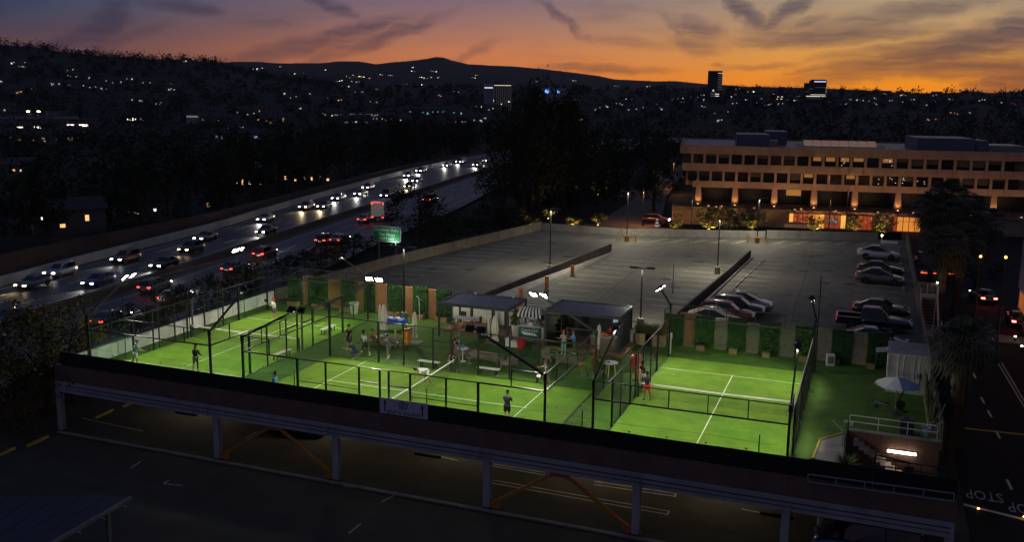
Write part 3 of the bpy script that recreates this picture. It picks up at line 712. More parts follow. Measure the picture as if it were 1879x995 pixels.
# ---------------------------------------------------------------- court floodlights on cantilever arms
def flood(label, base, head, aim, lit=True, power=900):
    bx, by = base; hx, hy = head
    t = thing('flood_light', label, 'floodlight', (bx, by, 3.9), 0, 'floodlights of the padel courts')
    d = Vector((hx-bx, hy-by, 2.1)); 
    mb = MB(); mb.bar((0,0,.0), d, .09, .12); mb.build('arm', M_RAIL, t)
    dn = d.normalized()
    mb = MB(); mb.bar((0,0,-.25),(0,0,.12), .16, .16); mb.build('bracket', M_BLACK, t)
    ax = Vector((d.x, d.y, 0)).normalized(); av = Vector(aim).normalized()
    mb = MB(); mb.bar(d - ax*.55, d + ax*.55, .06); mb.build('crossbar', M_BLACK, t)
    q = av.to_track_quat('-Z', 'Y').to_matrix()
    up = Vector((0,0,1)); side = av.cross(up).normalized(); upv = side.cross(av)
    for s in (-1, 1):
        c = d + ax*(.36*s) + Vector((0,0,-.02))
        Mx = Matrix((side, upv, -av)).transposed()
        h = MB(); h.cbox(c, (.5,.44,.09), Mx)
        for j in range(5): h.cbox(c - av*.075 + side*(-.16+.08*j), (.015,.3,.06), Mx)
        hd = h.build('lamp_head', M_DGREY, t)
        e = MB(); e.add([c + av*.0465 + side*i + upv*j for i, j in ((-.23,-.2),(.23,-.2),(.23,.2),(-.23,.2))], [(0,1,2,3)]); e.build('led_face', E_LED, hd)
    w = Vector((bx, by, 3.9)) + d + av*.25
    sp = spot('flood_beam', w - Vector((bx, by, 3.9)), (0,0,0), power, 118, .55, (1,.955,.8), .25, t)
    sp.rotation_euler = av.to_track_quat('-Z', 'Y').to_euler()
PWR = 1750
A0x, A1x, B0y, B1y, C0x, C1x = CA[0], CA[0]+10, CB[1], CB[1]+10.05, CC[0], CC[0]+10.15
AIM = 1.05
for lb, b, h, a in (
  ('glaring floodlight pair at the near left corner of the left court', (A0x, 47.2), (A0x, 51.1), (1,.25,-AIM)),
  ('dark backed floodlight pair on the diagonal arm between left and middle courts', (A1x, 47.2), (A1x-.05, 51.2), (-1,.25,-AIM)),
  ('glaring floodlight pair at far left corner of the left court, before the freeway', (A0x, 67.2), (A0x, 63.4), (1,-.25,-AIM)),
  ('dark backed floodlight pair left of and below the green road sign', (A1x, 67.2), (A1x-.6, 64.0), (-1,-.25,-AIM)),
  ('dark backed floodlight pair at the near left corner of the middle court', (CB[0], B0y), (CB[0]+3.9, B0y+.2), (.25,1,-AIM)),
  ('glaring floodlight pair above the closed white umbrella by the middle court', (CB[0], B1y), (CB[0]+3.5, B1y+.4), (.25,-1,-AIM)),
  ('dark backed floodlight pair on the thick diagonal arm over the middle court', (CB[0]+20, B0y), (CB[0]+15.7, B0y+.3), (-.25,1,-AIM)),
  ('glaring floodlight pair in front of the striped awning cart', (CB[0]+20, B1y), (CB[0]+15.9, B1y+.3), (-.25,-1,-AIM)),
  ('dark floodlight pair on the leaning arm at the near left corner of the right court', (C0x, 46.8), (C0x+.1, 51.0), (1,.25,-1.5)),
  ('floodlight pair at far left of the right court, beside the wooden planters', (C0x, 66.8), (C0x, 62.8), (1,-.25,-1.5)),
  ('dark floodlight pair on the pole at the near right corner of the right court', (C1x, 46.8), (C1x-.1, 51.3), (-1,.25,-1.3)),
  ('dark floodlight pair at far right of the right court, before the parked cars', (C1x, 66.8), (C1x-.2, 63.5), (-1,-.25,-1.3))):
    flood(lb, b, h, a, True, PWR)

# ---------------------------------------------------------------- back fence: clipped hedge panels and timber panels
YF = 70.05
t = thing('panel_fence', 'tall back fence of alternating green hedge panels and timber panels', 'fence', (0, YF, 0))
rnd = random.Random(3)
def hedge_mesh(w, h):
    mb = MB(); mb.box(-w/2, w/2, -.08, .08, .05, h)
    for i in range(int(w*h*55)):
        mb.leaf((rnd.uniform(-w/2-.03, w/2+.03), -.1+rnd.gauss(0,.045), rnd.uniform(.05, h+.07)), .13, rnd)
    return mb.mesh('hedge_panel', M_HEDGE)
def lattice_mesh(w, h, m, solid):
    mb = MB(); mb.box(-w/2, -w/2+.08, -.05, .03, 0, h); mb.box(w/2-.08, w/2, -.05, .03, 0, h); mb.box(-w/2+.08, w/2-.08, -.05, .03, h-.09, h-.002); mb.box(-w/2+.08, w/2-.08, -.05, .03, .1, .2)
    x0, x1, z0, z1 = -w/2+.08, w/2-.08, .2, h-.09
    if solid: mb.box(x0, x1, .0, .02, z0, z1)
    st = .17
    for sgn, yy in ((1, -.02), (-1, -.005)):
        k = -(z1-z0)
        while k < (x1-x0):
            # line x = x0 + k + s, z = z0 + s
            s0 = max(0, -k); s1 = min(z1-z0, (x1-x0)-k)
            if s1-s0 > .05:
                a = (x0+k+s0, yy, z0+s0); b = (x0+k+s1, yy, z0+s1)
                if sgn < 0: a = (-a[0], yy, a[2]); b = (-b[0], yy, b[2])
                mb.bar(a, b, .045, .012, (0,1,0))
            k += st
    return mb.mesh('lattice_panel', m)
HM = [hedge_mesh(1.38, 2.75), hedge_mesh(1.4, 2.6)]
LM = lattice_mesh(1.22, 2.7, M_LATT, True); LP = lattice_mesh(1.3, 2.5, M_LATTP, False)
segs = [(544,562,'h'),]
pos_l = [('L',568),('h',590),('L',614),('h',641),('L',661),('h',679),('L',699),('h',727),('L',752),('h',772),('L',793),('h',815)]
for k, px in pos_l:
    x = at_y(px, 560, YF).x
    o = link('hedge_panel' if k == 'h' else 'timber_panel', HM[0] if k == 'h' else LM, t, (x, 0 if k == 'L' else -.04, .0))
    o.scale = (1.0 if px not in (679,) else .8, 1, rnd.uniform(.95,1.03))
for k, px in (('h',-1),('h',556)):
    x = -47.8 if px < 0 else -45.6
    link('hedge_panel', HM[1], t, (x, -.04, 0))
pos_r = [('h',1237,'h'),('L',1262,'b'),('h',1293,'h'),('L',1322,'p'),('h',1352,'h'),('L',1384,'p'),('h',1412,'h'),('L',1447,'p'),('h',1478,'h'),('L',1510,'p'),('h',1546,'h'),('L',1580,'p'),('h',1612,'h')]
for k, px, c in pos_r:
    x = at_y(px, 620, YF).x
    link('hedge_panel' if k == 'h' else 'timber_panel', HM[1] if k == 'h' else (LM if c == 'b' else LP), t, (x, 0 if k == 'L' else -.04, 0)).scale = (rnd.uniform(.97,1.03), 1, rnd.uniform(.95,1.03))
mb = MB(); mb.box(-49.8, -31.8, .12, .16, 2.0, 2.06); mb.box(-49.8, -31.8, .12, .16, .5, .56); mb.box(-14, 2.2, .12, .16, 2.0, 2.06); mb.box(-14, 2.2, .12, .16, .5, .56); mb.build('back_rail', M_GREY, t)
# timber troughs at the foot of the hedges
mb = MB(); mb.box(-.55,.55,-.22,.22,0,.38); mb.box(-.5,.5,-.18,.18,.38,.385); me_tr = mb.mesh('planter_trough', mat('trough_timber', (.27,.16,.08), .8, 0, .25, 4))
TR = []
def trough(x, lb):
    tr = thing('planter_trough', lb, 'planter', (x, YF-.55, .012), 0, 'timber troughs along the back fence'); link('box', me_tr, tr); TR.append(tr)
    mb = MB()
    for i in range(60): mb.leaf((rnd.uniform(-.45,.45), rnd.uniform(-.15,.15), .4+rnd.random()*.35), .14, rnd)
    mb.build('foliage', M_HEDGE, tr)
def trough2(x, lb):
    trough(x, lb); t_ = bpy.data.objects[-1] if False else TR[-1]; t_.scale = (.5,1,1.05)
for i, px in enumerate((545, 590, 641, 727, 772, 815)): trough(at_y(px, 575, YF).x, 'timber trough below the left stretch of back fence, %s from the left' % ORD[i])
for i, px in enumerate((1287, 1347, 1408, 1475, 1535, 1600)): trough2(at_y(px, 640, YF).x, 'timber trough below the hedge panels behind the right court, %s from left' % ORD[i])

# ---------------------------------------------------------------- lamp poles on the deck
def lamp_pole(label, px, py, h, kind, power=1500):
    p = at(px, py); t = thing('lamp_pole', label, 'lamp pole', p, R_(8), 'lamp poles on the parking deck')
    mb = MB(); mb.lathe([(.3,0),(.3,.75),(.27,.8)], 12); mb.build('concrete_base', M_ORANGE if kind == 3 else M_CONC, t)
    mb = MB(); mb.bar((0,0,.8),(0,0,h),.13); mb.build('pole', M_RAIL, t)
    arms = (-1, 1) if kind != 1 else (1,)
    for s in arms:
        mb = MB(); mb.bar((0,0,h-.03),(s*.35,0,h+.02),.06); mb.build('arm', M_BLACK, t)
        hd = MB(); hd.cbox((s*.68,0,h+.03),(.66,.36,.13)); hd = hd.build('lamp_head', M_BLACK, t)
        mb = MB(); mb.cbox((s*.68,0,h-.0365),(.46,.26,.005)); mb.build('lens', emis('deck_lamp_lens', (1,.9,.68), 12), hd)
    sp = spot('lamp_beam', (0,0,h-.1), (0,0,0), power*2.0, 168, .35, (1,.92,.73), .2, t)
    mb = MB()
    if kind == 3:
        for dx, dy in ((-1.2,-.5),(1.2,-.5),(-1.0,.6),(1.0,.6)): mb.tube([(dx,dy,0),(dx,dy,1.05)], .06, 6)
        mb.build('guard_post', M_YELL, t)
lamp_pole('lamp pole below the green road sign, its twin heads seen edge on', 742, 590, 6.3, 2, 1000)
lamp_pole('slim tall lamp pole behind the long ramp wall', 1009, 500, 6.8, 1, 1900)
lamp_pole('lamp pole with yellow guard posts in the middle of the far deck', 1150, 443, 6.5, 3, 1900)
lamp_pole('slim lamp pole at the second ramp wall behind the parked cars', 1316, 503, 6.0, 1, 1700)
lamp_pole('lamp pole near the far parapet in front of the office columns', 1389, 446, 5.8, 3, 1700)
lamp_pole('twin head lamp pole between the bar pergola and the right court', 1175, 601, 5.0, 2, 900)
t = thing('signal_mast', 'bare thin mast standing on the deck behind the right court floodlight', 'mast', at(1234,540))
mb = MB(); mb.tube([(0,0,0),(0,0,2.9)], [.05,.03], 6); mb.build('mast', M_RAIL, t); mb = MB(); mb.lathe([(.12,0),(.12,.05)], 8); mb.build('base', M_GREY, t)
t = thing('flag_mast', 'tall thin black mast at the far right corner of the right court', 'mast', (CC[0]+10.3, 67.0, 0))
mb = MB(); mb.tube([(0,0,0),(0,0,6.9)], [.05,.03], 6); mb.build('mast', M_BLACK, t); mb = MB(); mb.lathe([(.12,0),(.12,.05)], 8); mb.build('base', M_GREY, t)

# ---------------------------------------------------------------- lounge
def leg_set(t, pts, r, z1, m, z0=0.0):
    for x, y in pts:
        mb = MB(); mb.bar((x,y,z0),(x,y,z1), r); mb.build('leg', m, t)
def bench(label, a, b, h=.45):
    c = (a+b)/2; d = b-a; Ln = d.length
    t = thing('bench', label, 'bench', c, math.atan2(d.y, d.x), 'pale slat benches')
    for k in range(3):
        mb = MB(); mb.box(-Ln/2, Ln/2, -.2+.14*k, -.08+.14*k, h-.05, h); mb.build('slat', mat('bench_slat', (.42,.43,.36), .6, 0, .1, 3), t)
    for x in (-Ln/2+.25, Ln/2-.25):
        mb = MB(); mb.box(x-.03,x+.03,-.18,-.12,0,h-.05); mb.box(x-.03,x+.03,.12,.18,0,h-.05); mb.box(x-.03,x+.03,-.12,.12,h-.12,h-.06); mb.build('leg_frame', M_BLACK, t)
bench('pale bench outside the middle court beside its doorway, left of the maroon dress', at(768,672), at(806,677))
bench('pale bench outside the middle court in front of the slatted sofa', at(876,685), at(916,690))
bench('pale bench in the walkway beside the left court net post', at(590,616), at(614,606))
bench('pale bench with shoes in the walkway near the blue shirted man', at(502,664), at(532,651))
def umbrella(label, px, py, h, r=.2, base='round', split=.55, name='closed_umbrella'):
    t = thing(name, label, 'umbrella', at(px, py), 0, 'closed cream umbrellas')
    n = 14
    mb = MB(); rings = []
    prof = [(h-.02,.02),(h-.12,r*.45),(h-.6,r*.8),(h-1.1,r*.95),(h-1.55,r*.75),(h-1.62,r*.6),(h-1.75,r*.85),(h-2.05,r*1.1)]
    for z, rr in prof:
        if z < .3: z = .3
        rings.append([(rr*(1+.22*math.cos(7*2*PI*k/n*1.0))*math.cos(2*PI*k/n), rr*(1+.22*math.cos(7*2*PI*k/n))*math.sin(2*PI*k/n), z) for k in range(n)])
    mb.loft(rings); mb.build('folded_canopy', M_CANVAS, t)
    mb = MB(); mb.tube([(0,0,.05),(0,0,h+.05)], .025, 6); mb.build('pole', M_GREY, t)
    if base == 'slab':
        for i in (0, 1):
            for j in (0, 1):
                mb = MB(); mb.box(-.5+.505*i, -.005+.505*i, -.5+.505*j, -.005+.505*j, 0, .09); mb.build('base_slab', M_CONC, t)
    else:
        mb = MB(); mb.lathe([(.28,0),(.28,.06),(.05,.1)], 12); mb.build('base', M_GREY, t)
    return t
umbrella('closed cream umbrella left of the blue covered table', 705, 621, 2.75, .24)
umbrella('closed white umbrella just behind the one beside the blue covered table', 698, 618, 2.65, .13)
umbrella('closed cream umbrella standing on four concrete slabs', 761, 630, 2.5, .19, 'slab')
umbrella('closed cream umbrella in front of the left pergola', 908, 633, 2.35, .26)
umbrella('thin closed white umbrella in front of the left pergola', 897, 630, 2.3, .1)
umbrella('closed white umbrella at the bar counter corner', 1098, 648, 2.2, .2)
# cantilever mast with hook behind the slab umbrella
t = thing('hook_lamp', 'slim white hooked lamp standing before the hedge panels', 'lamp', at(770,588), 0)
mb = MB(); mb.tube([(0,0,0),(-.05,0,1.9),(-.18,0,2.05),(-.3,0,2.0)], .03, 6); mb.build('stem', M_WHITE, t); mb = MB(); mb.lathe([(.13,0),(.13,.04)], 8); mb.build('foot', M_GREY, t)
# table with the blue cover
t = thing('folding_table', 'long grey folding table under a blue cover', 'table', at(722,607), R_(4))
mb = MB(); mb.box(-1.05,1.05,-.4,.4,.7,.75); mb.build('table_top', M_GREY, t)
leg_set(t, ((-.9,-.3),(.9,-.3),(-.9,.3),(.9,.3)), .05, .7, M_GREY)
b = MB(); rnd = random.Random(5); gx, gy = 14, 6
top = [[(-1.1+2.2*i/gx, -.46+.92*j/gy, .78+(.22 if 0 < i < gx and 0 < j < gy else 0)*(.4+rnd.random())) for i in range(gx+1)] for j in range(gy+1)]
for j, row in enumerate(top): top[j] = [(x, y, z-.18 if (i in (0,gx) or j in (0,gy)) else z) for i, (x, y, z) in enumerate(row)]
b.add([p for r in top for p in r], [(j*(gx+1)+i, j*(gx+1)+i+1, (j+1)*(gx+1)+i+1, (j+1)*(gx+1)+i) for j in range(gy) for i in range(gx)])
o = b.build('table_cover', mat('blue_tarpaulin', (.01,.075,.42), .5, 0, .2, 2), None, True); o.location = at(722,607) + Vector((0,0,.02)); o.rotation_euler = (0,0,R_(4)); tag(o, 'rumpled bright blue cover lying over the folding table', 'table cover')
mb = MB()
for x, y, s in ((-.7,.1,.35),(-.2,-.1,.3),(.35,.05,.4)): mb.cbox((x,y,.98),(s,.3,.05), Matrix.Rotation(x, 3, 'Z'))
o = mb.build('folded_towel', M_WHITE, None); o.location = at(722,607)+Vector((0,0,.1)); tag(o, 'white folded towels lying on the blue cover', 'towels', None, 'stuff')
def box_thing(name, label, cat, p, sz, m, rz=0, lid=None, extra=None):
    t = thing(name, label, cat, p, rz)
    b = MB(); x, y, z = sz; e = .03*min(sz)
    b.loft([[(-x/2+i*2*0+a*x/2*0+sx*(x/2-k), sy*(y/2-k), zz) for sx, sy in ((-1,-1),(1,-1),(1,1),(-1,1))] if False else [(sx*(x/2-k), sy*(y/2-k), zz) for sx, sy in ((-1,-1),(1,-1),(1,1),(-1,1))] for i, (a, k, zz) in enumerate(((0,e,0),(0,0,e),(0,0,z-e),(0,e,z)))]); b.build('body', m, t)
    if lid:
        mb = MB(); mb.box(-x/2-.02, x/2+.02, -y/2-.02, y/2+.02, z-.12*z, z-.02*z); mb.box(-x*.2, x*.2, -y*.1, y*.1, z, z+.06); mb.build('lid', lid, t)
    return t
M_RED = mat('red_plastic', (.5,.02,.02), .4, 0, .08, 3); M_OR2 = mat('orange_plastic', (.6,.2,.015), .45, 0, .1, 3)
t = box_thing('drink_cooler', 'tall orange water cooler with a dark lid beside the slab umbrella', 'cooler', at(746,632), (.55,.5,1.25), M_OR2, .05, M_DGREY)
mb = MB(); mb.lathe([(.07,0),(.07,.04)], 8, (0,0,0)); o = mb.build('dispenser_tap', M_WHITE, t); o.location = (0,-.27,.35); o.rotation_euler = (R_(90),0,0)
t = thing('bag_stand', 'thin pale yellow upright post beside the sofa group', 'post', at(726,634), R_(4)); mb = MB(); mb.lathe([(.09,0),(.09,1.15),(.05,1.2)], 8); mb.build('post', M_PALE, t); mb = MB(); mb.lathe([(.16,0),(.16,.03)], 10); mb.build('foot', M_DGREY, t)
box_thing('storage_box', 'white lidded box nearest the closed umbrellas before the cart', 'box', at(932,635), (.3,.35,.62), M_WHITE, 0, M_WHITE)
box_thing('storage_box', 'wide white box between the thin white box and the red bin', 'box', at(945,637), (.62,.45,.5), M_WHITE, 0, M_CANVAS)
t = thing('red_bin', 'bright red bin standing left of the striped awning cart', 'bin', at(956,639)); mb = MB(); mb.lathe([(.27,0),(.34,.68),(.36,.7),(.36,.76),(.31,.76),(.26,.1)], 14); mb.build('tub', M_RED, t); mb = MB(); mb.tube([(-.36,0,.7),(-.4,-.2,.5),(-.36,0,.45)], .015, 5); mb.build('handle', M_GREY, t)
box_thing('storage_box', 'dark low crate in front of the striped awning cart', 'box', at(985,642), (.7,.5,.35), M_DGREY, .1)
t = thing('blue_bottle', 'blue bottle standing on the cooler box before the cart', 'bottle', at(929,624)+Vector((0,0,.25))); mb = MB(); mb.lathe([(.1,0),(.1,.3),(.04,.36),(.04,.42)], 8); mb.build('bottle', mat('blue_plastic', (.03,.1,.45), .4, 0, 0), t); mb = MB(); mb.lathe([(.045,.42),(.045,.46)], 8); mb.build('cap', M_WHITE, t)
def sofa(label, p, rz, Ln, cush=2, name='sofa', cat='sofa'):
    t = thing(name, label, cat, p, rz)
    for k in range(4): mb = MB(); mb.box(-Ln/2, Ln/2, .36, .42, .38+.13*k, .48+.13*k); mb.build('back_slat', M_SOFA, t)
    mb = MB(); mb.box(-Ln/2, Ln/2, -.4, .4, .24, .3); mb.build('seat_frame', M_SOFA, t)
    leg_set(t, ((-Ln/2+.05,-.36),(Ln/2-.05,-.36),(-Ln/2+.05,.36),(Ln/2-.05,.36)), .08, .24, M_SOFA)
    for s in (-1, 1):
        mb = MB(); mb.box(s*Ln/2-.05, s*Ln/2+.05, -.4, .4, .55, .6); mb.box(s*Ln/2-.05, s*Ln/2+.05, -.4, -.32, .305, .55); mb.build('armrest', M_SOFA, t)
    w = (Ln-.14)/cush
    for i in range(cush):
        x = -Ln/2+.07+w*i
        for nm, y0, y1, z0, z1 in (('seat_cushion',-.38,.3,.305,.43),('back_cushion',.2,.34,.44,.82)):
            b = MB(); e = .03
            b.loft([[(x+k, y0+k, z), (x+w-k, y0+k, z), (x+w-k, y1-k, z), (x+k, y1-k, z)] for k, z in ((e,z0),(.008,z0+e),(.008,z1-e),(e,z1))]); b.build(nm, M_CUSH, t)
    return t
sofa('long teak slat sofa seen from behind, below the closed umbrellas', at(892,664), R_(172), 2.4, 3)
sofa('teak armchair with cushions right of the long slat sofa', at(934,674), R_(-100), 1.0, 1, 'armchair', 'armchair')
sofa('teak armchair left of the long slat sofa behind the maroon dress', at(843,656), R_(160), .9, 1, 'armchair', 'armchair')
sofa('cushioned sofa behind the group of players by the umbrella', at(706,636), R_(185), 2.1, 2)
sofa('grey cushioned sofa behind the tall plants near the bar', at(1050,672), R_(176), 2.2, 3)
sofa('grey lounge chair at the left end of the sofa near the bar', at(1008,662), R_(80), 1.0, 1, 'armchair', 'armchair')
def round_table(label, p, r, h, m, leg=M_WHITE, three=False):
    t = thing('round_table', label, 'table', p)
    mb = MB(); mb.lathe([(r-.02,h-.035),(r,h-.02),(r,h),(r-.02,h+.004)], 20); mb.build('table_top', m, t)
    if three:
        for k in range(3):
            an = 2*PI*k/3+.5; mb = MB(); mb.bar((r*.75*math.cos(an), r*.75*math.sin(an),0),(r*.5*math.cos(an), r*.5*math.sin(an),h-.035), .07); mb.build('leg', M_PALE, t)
    else:
        mb = MB(); mb.lathe([(.25,0),(.25,.03),(.04,.06),(.04,h-.035)], 12); mb.build('pedestal', leg, t)
    return t
tb = at(849,664); round_table('white round bistro table with a blue bottle, beside the maroon dress', tb, .42, 1.0, M_WHITE)
t = thing('water_bottle', 'light blue water bottle standing on the bistro table', 'bottle', tb+Vector((-.02,0,1.004))); mb = MB(); mb.lathe([(.085,0),(.085,.24),(.05,.3)], 10); mb.build('body', mat('sky_blue_plastic', (.04,.32,.5), .35, 0, 0), t); mb = MB(); mb.lathe([(.05,.3),(.05,.36)], 8); mb.build('cap', M_WHITE, t)
round_table('white round high table on wooden legs between middle and right courts', at(1119,690), .55, .95, M_WHITE, M_PALE, True)
round_table('small low stool table with a white cup by the middle court', at(861,668), .25, .45, M_GREY, M_GREY)
round_table('low coffee table among the grey sofas near the bar', at(1062,668), .5, .4, M_SOFA, M_SOFA)
# potted plants
def potted(label, p, r=.36, h=.95, ph=1.1, kind='spray', m=M_LEAF3, nl=120, seed=1):
    t = thing('potted_plant', label, 'potted plant', p)
    mb = MB(); mb.lathe([(r*.68,0),(r*.98,h-.06),(r*1.04,h-.05),(r*1.04,h),(r*.9,h),(r*.86,h-.08)], 18, (0,0,0), False); mb.build('pot', M_POT, t)
    mb = MB(); mb.lathe([(r*.87,h-.1),(0.001,h-.07)], 14, (0,0,0), False); mb.build('soil', M_SOIL, t)
    rnd = random.Random(seed); b = MB()
    for i in range(nl):
        an = rnd.uniform(0,6.28); k = rnd.random()
        if kind == 'spray': p_ = (math.cos(an)*k*r*1.2, math.sin(an)*k*r*1.2, h+ph*rnd.random()**.8*(1.1-k*.5))
        else: p_ = (math.cos(an)*r*.9*k, math.sin(an)*r*.9*k, h+ph*rnd.uniform(.45,1))
        b.leaf(p_, .16, rnd, 2.4)
    for i in range(5): b.bar((0,0,h-.1),(rnd.uniform(-.2,.2),rnd.uniform(-.2,.2),h+ph*.8), .02)
    b.build('foliage', m, t)
potted('white tapered pot with a leafy plant left of the striped cart', at(946,617,.235), .37, .95, 1.2, seed=2)
potted('white tapered pot with a leafy plant right of the striped cart', at(993,621,.235), .37, .95, 1.2, seed=3)
potted('white tapered pot with a small tree behind the far end of the left court', at(650,576), .42, 1.0, 1.9, 'tree', M_LEAF2, 160, 4)
for i, (px, py) in enumerate(((1072,690),(1086,694),(1098,690))):
    t = thing('tall_plant', 'airy green shrub behind the middle court glass, %s of three' % ('left','middle','right')[i], 'shrub', at(px, py), 0, 'airy shrubs at the middle court')
    b = MB(); rnd = random.Random(20+i)
    for k in range(170): b.leaf((rnd.gauss(0,.28), rnd.gauss(0,.28), .25+1.5*rnd.random()), .13, rnd, 2)
    b.build('foliage', M_LEAF3, t); b = MB(); b.lathe([(.22,0),(.27,.35)], 10); b.build('pot', M_CONC, t)
# wooden slat planters with grasses
for i, (px, lb) in enumerate(((1181,'left wooden slat planter box with tall grasses beside the bar'),(1203,'right wooden slat planter box with tall grasses beside the right court'))):
    t = thing('slat_planter', lb, 'planter', at_y(px, 625, 69.3)*1.0, 0); t.location.z = 0.012
    for k in range(6): mb = MB(); mb.box(-.75,.75,-.32,-.3,.04+.15*k,.17+.15*k); mb.box(-.75,.75,.3,.32,.04+.15*k,.17+.15*k); mb.box(.73,.75,-.3,.3,.04+.15*k,.17+.15*k); mb.box(-.75,-.73,-.3,.3,.04+.15*k,.17+.15*k); mb.build('slat', M_PALE, t)
    mb = MB(); mb.box(-.72,.72,-.29,.29,.05,.9); mb.build('soil', M_SOIL, t)
    b = MB(); rnd = random.Random(40+i)
    for k in range(260):
        x, y = rnd.uniform(-.7,.7), rnd.uniform(-.25,.25); lx, ly = rnd.gauss(0,.2), rnd.gauss(0,.2); z = .9+rnd.uniform(.4,1.0)
        b.add([(x-.02,y,.9),(x+.02,y,.9),(x+lx*.6,y+ly*.6,.9+(z-.9)*.7),(x+lx,y+ly,z)], [(0,1,2),(0,2,3)])
    b.build('grasses', M_LEAF3, t)

# ---------------------------------------------------------------- left pergola on a timber platform
PLX0, PLX1, PLY0, PLY1 = -31.2, -25.4, 65.2, 69.4
def decking(label, x0, x1, y0, y1, h, w=.3):
    t = thing('timber_platform', label, 'platform', ((x0+x1)/2, (y0+y1)/2, .012)); a, b = (x1-x0)/2, (y1-y0)/2
    mb = MB(); mb.box(-a+.02, a-.02, -b+.02, b-.02, 0, h-.03); mb.build('fascia', M_WOOD, t)
    n = int((y1-y0)/w)
    me = boxmesh('board', -a, a, -w*(y1-y0)/w/n/2+.006, w*(y1-y0)/w/n/2-.006, h-.03, h, M_WOOD)
    for i in range(n): link('board', me, t, (0, -b+(i+.5)*(y1-y0)/n, 0))
    return t
decking('broad timber platform under the left pergola', PLX0-.3, -22.75, 66.5, 69.8, .22)
def pergola(label, x0, x1, y0, y1, h, roof_m, slats, pitch=0.0):
    t = thing('pergola', label, 'pergola', ((x0+x1)/2, (y0+y1)/2, 0)); a, b = (x1-x0)/2, (y1-y0)/2
    for sx_ in (-1, 1):
        for sy_ in (-1, 1):
            mb = MB(); mb.box(sx_*a-.07, sx_*a+.07, sy_*b-.07, sy_*b+.07, 0, h); mb.build('post', M_DGREY, t)
    for sy_ in (-1, 1): mb = MB(); mb.box(-a-.07, a+.07, sy_*b-.08, sy_*b+.08, h, h+.22); mb.build('beam', M_DGREY, t)
    for sx_ in (-1, 1): mb = MB(); mb.box(sx_*a-.08, sx_*a+.08, -b+.085, b-.085, h, h+.22); mb.build('beam', M_DGREY, t)
    n = slats; me = boxmesh('louvre', -(a*2/n)*.36, (a*2/n)*.36, -b+.1, b-.1, h+.12, h+.16, roof_m)
    for i in range(n):
        o = link('louvre', me, t, (-a+(i+.5)*2*a/n, 0, 0))
    return t
pl = pergola('left pergola with a closed dark blue grey roof over a dining table', PLX0, PLX1, PLY0+.1, PLY1-.1, 2.55, M_BLUEGR, 20)
for x in (-1.7, .2, 1.3): mb = MB(); mb.box(x-.1,x+.1,1.6,1.8,0,2.54); mb.build('post', M_DGREY, pl)
run_wall('white_wall', 'white rendered low wall at the back of the left pergola', [(-32.1,69.95),(-22.9,69.95)], 1.3, .15, M_WALLW, None, .0, 2.8)
for k, px in enumerate((873,942)):
    o = MB(); o.lathe([(.06,0),(.07,.1),(.02,.16)], 8); o = o.build('spot_lamp', M_WHITE, pl); p = at_y(px, 541 if k == 0 else 547, 69.0); o.location = (p.x-pl.location.x, 69.0-pl.location.y, 2.78)
def chair(label, p, rz, m=M_SOFA):
    t = thing('dining_chair', label, 'chair', p, rz, 'dining chairs in the left pergola')
    mb = MB(); mb.box(-.24,.24,-.24,.24,.42,.46); mb.build('seat', M_DGREY, t)
    mb = MB(); mb.box(-.24,.24,.2,.24,.5,.95); mb.build('backrest', M_DGREY, t)
    leg_set(t, ((-.22,-.22),(.22,-.22),(-.22,.22),(.22,.22)), .045, .42, m)
    for s in (-1, 1): mb = MB(); mb.box(s*.26-.02, s*.26+.02, -.22, .22, .64, .67); mb.build('armrest', m, t)
    return t
zt = .235
pt = at(857,597,zt)+Vector((0,-.5,0))
t = thing('dining_table', 'grey topped dining table under the left pergola', 'table', pt, R_(3)); mb = MB(); mb.box(-.85,.85,-.5,.5,.7,.75); mb.build('table_top', mat('grey_table_top', (.28,.29,.33), .5, 0, .1, 4), t); leg_set(t, ((-.75,-.4),(.75,-.4),(-.75,.4),(.75,.4)), .07, .7, M_SOFA)
for lb, dx, dy, rz in (('dining chair nearest the camera at left of the pergola table', -.75, -.95, PI-.4),('high backed dining chair at the right end of the pergola table', 1.15, .1, -PI/2),('dining chair behind the pergola table at left', -.6, .95, 0),('dining chair at the left end of the pergola table', -1.25, .05, PI/2)):
    chair(lb, pt+Vector((dx, dy, 0)), rz)
for i, (px, py, lb) in enumerate(((884,620,'black rattan pouf left of the closed umbrellas on the platform edge'),(900,622,'black rattan pouf right of the first one on the platform edge'))):
    t = thing('pouf', lb, 'pouf', at(px, py, zt)); mb = MB(); mb.lathe([(.3,0),(.36,.1),(.36,.4),(.3,.46)], 14); mb.build('base', M_BLACK, t); mb = MB(); mb.lathe([(.31,.46),(.3,.54)], 14); mb.build('cushion', M_CUSH if i == 0 else M_DGREY, t)

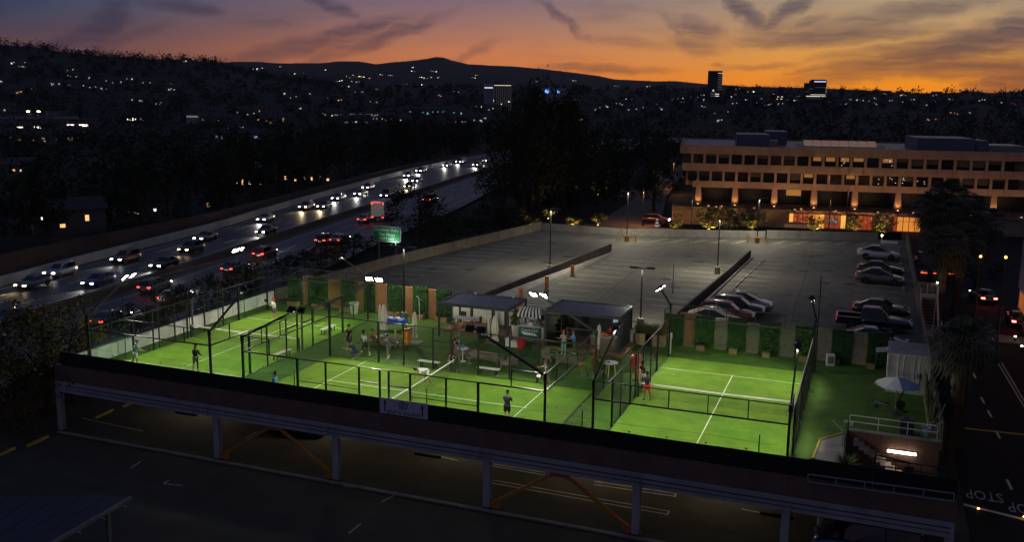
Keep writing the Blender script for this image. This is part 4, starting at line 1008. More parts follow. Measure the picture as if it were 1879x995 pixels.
# ---------------------------------------------------------------- striped cart
pc = at(974,621,.235); t = thing('drinks_cart', 'dark green drinks cart with a striped domed awning and script lettering', 'cart', pc, R_(3))
M_CART = mat('cart_green', (.008,.1,.055), .4, 0, .08, 3); M_STR = mat('awning_dark_stripe', (.02,.04,.03), .8, 0, .1, 3)
mb = MB(); mb.box(-.85,.85,-.4,.4,.08,1.0); mb.build('body', M_CART, t)
mb = MB(); mb.box(-.92,.92,-.47,.47,1.0,1.06); mb.build('counter_top', M_WHITE, t)
for x in (-.85,.85):
    for y in (-.4,.4): mb = MB(); mb.bar((x,y,1.06),(x,y,1.95), .04); mb.build('post', M_DGREY, t)
n = 13
for i in range(n):
    a0, a1 = -.95+1.9*i/n, -.95+1.9*(i+1)/n; b = MB(); rr = []
    for k in range(6):
        an = PI/2*k/5; f = 1-.22*math.sin(an); y = -.55*math.cos(an)*1.0; z = 1.95+.55*math.sin(an)
        rr.append([(a0*f, y, z), (a1*f, y, z)])
    rr += [[(x, -y, z) for x, y, z in r] for r in rr[::-1][1:]]
    b.loft(rr, False, False); b.add([(a0,-.55,1.95),(a1,-.55,1.95),(a1,-.56,1.78),(a0,-.56,1.78)], [(0,1,2,3)]); b.build('awning_stripe', M_WHITE if i % 2 == 0 else M_STR, t)
for s in (-1, 1):
    b = MB(); b.add([(s*.95*(1-.22*math.sin(PI*k/10)), -.55*math.cos(PI*k/10), 1.95+.55*math.sin(PI*k/10)) for k in range(11)], [tuple(range(11))]); b.build('awning_end', M_WHITE, t)
mb = MB(); mb.box(-.14,.2,-.2,.1,1.06,1.32); mb.build('ice_box', M_CANVAS, t)
mb = MB(); rnd = random.Random(9)
for k in range(70): mb.leaf((.05+rnd.gauss(0,.2), -.05+rnd.gauss(0,.1), 1.45+rnd.gauss(0,.1)), .1, rnd)
mb.build('flowers', mat('blue_flowers', (.1,.13,.3), .7, 0, .3, 5), t)
text('cart_lettering', 'Court-Club', .36, M_WHITE, t, Matrix.Translation((-.02,-.408,.72)) @ Matrix.Rotation(R_(90), 4, 'X'), .003, 'CENTER', .82).data.shear = .35
b = MB(); b.add([(-.62,-.406,.58),(.45,-.406,.5),(.68,-.406,.28),(.3,-.406,.34),(-.45,-.406,.36),(-.6,-.406,.46)], [(0,1,2,3,4,5)]); b.build('swoosh', M_WHITE, t)
for x in (-.6,.6): mb = MB(); mb.lathe([(.14,-.04),(.14,.04)], 12); o = mb.build('wheel', M_RUBBER, t); o.location = (x,-.36,.1); o.rotation_euler = (R_(90),0,0)

# ---------------------------------------------------------------- bar pergola
BX0, BX1, BY0, BY1 = -22.4, -16.7, 65.5, 69.3
decking('timber plinth under the bar pergola', BX0-.4, BX1+.5, BY0-.5, BY1+.3, .18)
bar = pergola('bar pergola with a slatted dark louvre roof and glass sides', BX0, BX1, BY0, BY1, 2.75, M_BLUEGR, 32)
bo = bar.location
def bp(name, x0, x1, y0, y1, z0, z1, m, parent=bar):
    mb = MB(); mb.box(x0-bo.x, x1-bo.x, y0-bo.y, y1-bo.y, z0, z1); return mb.build(name, m, parent)
M_SMOKE = glassm('smoked_glass', (.45,.47,.45))
for x0, x1 in ((BX0+.12, BX0+1.25),(BX0+1.3, BX0+2.3)): 
    bp('glass_panel', x0, x1, BY0-.02, BY0+.0, .2, 2.7, M_SMOKE); bp('glass_frame', x0-.04, x0, BY0-.04, BY0+.02, .2, 2.74, M_DGREY); bp('glass_frame', x0, x1, BY0-.04, BY0+.02, 1.35, 1.39, M_DGREY)
bp('back_panel', BX0+.1, BX1-.1, BY1-.12, BY1-.09, .2, 2.72, M_DGREY)
for i in range(14): bp('side_slat', BX1-.05, BX1-.01, BY0+.3+i*.255, BY0+.4+i*.255, .2, 2.7, M_DGREY)
t = thing('bar_counter', 'taupe bar counter at the right half of the bar pergola', 'counter', (-17.95, 65.9, .19))
mb = MB(); mb.box(-.9,1.0,-.3,.3,0,1.05); mb.build('front', mat('taupe_panel', (.15,.115,.085), .7, 0, .12, 2), t); mb = MB(); mb.box(-.97,1.07,-.37,.37,1.05,1.1); mb.build('counter_top', mat('pale_counter', (.4,.37,.3), .5, 0, .1, 3), t)
rnd = random.Random(11)
for i, (dx, col, h, r) in enumerate(((-1.1,(.1,.3,.05),.28,.11),(-.75,(.5,.5,.45),.36,.08),(-.55,(.5,.5,.45),.3,.08),(-.1,(.5,.08,.02),.32,.2),(.25,(.3,.1,.04),.22,.16))):
    tt = thing('bar_jar', ('green bottle','tall white jar','short white jar','red basket','brown bowl')[i]+' standing on the bar counter', ('bottle','jar','jar','basket','bowl')[i], (-17.85+dx*.75, 65.85, 1.29)); mb = MB(); mb.lathe([(r*.8,0),(r,h*.4),(r*.85,h*.8),(r*.4,h)], 10); mb.build('body', mat('jar_%d' % i, col, .4, 0, 0), tt); mb = MB(); mb.lathe([(r*.42,h),(r*.42,h+.04)], 8); mb.build('rim', M_DGREY, tt)
t = thing('menu_screen', 'pale blue lit screen hanging at the back of the bar', 'screen', (-17.5, 69.05, 1.55)); mb = MB(); mb.box(-.6,.6,-.04,.02,0,.75); mb.build('frame', M_BLACK, t); mb = MB(); mb.box(-.56,.56,-.05,-.042,.04,.71); mb.build('panel', emis('bar_screen', (.5,.8,.85), .35), t)
t = thing('shelf_unit', 'dark shelf unit with jars inside the right end of the bar', 'shelf', (-17.1, 67.7, .19))
for z in (.4,.85,1.3,1.75): mb = MB(); mb.box(-.25,.25,-.8,.8,z,z+.04); mb.build('shelf', M_GREY, t)
for y in (-.8,.8): mb = MB(); mb.box(-.26,.26,y-.03,y+.03,0,2.0); mb.build('upright', M_DGREY, t)
for z in (.44,.89,1.34,1.79):
    for k in range(4): mb = MB(); y = -.6+.4*k+rnd.uniform(-.06,.06); mb.lathe([(.08,z),(.09,z+.16),(.04,z+.24)], 8, (0,y,0)); mb.build('jar', (M_WHITE, M_CANVAS, M_GREY)[k % 3], t)
t = thing('bar_lamp', 'warm lamp under the louvre roof of the bar', 'lamp', (-18.6, 67, 2.6)); mb = MB(); mb.lathe([(.1,.0),(.12,.1),(.05,.14)], 10); mb.build('housing', M_DGREY, t); mb = MB(); mb.lathe([(.08,-.02),(.08,0)], 10); mb.build('bulb', emis('bar_bulb', (1,.75,.45), 25, True), t)
t = box_thing('ice_cooler', 'red upright cooler behind the right court side mesh', 'cooler', at(1166,682), (.6,.6,1.15), M_RED, 0, M_RED)
t = thing('ball_basket', 'yellow ball hopper in front of the red cooler', 'basket', at(1170,697)); mb = MB(); mb.lathe([(.17,.1),(.2,.7)], 10); mb.build('basket', mat('hopper_yellow', (.6,.3,.02), .5, 0, .2, 5), t); mb = MB(); mb.tube([(.2,0,0),(.2,0,.95),(-.2,0,.95),(-.2,0,0)], .02, 5); mb.build('frame', M_GREY, t)
t = thing('white_board', 'narrow white board leaning between the bar and wooden planters', 'board', at_y(1161,622,69.0)); t.location.z = .02; mb = MB(); mb.box(-.2,.2,-.02,.02,0,1.2); mb.build('board', M_WHITE, t); mb = MB(); mb.box(-.22,.22,-.03,.03,-.005,.05); mb.build('foot', M_GREY, t)
# utility meter box on the right court corner
t = thing('meter_box', 'small white switch box on a post at the far left of the right court', 'switch box', at_y(1230, 618, 67.6)); t.location.z = 0.012
mb = MB(); mb.box(-.09,.09,-.06,.06,0,1.2); mb.build('post', M_WHITE, t); mb = MB(); mb.box(-.14,.14,-.09,.09,1.2,1.6); mb.build('box', M_WHITE, t)

# ---------------------------------------------------------------- right hand terrace
t = box_thing('cabinet', 'leaning white cabinet against the back fence right of the right court', 'cabinet', at(1523,671), (.55,.45,.85), M_WHITE, .2)
mb = MB(); mb.box(-.2,.2,-.235,-.226,.2,.7); mb.build('grille', M_GREY, t)
KX0, KX1, KY0, KY1 = 1.75, 4.25, 64.4, 67.9
t = thing('shipping_container', 'white shipping container with its doors facing the courts', 'container', ((KX0+KX1)/2, KY0, .012))
w = (KX1-KX0)/2; d = KY1-KY0; h = 2.6
M_CONT = mat('container_white', (.58,.58,.52), .55, .1, .14, 1.2, 0, .4, 'Object', ((.22,.2,.17), 1.1, .5, (1,1,.3)))
b = MB(); nS = 12
for sx_ in (-1, 1):
    vs = []
    for i in range(nS*4+1):
        y = d*i/(nS*4); o = (.0,.03,.03,.0)[i % 4]; vs += [(sx_*(w-o), y+.06, .16), (sx_*(w-o), y+.06, h-.12)]
    b.add(vs, [(2*i,2*i+2,2*i+3,2*i+1) for i in range(nS*4)])
b.box(-w+.04,w-.04,d,d+.05,.16,h-.1); b.build('side_wall', M_CONT, t)
b = MB(); b.box(-w,w,.06,d+.05,h-.1,h-.04)
for i in range(10): b.box(-w+.08,w-.08,.2+i*d/10,.35+i*d/10,h-.038,h-.01)
b.build('roof', mat('container_roof', (.2,.21,.25), .5, .1, .2, 1.5), t)
for sx_ in (-1, 1):
    mb = MB(); mb.box(sx_*w-.06, sx_*w+.06, -.03, .09, 0, h); mb.build('corner_post', M_CONT, t)
    b = MB(); b.box(min(0,sx_*(w-.07))+.01, max(0,sx_*(w-.07))-.01, .02, .06, .16, h-.14)
    for z in (.7,1.25,1.8): b.box(min(.05*sx_,sx_*(w-.12)), max(.05*sx_,sx_*(w-.12)), -.0, .018, z, z+.2)
    dr = b.build('door', M_CONT, t)
    for k in (.25,.52): mb = MB(); mb.tube([(sx_*w*k,-.05,.1),(sx_*w*k,-.05,h-.05)], .025, 6); mb.build('lock_bar', M_WHITE, dr)
mb = MB(); mb.box(-w+.065,w-.065,-.02,.08,h-.13,h-.002); mb.box(-w+.065,w-.065,-.02,.08,0,.15); mb.build('frame', M_CONT, t)
mb = MB(); mb.box(.55,.8,-.03,-.005,1.1,1.45); mb.build('notice', M_DGREY, t)
b = MB(); b.add([(-w-.8,.9,2.35),(-w-.05,.9,2.5),(-w-.05,2.1,2.5),(-w-.8,2.1,2.35),(-w-.8,.9,2.3),(-w-.05,.9,2.45),(-w-.05,2.1,2.45),(-w-.8,2.1,2.3)],[(0,1,2,3),(7,6,5,4),(0,4,5,1),(1,5,6,2),(2,6,7,3),(3,7,4,0)]); b.build('side_flap', M_GREY, t)
mb = MB(); mb.bar((-w-.76,.95,1.6),(-w-.76,.95,2.31),.04); mb.build('flap_strut', M_GREY, t)
# open umbrella
pu = at(1642,760); t = thing('open_umbrella', 'open white umbrella with its shaded side coloured blue, in front of the container', 'umbrella', pu)
zc = 2.35; n = 8
M_USHADE = mat('umbrella_shade_blue', (.2,.25,.37), .7, 0, .1, 3); M_UW = mat('umbrella_white', (.55,.54,.5), .7, 0, .1, 3)  # blue panels paint the shade on the umbrella's right side
for k in range(n):
    a0, a1 = 2*PI*k/n+.2, 2*PI*(k+1)/n+.2; r = 1.35
    b = MB(); pts = []
    b.add([(0,0,zc),(r*.55*math.cos(a0),r*.55*math.sin(a0),zc-.22),(r*.55*math.cos(a1),r*.55*math.sin(a1),zc-.22),(r*math.cos(a0),r*math.sin(a0),zc-.5),(r*math.cos((a0+a1)/2)*.95,r*math.sin((a0+a1)/2)*.95,zc-.47),(r*math.cos(a1),r*math.sin(a1),zc-.5)], [(0,1,2),(1,3,4),(1,4,2),(2,4,5)])
    b.build('canopy_panel', M_USHADE if k in (0,6,7) else M_UW, t, False)
    mb = MB(); mb.bar((0,0,zc-.03),(r*math.cos(a0),r*math.sin(a0),zc-.51),.02); mb.build('rib', M_GREY, t)
mb = MB(); mb.tube([(0,0,.02),(0,0,zc+.08)], .028, 8); mb.build('pole', M_GREY, t)
mb = MB(); mb.lathe([(.3,0),(.3,.06),(.06,.1)], 12); mb.build('base', M_DGREY, t)
# rowing machine
p = at(1634,752); t = thing('rowing_machine', 'black rowing machine with a long rail below the open umbrella', 'exercise machine', p, R_(-14))
mb = MB(); mb.bar((-1.0,0,.3),(.35,0,.22),.09,.1); mb.build('rail', M_GREY, t); mb = MB(); mb.bar((-.9,-.3,.03),(-.9,.3,.03),.07); mb.bar((-.9,0,.05),(-.9,0,.26),.06); mb.build('rear_foot', M_BLACK, t)
mb = MB(); mb.bar((.8,-.32,.03),(.8,.32,.03),.07); mb.bar((.35,0,.24),(.8,0,.06),.08); mb.build('front_foot', M_BLACK, t)
mb = MB(); mb.lathe([(.28,-.09),(.3,-.04),(.3,.04),(.28,.09)], 16); o = mb.build('flywheel', M_BLACK, t); o.location = (.55,0,.42); o.rotation_euler = (R_(90),0,0)
mb = MB(); mb.bar((.3,0,.3),(.62,0,1.15),.07); mb.cbox((.64,0,1.2),(.05,.3,.2)); mb.build('monitor_arm', M_BLACK, t); mb = MB(); mb.cbox((-.25,0,.38),(.34,.36,.06)); mb.build('seat', M_BLACK, t)
t = box_thing('wheelie_bin', 'dark grey lidded bin behind the stair railing', 'bin', at(1662,797), (.75,.6,.95), M_DGREY, .1, M_DGREY)
t = thing('bucket', 'pale bucket beside the dark bin at the cactus bed', 'bucket', at(1697,800)); mb = MB(); mb.lathe([(.22,0),(.27,.5),(.25,.5),(.2,.05)], 12); mb.build('tub', M_WHITE, t); mb = MB(); mb.tube([(-.26,0,.48),(0,-.1,.6),(.26,0,.48)], .012, 5); mb.build('handle', M_GREY, t)
# cactus bed along the parapet
t = thing('cactus_bed', 'bed of tall spiky cacti along the street side parapet', 'plants', (4.3, 60.2, .012))
mb = MB(); mb.box(-.3,.2,-3.8,3.6,0,.35); mb.build('bed_wall', M_PCONC, t)
b = MB(); rnd = random.Random(15)
for i in range(46):
    x, y = rnd.uniform(-.25,.15), rnd.uniform(-3.6,3.4); hh = rnd.uniform(.7,2.1); q = [(x,y,.3)]
    q += [(x+rnd.gauss(0,.08), y+rnd.gauss(0,.08), .3+hh*.5), (x+rnd.gauss(0,.15), y+rnd.gauss(0,.15), .3+hh)]
    b.tube(q, [.07,.075,.03], 5)
b.build('stems', mat('cactus_green', (.05,.06,.025), .7, 0, .4, 3), t)['kind'] = 'stuff'
# stair opening at bottom right
M_BRK = mat('red_brick', (.17,.085,.055), .85, 0, .25, 2)
tb_ = M_BRK.node_tree; bn = tb_.nodes.new('ShaderNodeTexBrick'); bn.inputs['Scale'].default_value = 4.6; bn.inputs['Color1'].default_value = (.2,.1,.06,1); bn.inputs['Color2'].default_value = (.13,.06,.04,1); bn.inputs['Mortar'].default_value = (.1,.075,.06,1)
mpn = tb_.nodes.new('ShaderNodeMapping'); tcn = tb_.nodes.new('ShaderNodeTexCoord'); tb_.links.new(tcn.outputs['Object'], mpn.inputs[0]); mpn.inputs['Rotation'].default_value = (R_(90),0,0); tb_.links.new(mpn.outputs[0], bn.inputs['Vector']); tb_.links.new(bn.outputs['Color'], tb_.nodes['Principled BSDF'].inputs['Base Color'])
t = thing('brick_wall', 'red brick wall of the stair opening lit by a white tube lamp', 'wall', (0,0,0)); mb = MB(); mb.box(-.34,4.55,55.75,55.93,ZL,-.02); mb.build('brickwork', M_BRK, t); mb = MB(); mb.box(-.36,4.57,55.7,55.98,-.018,.08); mb.build('coping', M_CONC, t)
t = thing('brick_wall', 'brick side wall of the stair opening nearest the right court', 'wall', (0,0,0)); mb = MB(); mb.box(-.36,-.345,46.6,55.74,ZL,-.56); mb.build('brickwork', M_BRK, t)
pa, pb = at_y(1629,829,55.6), at_y(1681,835,55.6)
t = thing('tube_lamp', 'bright white tube lamp on the brick wall of the stair opening', 'lamp', ((pa.x+pb.x)/2, 55.68, (pa.z+pb.z)/2)); Lh = (pb.x-pa.x)/2
mb = MB(); mb.box(-Lh-.03,Lh+.03,-.02,.06,-.08,.08); mb.build('housing', M_WHITE, t); mb = MB(); mb.box(-Lh,Lh,-.07,-.022,-.06,.06); mb.build('tube', emis('stair_tube', (1,.93,.8), 22, True), t)
def railing(label, a, b, h=.95, n=4, m=M_WHITE, bars=2, name='railing', group=None):
    a = Vector(a); b = Vector(b); t = thing(name, label, 'railing', a, 0, group); d = b-a
    for i in range(n): mb = MB(); p = d*i/(n-1); mb.bar(p, p+Vector((0,0,h)), .045); mb.build('post', m, t)
    for k in range(bars): mb = MB(); z = Vector((0,0,h-.38*k*(2/bars))); mb.bar(z, d+z, .05); mb.build('rail', m, t)
    return t
railing('white pipe railing along the back of the brick stair opening', (-.3,56.1,.08), (4.4,56.1,.08), .75, 4)
railing('pale blue pipe railing in front of the black screen at bottom right', at_y(1482,884,45.5), at_y(1750,920,45.5), .36, 6, mat('rail_blue_grey', (.3,.31,.4), .5, .2, .1, 4))
b = MB(); t = thing('stair_flight', 'dark stair flight descending along the brick wall', 'stairs', (0,0,0))
for k in range(9): mb = MB(); mb.box(.0+.3*k,.29+.3*k,54.2,55.6,-.3-.2*k-.06,-.3-.2*k); mb.build('step', M_STONE, t)
for k in range(6): mb = MB(); mb.bar((-.2,55.55-.01*k,-.15-.28*k),(3.2-.5*k,55.55-.01*k,-2.35),.04); mb.build('rail', M_SOFA, t)
mb = MB(); mb.box(-.3,4.5,51.0,54.0,-2.6,-2.5); tag(mb.build('landing', M_CONC, None), None, None, None, 'structure')
railing('dark railing in front of the lit stair landing', (.9,49.55,0), (4.5,49.55,0), .85, 4, M_BLACK)
t = thing('gate_frame', 'dark square gate frame with a sign in front of the lit stair landing', 'gate', (1.1,49.3,0)); mb = MB(); mb.bar((0,0,0),(0,0,1.2),.08); mb.bar((1.6,0,0),(1.6,0,1.0),.08); mb.bar((0,0,1.15),(1.6,0,.95),.07); mb.build('frame', M_BLACK, t); mb = MB(); mb.box(1.4,1.85,-.03,.0,.35,.75); mb.build('sign_plate', M_DGREY, t)
# grooved ramp apron
t = thing('ramp_apron', 'grooved concrete apron with a yellow edge beside the right court', 'ramp', (0,0,.014)); P0 = [at(1500,845), at(1506,812), at(1560,800), at(1552,852)]
P0 = [Vector((-1.9,50.2,0)), Vector((-1.7,53.2,0)), Vector((-.5,54.8,0)), Vector((-.42,50.0,0))]
b = MB(); b.prism([(p.x,p.y) for p in P0], 0, .1); b.build('slab', M_CONC, t)
mb = MB(); mb.bar(P0[0]+Vector((-.06,0,.075)), P0[1]+Vector((-.06,0,.075)), .1, .15); mb.bar(P0[1]+Vector((-.04,.05,.075)), P0[2]+Vector((-.04,.05,.075)), .1, .15); mb.build('yellow_edge', M_YELL, t)
railing('short slanted handrail on the grooved concrete apron', (-1.2,54.2,.1), (-.55,52.6,.1), .9, 2, M_GREY, 1)
p = at(1556,862); t = thing('camera_pole', 'pole with a small white camera at the stair opening corner', 'pole', (-.33,52.2,0)); hh = at_y(1557,775,52.2).z
mb = MB(); mb.bar((0,0,-.5),(0,0,hh),.09); mb.build('pole', M_RAIL, t); mb = MB(); mb.cbox((.16,0,hh-.08),(.18,.14,.2)); mb.cbox((-.14,0,hh+.0),(.2,.12,.14)); mb.build('camera', M_WHITE, t)
t = thing('agave', 'spiky dark agave plant beside the grooved apron', 'plant', (-.25,49.0,.1)); b = MB(); rnd = random.Random(8)
for i in range(46):
    an = rnd.uniform(0,6.28); e = rnd.uniform(.15,1.2); Lh = rnd.uniform(.7,1.0); dx, dy, dz = math.cos(an)*math.cos(e), math.sin(an)*math.cos(e), math.sin(e)
    s = Vector((-math.sin(an), math.cos(an), 0))*.05; tip = Vector((dx,dy,dz))*Lh; midp = tip*.5
    b.add([Vector((0,0,.3))+s*.5, Vector((0,0,.3))-s*.5, Vector((0,0,.3))+midp-s, Vector((0,0,.3))+tip, Vector((0,0,.3))+midp+s], [(0,1,2,4),(4,2,3)])
b.build('leaves', M_LEAF3, t); b = MB(); b.lathe([(.16,0),(.12,.34)], 8); b.build('stem', M_BARK, t)
# steel stairs on the street side
t = thing('steel_stairs', 'steel stair tower with white railings descending to the street', 'stairs', (0,0,0))
M_STEP = mat('red_oxide_steel', (.16,.07,.05), .7, 0, .2, 3)
def flight(y0, z0, y1, z1, x0, x1):
    n = max(3, int(abs(z1-z0)/.18))
    for i in range(n): y = y0+(y1-y0)*(i+.5)/n; z = z0+(z1-z0)*(i+.5)/n; mb = MB(); mb.box(x0,x1,y-.17,y+.17,z-.04,z); mb.build('step', M_STEP, t)
    for x in (x0-.03,x1+.03): mb = MB(); mb.bar((x,y0,z0-.1),(x,y1,z1-.1),.05,.25); mb.build('stringer', M_WHITE, t)
    for x in (x0-.03,x1+.03):
        mb = MB(); mb.bar((x,y0,z0+.95),(x,y1,z1+.95),.05); mb.bar((x,y0,z0+.5),(x,y1,z1+.5),.035); mb.build('handrail', M_WHITE, t)
def rail_grid(a, b, z, n=5):
    a = Vector((*a,z)); b = Vector((*b,z))
    for k in range(n): mb = MB(); v = Vector((0,0,.2+.2*k)); mb.bar(a+v,b+v,.04); mb.build('railing_bar', M_WHITE, t)
    for f in (0,.5,1): mb = MB(); p = a+(b-a)*f; mb.bar(p,p+Vector((0,0,1.05)),.05); mb.build('railing_post', M_WHITE, t)
mb = MB(); mb.box(4.75,6.6,97.0,99.4,-.12,-.005); mb.build('landing', M_CONC, t); rail_grid((4.8,99.35),(6.55,99.35),0); rail_grid((6.55,97.1),(6.55,99.3),0)
flight(96.9,0,91.6,-1.9,5.0,6.4); mb = MB(); mb.box(4.85,6.7,89.2,91.5,-2.05,-1.92); mb.build('landing', M_CONC, t); rail_grid((4.9,89.25),(6.65,89.25),-1.95)
rail_grid((6.6,89.3),(6.6,91.4),-1.95); flight(89.1,-1.95,84.6,-3.6,5.0,6.4); mb = MB(); mb.box(4.85,6.7,82.0,84.5,-3.7,-3.6); mb.build('landing', M_CONC, t); rail_grid((4.9,82.05),(6.65,82.05),-3.6)
for x, y, z in ((4.9,99.2,-.13),(6.5,99.2,-.13),(4.95,89.4,-2.06),(6.6,89.4,-2.06)): mb = MB(); mb.bar((x,y,ZL),(x,y,z),.12); mb.build('support', M_WHITE, t)
mb = MB(); mb.cbox((6.5,99.3,1.15),(.12,.12,.08)); mb.build('lamp', emis('stair_lamp', (1,.9,.7), 25, True), t)
t = thing('deck_lamp_box', 'small lit white barrier lamp box at the far right corner of the deck', 'barrier', at(1632,447)); mb = MB(); mb.box(-1.0,1.0,-.1,.1,0,.35); mb.build('board', M_WHITE, t); mb = MB(); mb.box(-1.05,-.95,-.05,.05,.0,1.1); mb.build('post', M_WHITE, t); mb = MB(); mb.cbox((-1.0,-.08,1.0),(.12,.06,.2)); mb.build('lamp', emis('barrier_lamp', (1,.9,.7), 20, True), t)

# ---------------------------------------------------------------- people
SKIN = []
M_SKIN = mat('skin_light', (.42,.24,.16), .6, 0, .06, 4); M_SKIN2 = mat('skin_tan', (.3,.16,.095), .6, 0, .06, 4); M_SKIN3 = mat('skin_dark', (.1,.055,.035), .6, 0, .06, 4)
def cloth(name, c): return mat('cloth_'+name, c, .85, 0, .12, 6)
K_BLACK = cloth('black', (.014,.014,.017)); K_WHITE = cloth('white', (.62,.62,.58)); K_RED = cloth('red', (.55,.03,.02)); K_BLUE = cloth('blue', (.06,.27,.5)); K_TEAL = cloth('teal', (.22,.42,.42)); K_MAROON = cloth('maroon', (.11,.022,.02)); K_GREY = cloth('grey', (.13,.13,.14)); K_NAVY = cloth('navy', (.02,.03,.07)); K_DENIM = cloth('denim', (.2,.38,.42)); K_KHAKI = cloth('khaki', (.3,.25,.17)); K_GREEN = cloth('green', (.05,.12,.04))
K_HAIR = mat('hair_dark', (.018,.012,.009), .7, 0, 0); K_HAIRB = mat('hair_brown', (.11,.06,.03), .7, 0, 0); K_HAIRR = mat('hair_red', (.35,.1,.05), .7, 0, 0)
def skinned(name, chains, mats, parent, sub=1):
    """chains: list of (key list); points dict key -> (pos, radius). builds one continuous skinned mesh"""
    pts, edges, root = chains
    keys = list(pts); ix = {k: i for i, k in enumerate(keys)}
    me = bpy.data.meshes.new(name); me.from_pydata([tuple(pts[k][0]) for k in keys], [(ix[a], ix[b]) for a, b in edges], [])
    o = bpy.data.objects.new(name, me); C.objects.link(o); o.parent = parent
    md = o.modifiers.new('Skin', 'SKIN'); md.use_smooth_shade = True; md.branch_smoothing = .4
    if not me.skin_vertices: me.attributes  # layer is made with the modifier
    sv = me.skin_vertices[0].data if me.skin_vertices else None
    if sv is None:
        bm = bmesh.new(); bm.from_mesh(me); bm.verts.layers.skin.verify(); bm.to_mesh(me); bm.free(); sv = me.skin_vertices[0].data
    for k, i in ix.items():
        r = pts[k][1]; sv[i].radius = r if isinstance(r, tuple) else (r, r); sv[i].use_root = (k == root)
    sb = o.modifiers.new('Subdivision', 'SUBSURF'); sb.levels = sub; sb.render_levels = sub
    SKIN.append((o, mats)); return o
def person(label, loc, rz, shirt=K_BLACK, pants=K_BLACK, skin=M_SKIN, hair=K_HAIR, h=1.75, lean=0, legs=((6,4),(-8,10)), arms=((10,12,25),(10,12,25)), sit=False,
           cap=None, longhair=False, shorts=True, shoes=K_WHITE, socks=False, sleeves=.72, racket=None, dress=False, spread=.0, group=None, headpitch=0, longsleeve=False):
    """faces local +Y. legs: (hip forward, knee flex) right, left; arms: (shoulder forward, abduction, elbow flex)"""
    k = h/1.75; t = thing('person', label, 'person', loc, rz, group)
    V = Vector
    zp = .93 if not sit else .52
    dirh = lambda a: (math.sin(R_(a)), -math.cos(R_(a)))
    P = {}
    le = R_(lean)
    def up(d, x=0, y=0): return V((x, d*math.sin(le)+y*math.cos(le), zp + d*math.cos(le) - y*math.sin(le)))
    P['pel'] = (V((0,0,zp)), (.135,.105)); P['wai'] = (up(.17), (.138,.105)); P['che'] = (up(.38), (.172,.122)); P['nkb'] = (up(.53), (.075,.07)); P['nck'] = (up(.59,0,.01), .056)
    hp = R_(headpitch+lean*.6); hb = up(.63, 0, .02)
    def hd(z, y): return hb + V((0, z*math.sin(hp)+y*math.cos(hp), z*math.cos(hp)-y*math.sin(hp)))
    P['hd0'] = (hd(.03,.02), (.066,.075)); P['hd1'] = (hd(.11,.015), (.077,.095)); P['hd2'] = (hd(.175,.0), (.064,.078))
    P['nos'] = (hd(.075,.115), .014)
    E = [('pel','wai'),('wai','che'),('che','nkb'),('nkb','nck'),('nck','hd0'),('hd0','hd1'),('hd1','hd2'),('hd0','nos')]
    for s, sx_ in (('r',1),('l',-1)):
        P['ear'+s] = (hd(.09,-.01)+V((sx_*.088,0,0)), (.012,.022)); E.append(('hd1','ear'+s))
    for i, (s, sx_) in enumerate((('r',1),('l',-1))):
        a, kf = legs[i]; hx = sx_*.095
        hip = V((hx, 0, zp-.04)); dy, dz = dirh(a); kn = hip + V((sx_*(.02+spread*.5), dy*.43, dz*.43)); dy, dz = dirh(a-kf); an = kn + V((sx_*spread*.5, dy*.42, dz*.42))
        P['hip'+s] = (hip, .092); P['thi'+s] = ((hip*.5+kn*.5), .085); P['kne'+s] = (kn, .056); P['clf'+s] = (kn*.62+an*.38+V((0,-.02,0)), .056); P['ank'+s] = (an, .037)
        P['hee'+s] = (an+V((0,-.04,-.045)), .036); P['toe'+s] = (an+V((sx_*.03,.17,-.055)), (.04,.028))
        E += [('pel','hip'+s),('hip'+s,'thi'+s),('thi'+s,'kne'+s),('kne'+s,'clf'+s),('clf'+s,'ank'+s),('ank'+s,'hee'+s),('ank'+s,'toe'+s)]
        pf, ab, ef = arms[i]; sh = up(.47, sx_*.185); ab = R_(ab)
        def ad(p): return V((sx_*math.sin(ab), math.sin(R_(p))*math.cos(ab), -math.cos(R_(p))*math.cos(ab)))
        eb = sh + ad(pf)*.29; wr = eb + ad(pf+ef)*.25; pm = wr + ad(pf+ef+4)*.075
        P['sho'+s] = (sh, .066); P['elb'+s] = (eb, .043); P['wri'+s] = (wr, (.028,.024)); P['pal'+s] = (pm, (.036,.016))
        E += [('che','sho'+s),('sho'+s,'elb'+s),('elb'+s,'wri'+s),('wri'+s,'pal'+s)]
        f = ad(pf+ef+4); lat = V((0,1,0)) if abs(f.y) < .8 else V((1,0,0)); lat = (lat - f*lat.dot(f)).normalized(); cu = f.cross(lat)*(sx_)
        for j, (o, ln) in enumerate(((-.027,.07),(-.009,.08),(.009,.075),(.027,.06))):
            b0 = pm + lat*o + f*.03; b1 = b0 + f*ln*.5 + cu*.012*(1+j*.3); b2 = b1 + f*ln*.4 + cu*.03
            for q, (pp, r) in enumerate(((b0,.0095),(b1,.0085),(b2,.007))): P['f%s%d%d' % (s,j,q)] = (pp, r)
            E += [('pal'+s,'f%s%d0' % (s,j)),('f%s%d0' % (s,j),'f%s%d1' % (s,j)),('f%s%d1' % (s,j),'f%s%d2' % (s,j))]
        P['t%s0' % s] = (pm - lat*.04 - f*.02, .011); P['t%s1' % s] = (pm - lat*.055 + f*.02, .009); E += [('pal'+s,'t%s0' % s),('t%s0' % s,'t%s1' % s)]
    lo = min(P[q][0].z - .03 for q in ('heer','heel','toer','toel'))
    for q in P: P[q] = ((P[q][0]-V((0,0,lo)))*k, tuple(x*k for x in P[q][1]) if isinstance(P[q][1], tuple) else P[q][1]*k)
    skinned('body', (P, E, 'pel'), [skin], t)
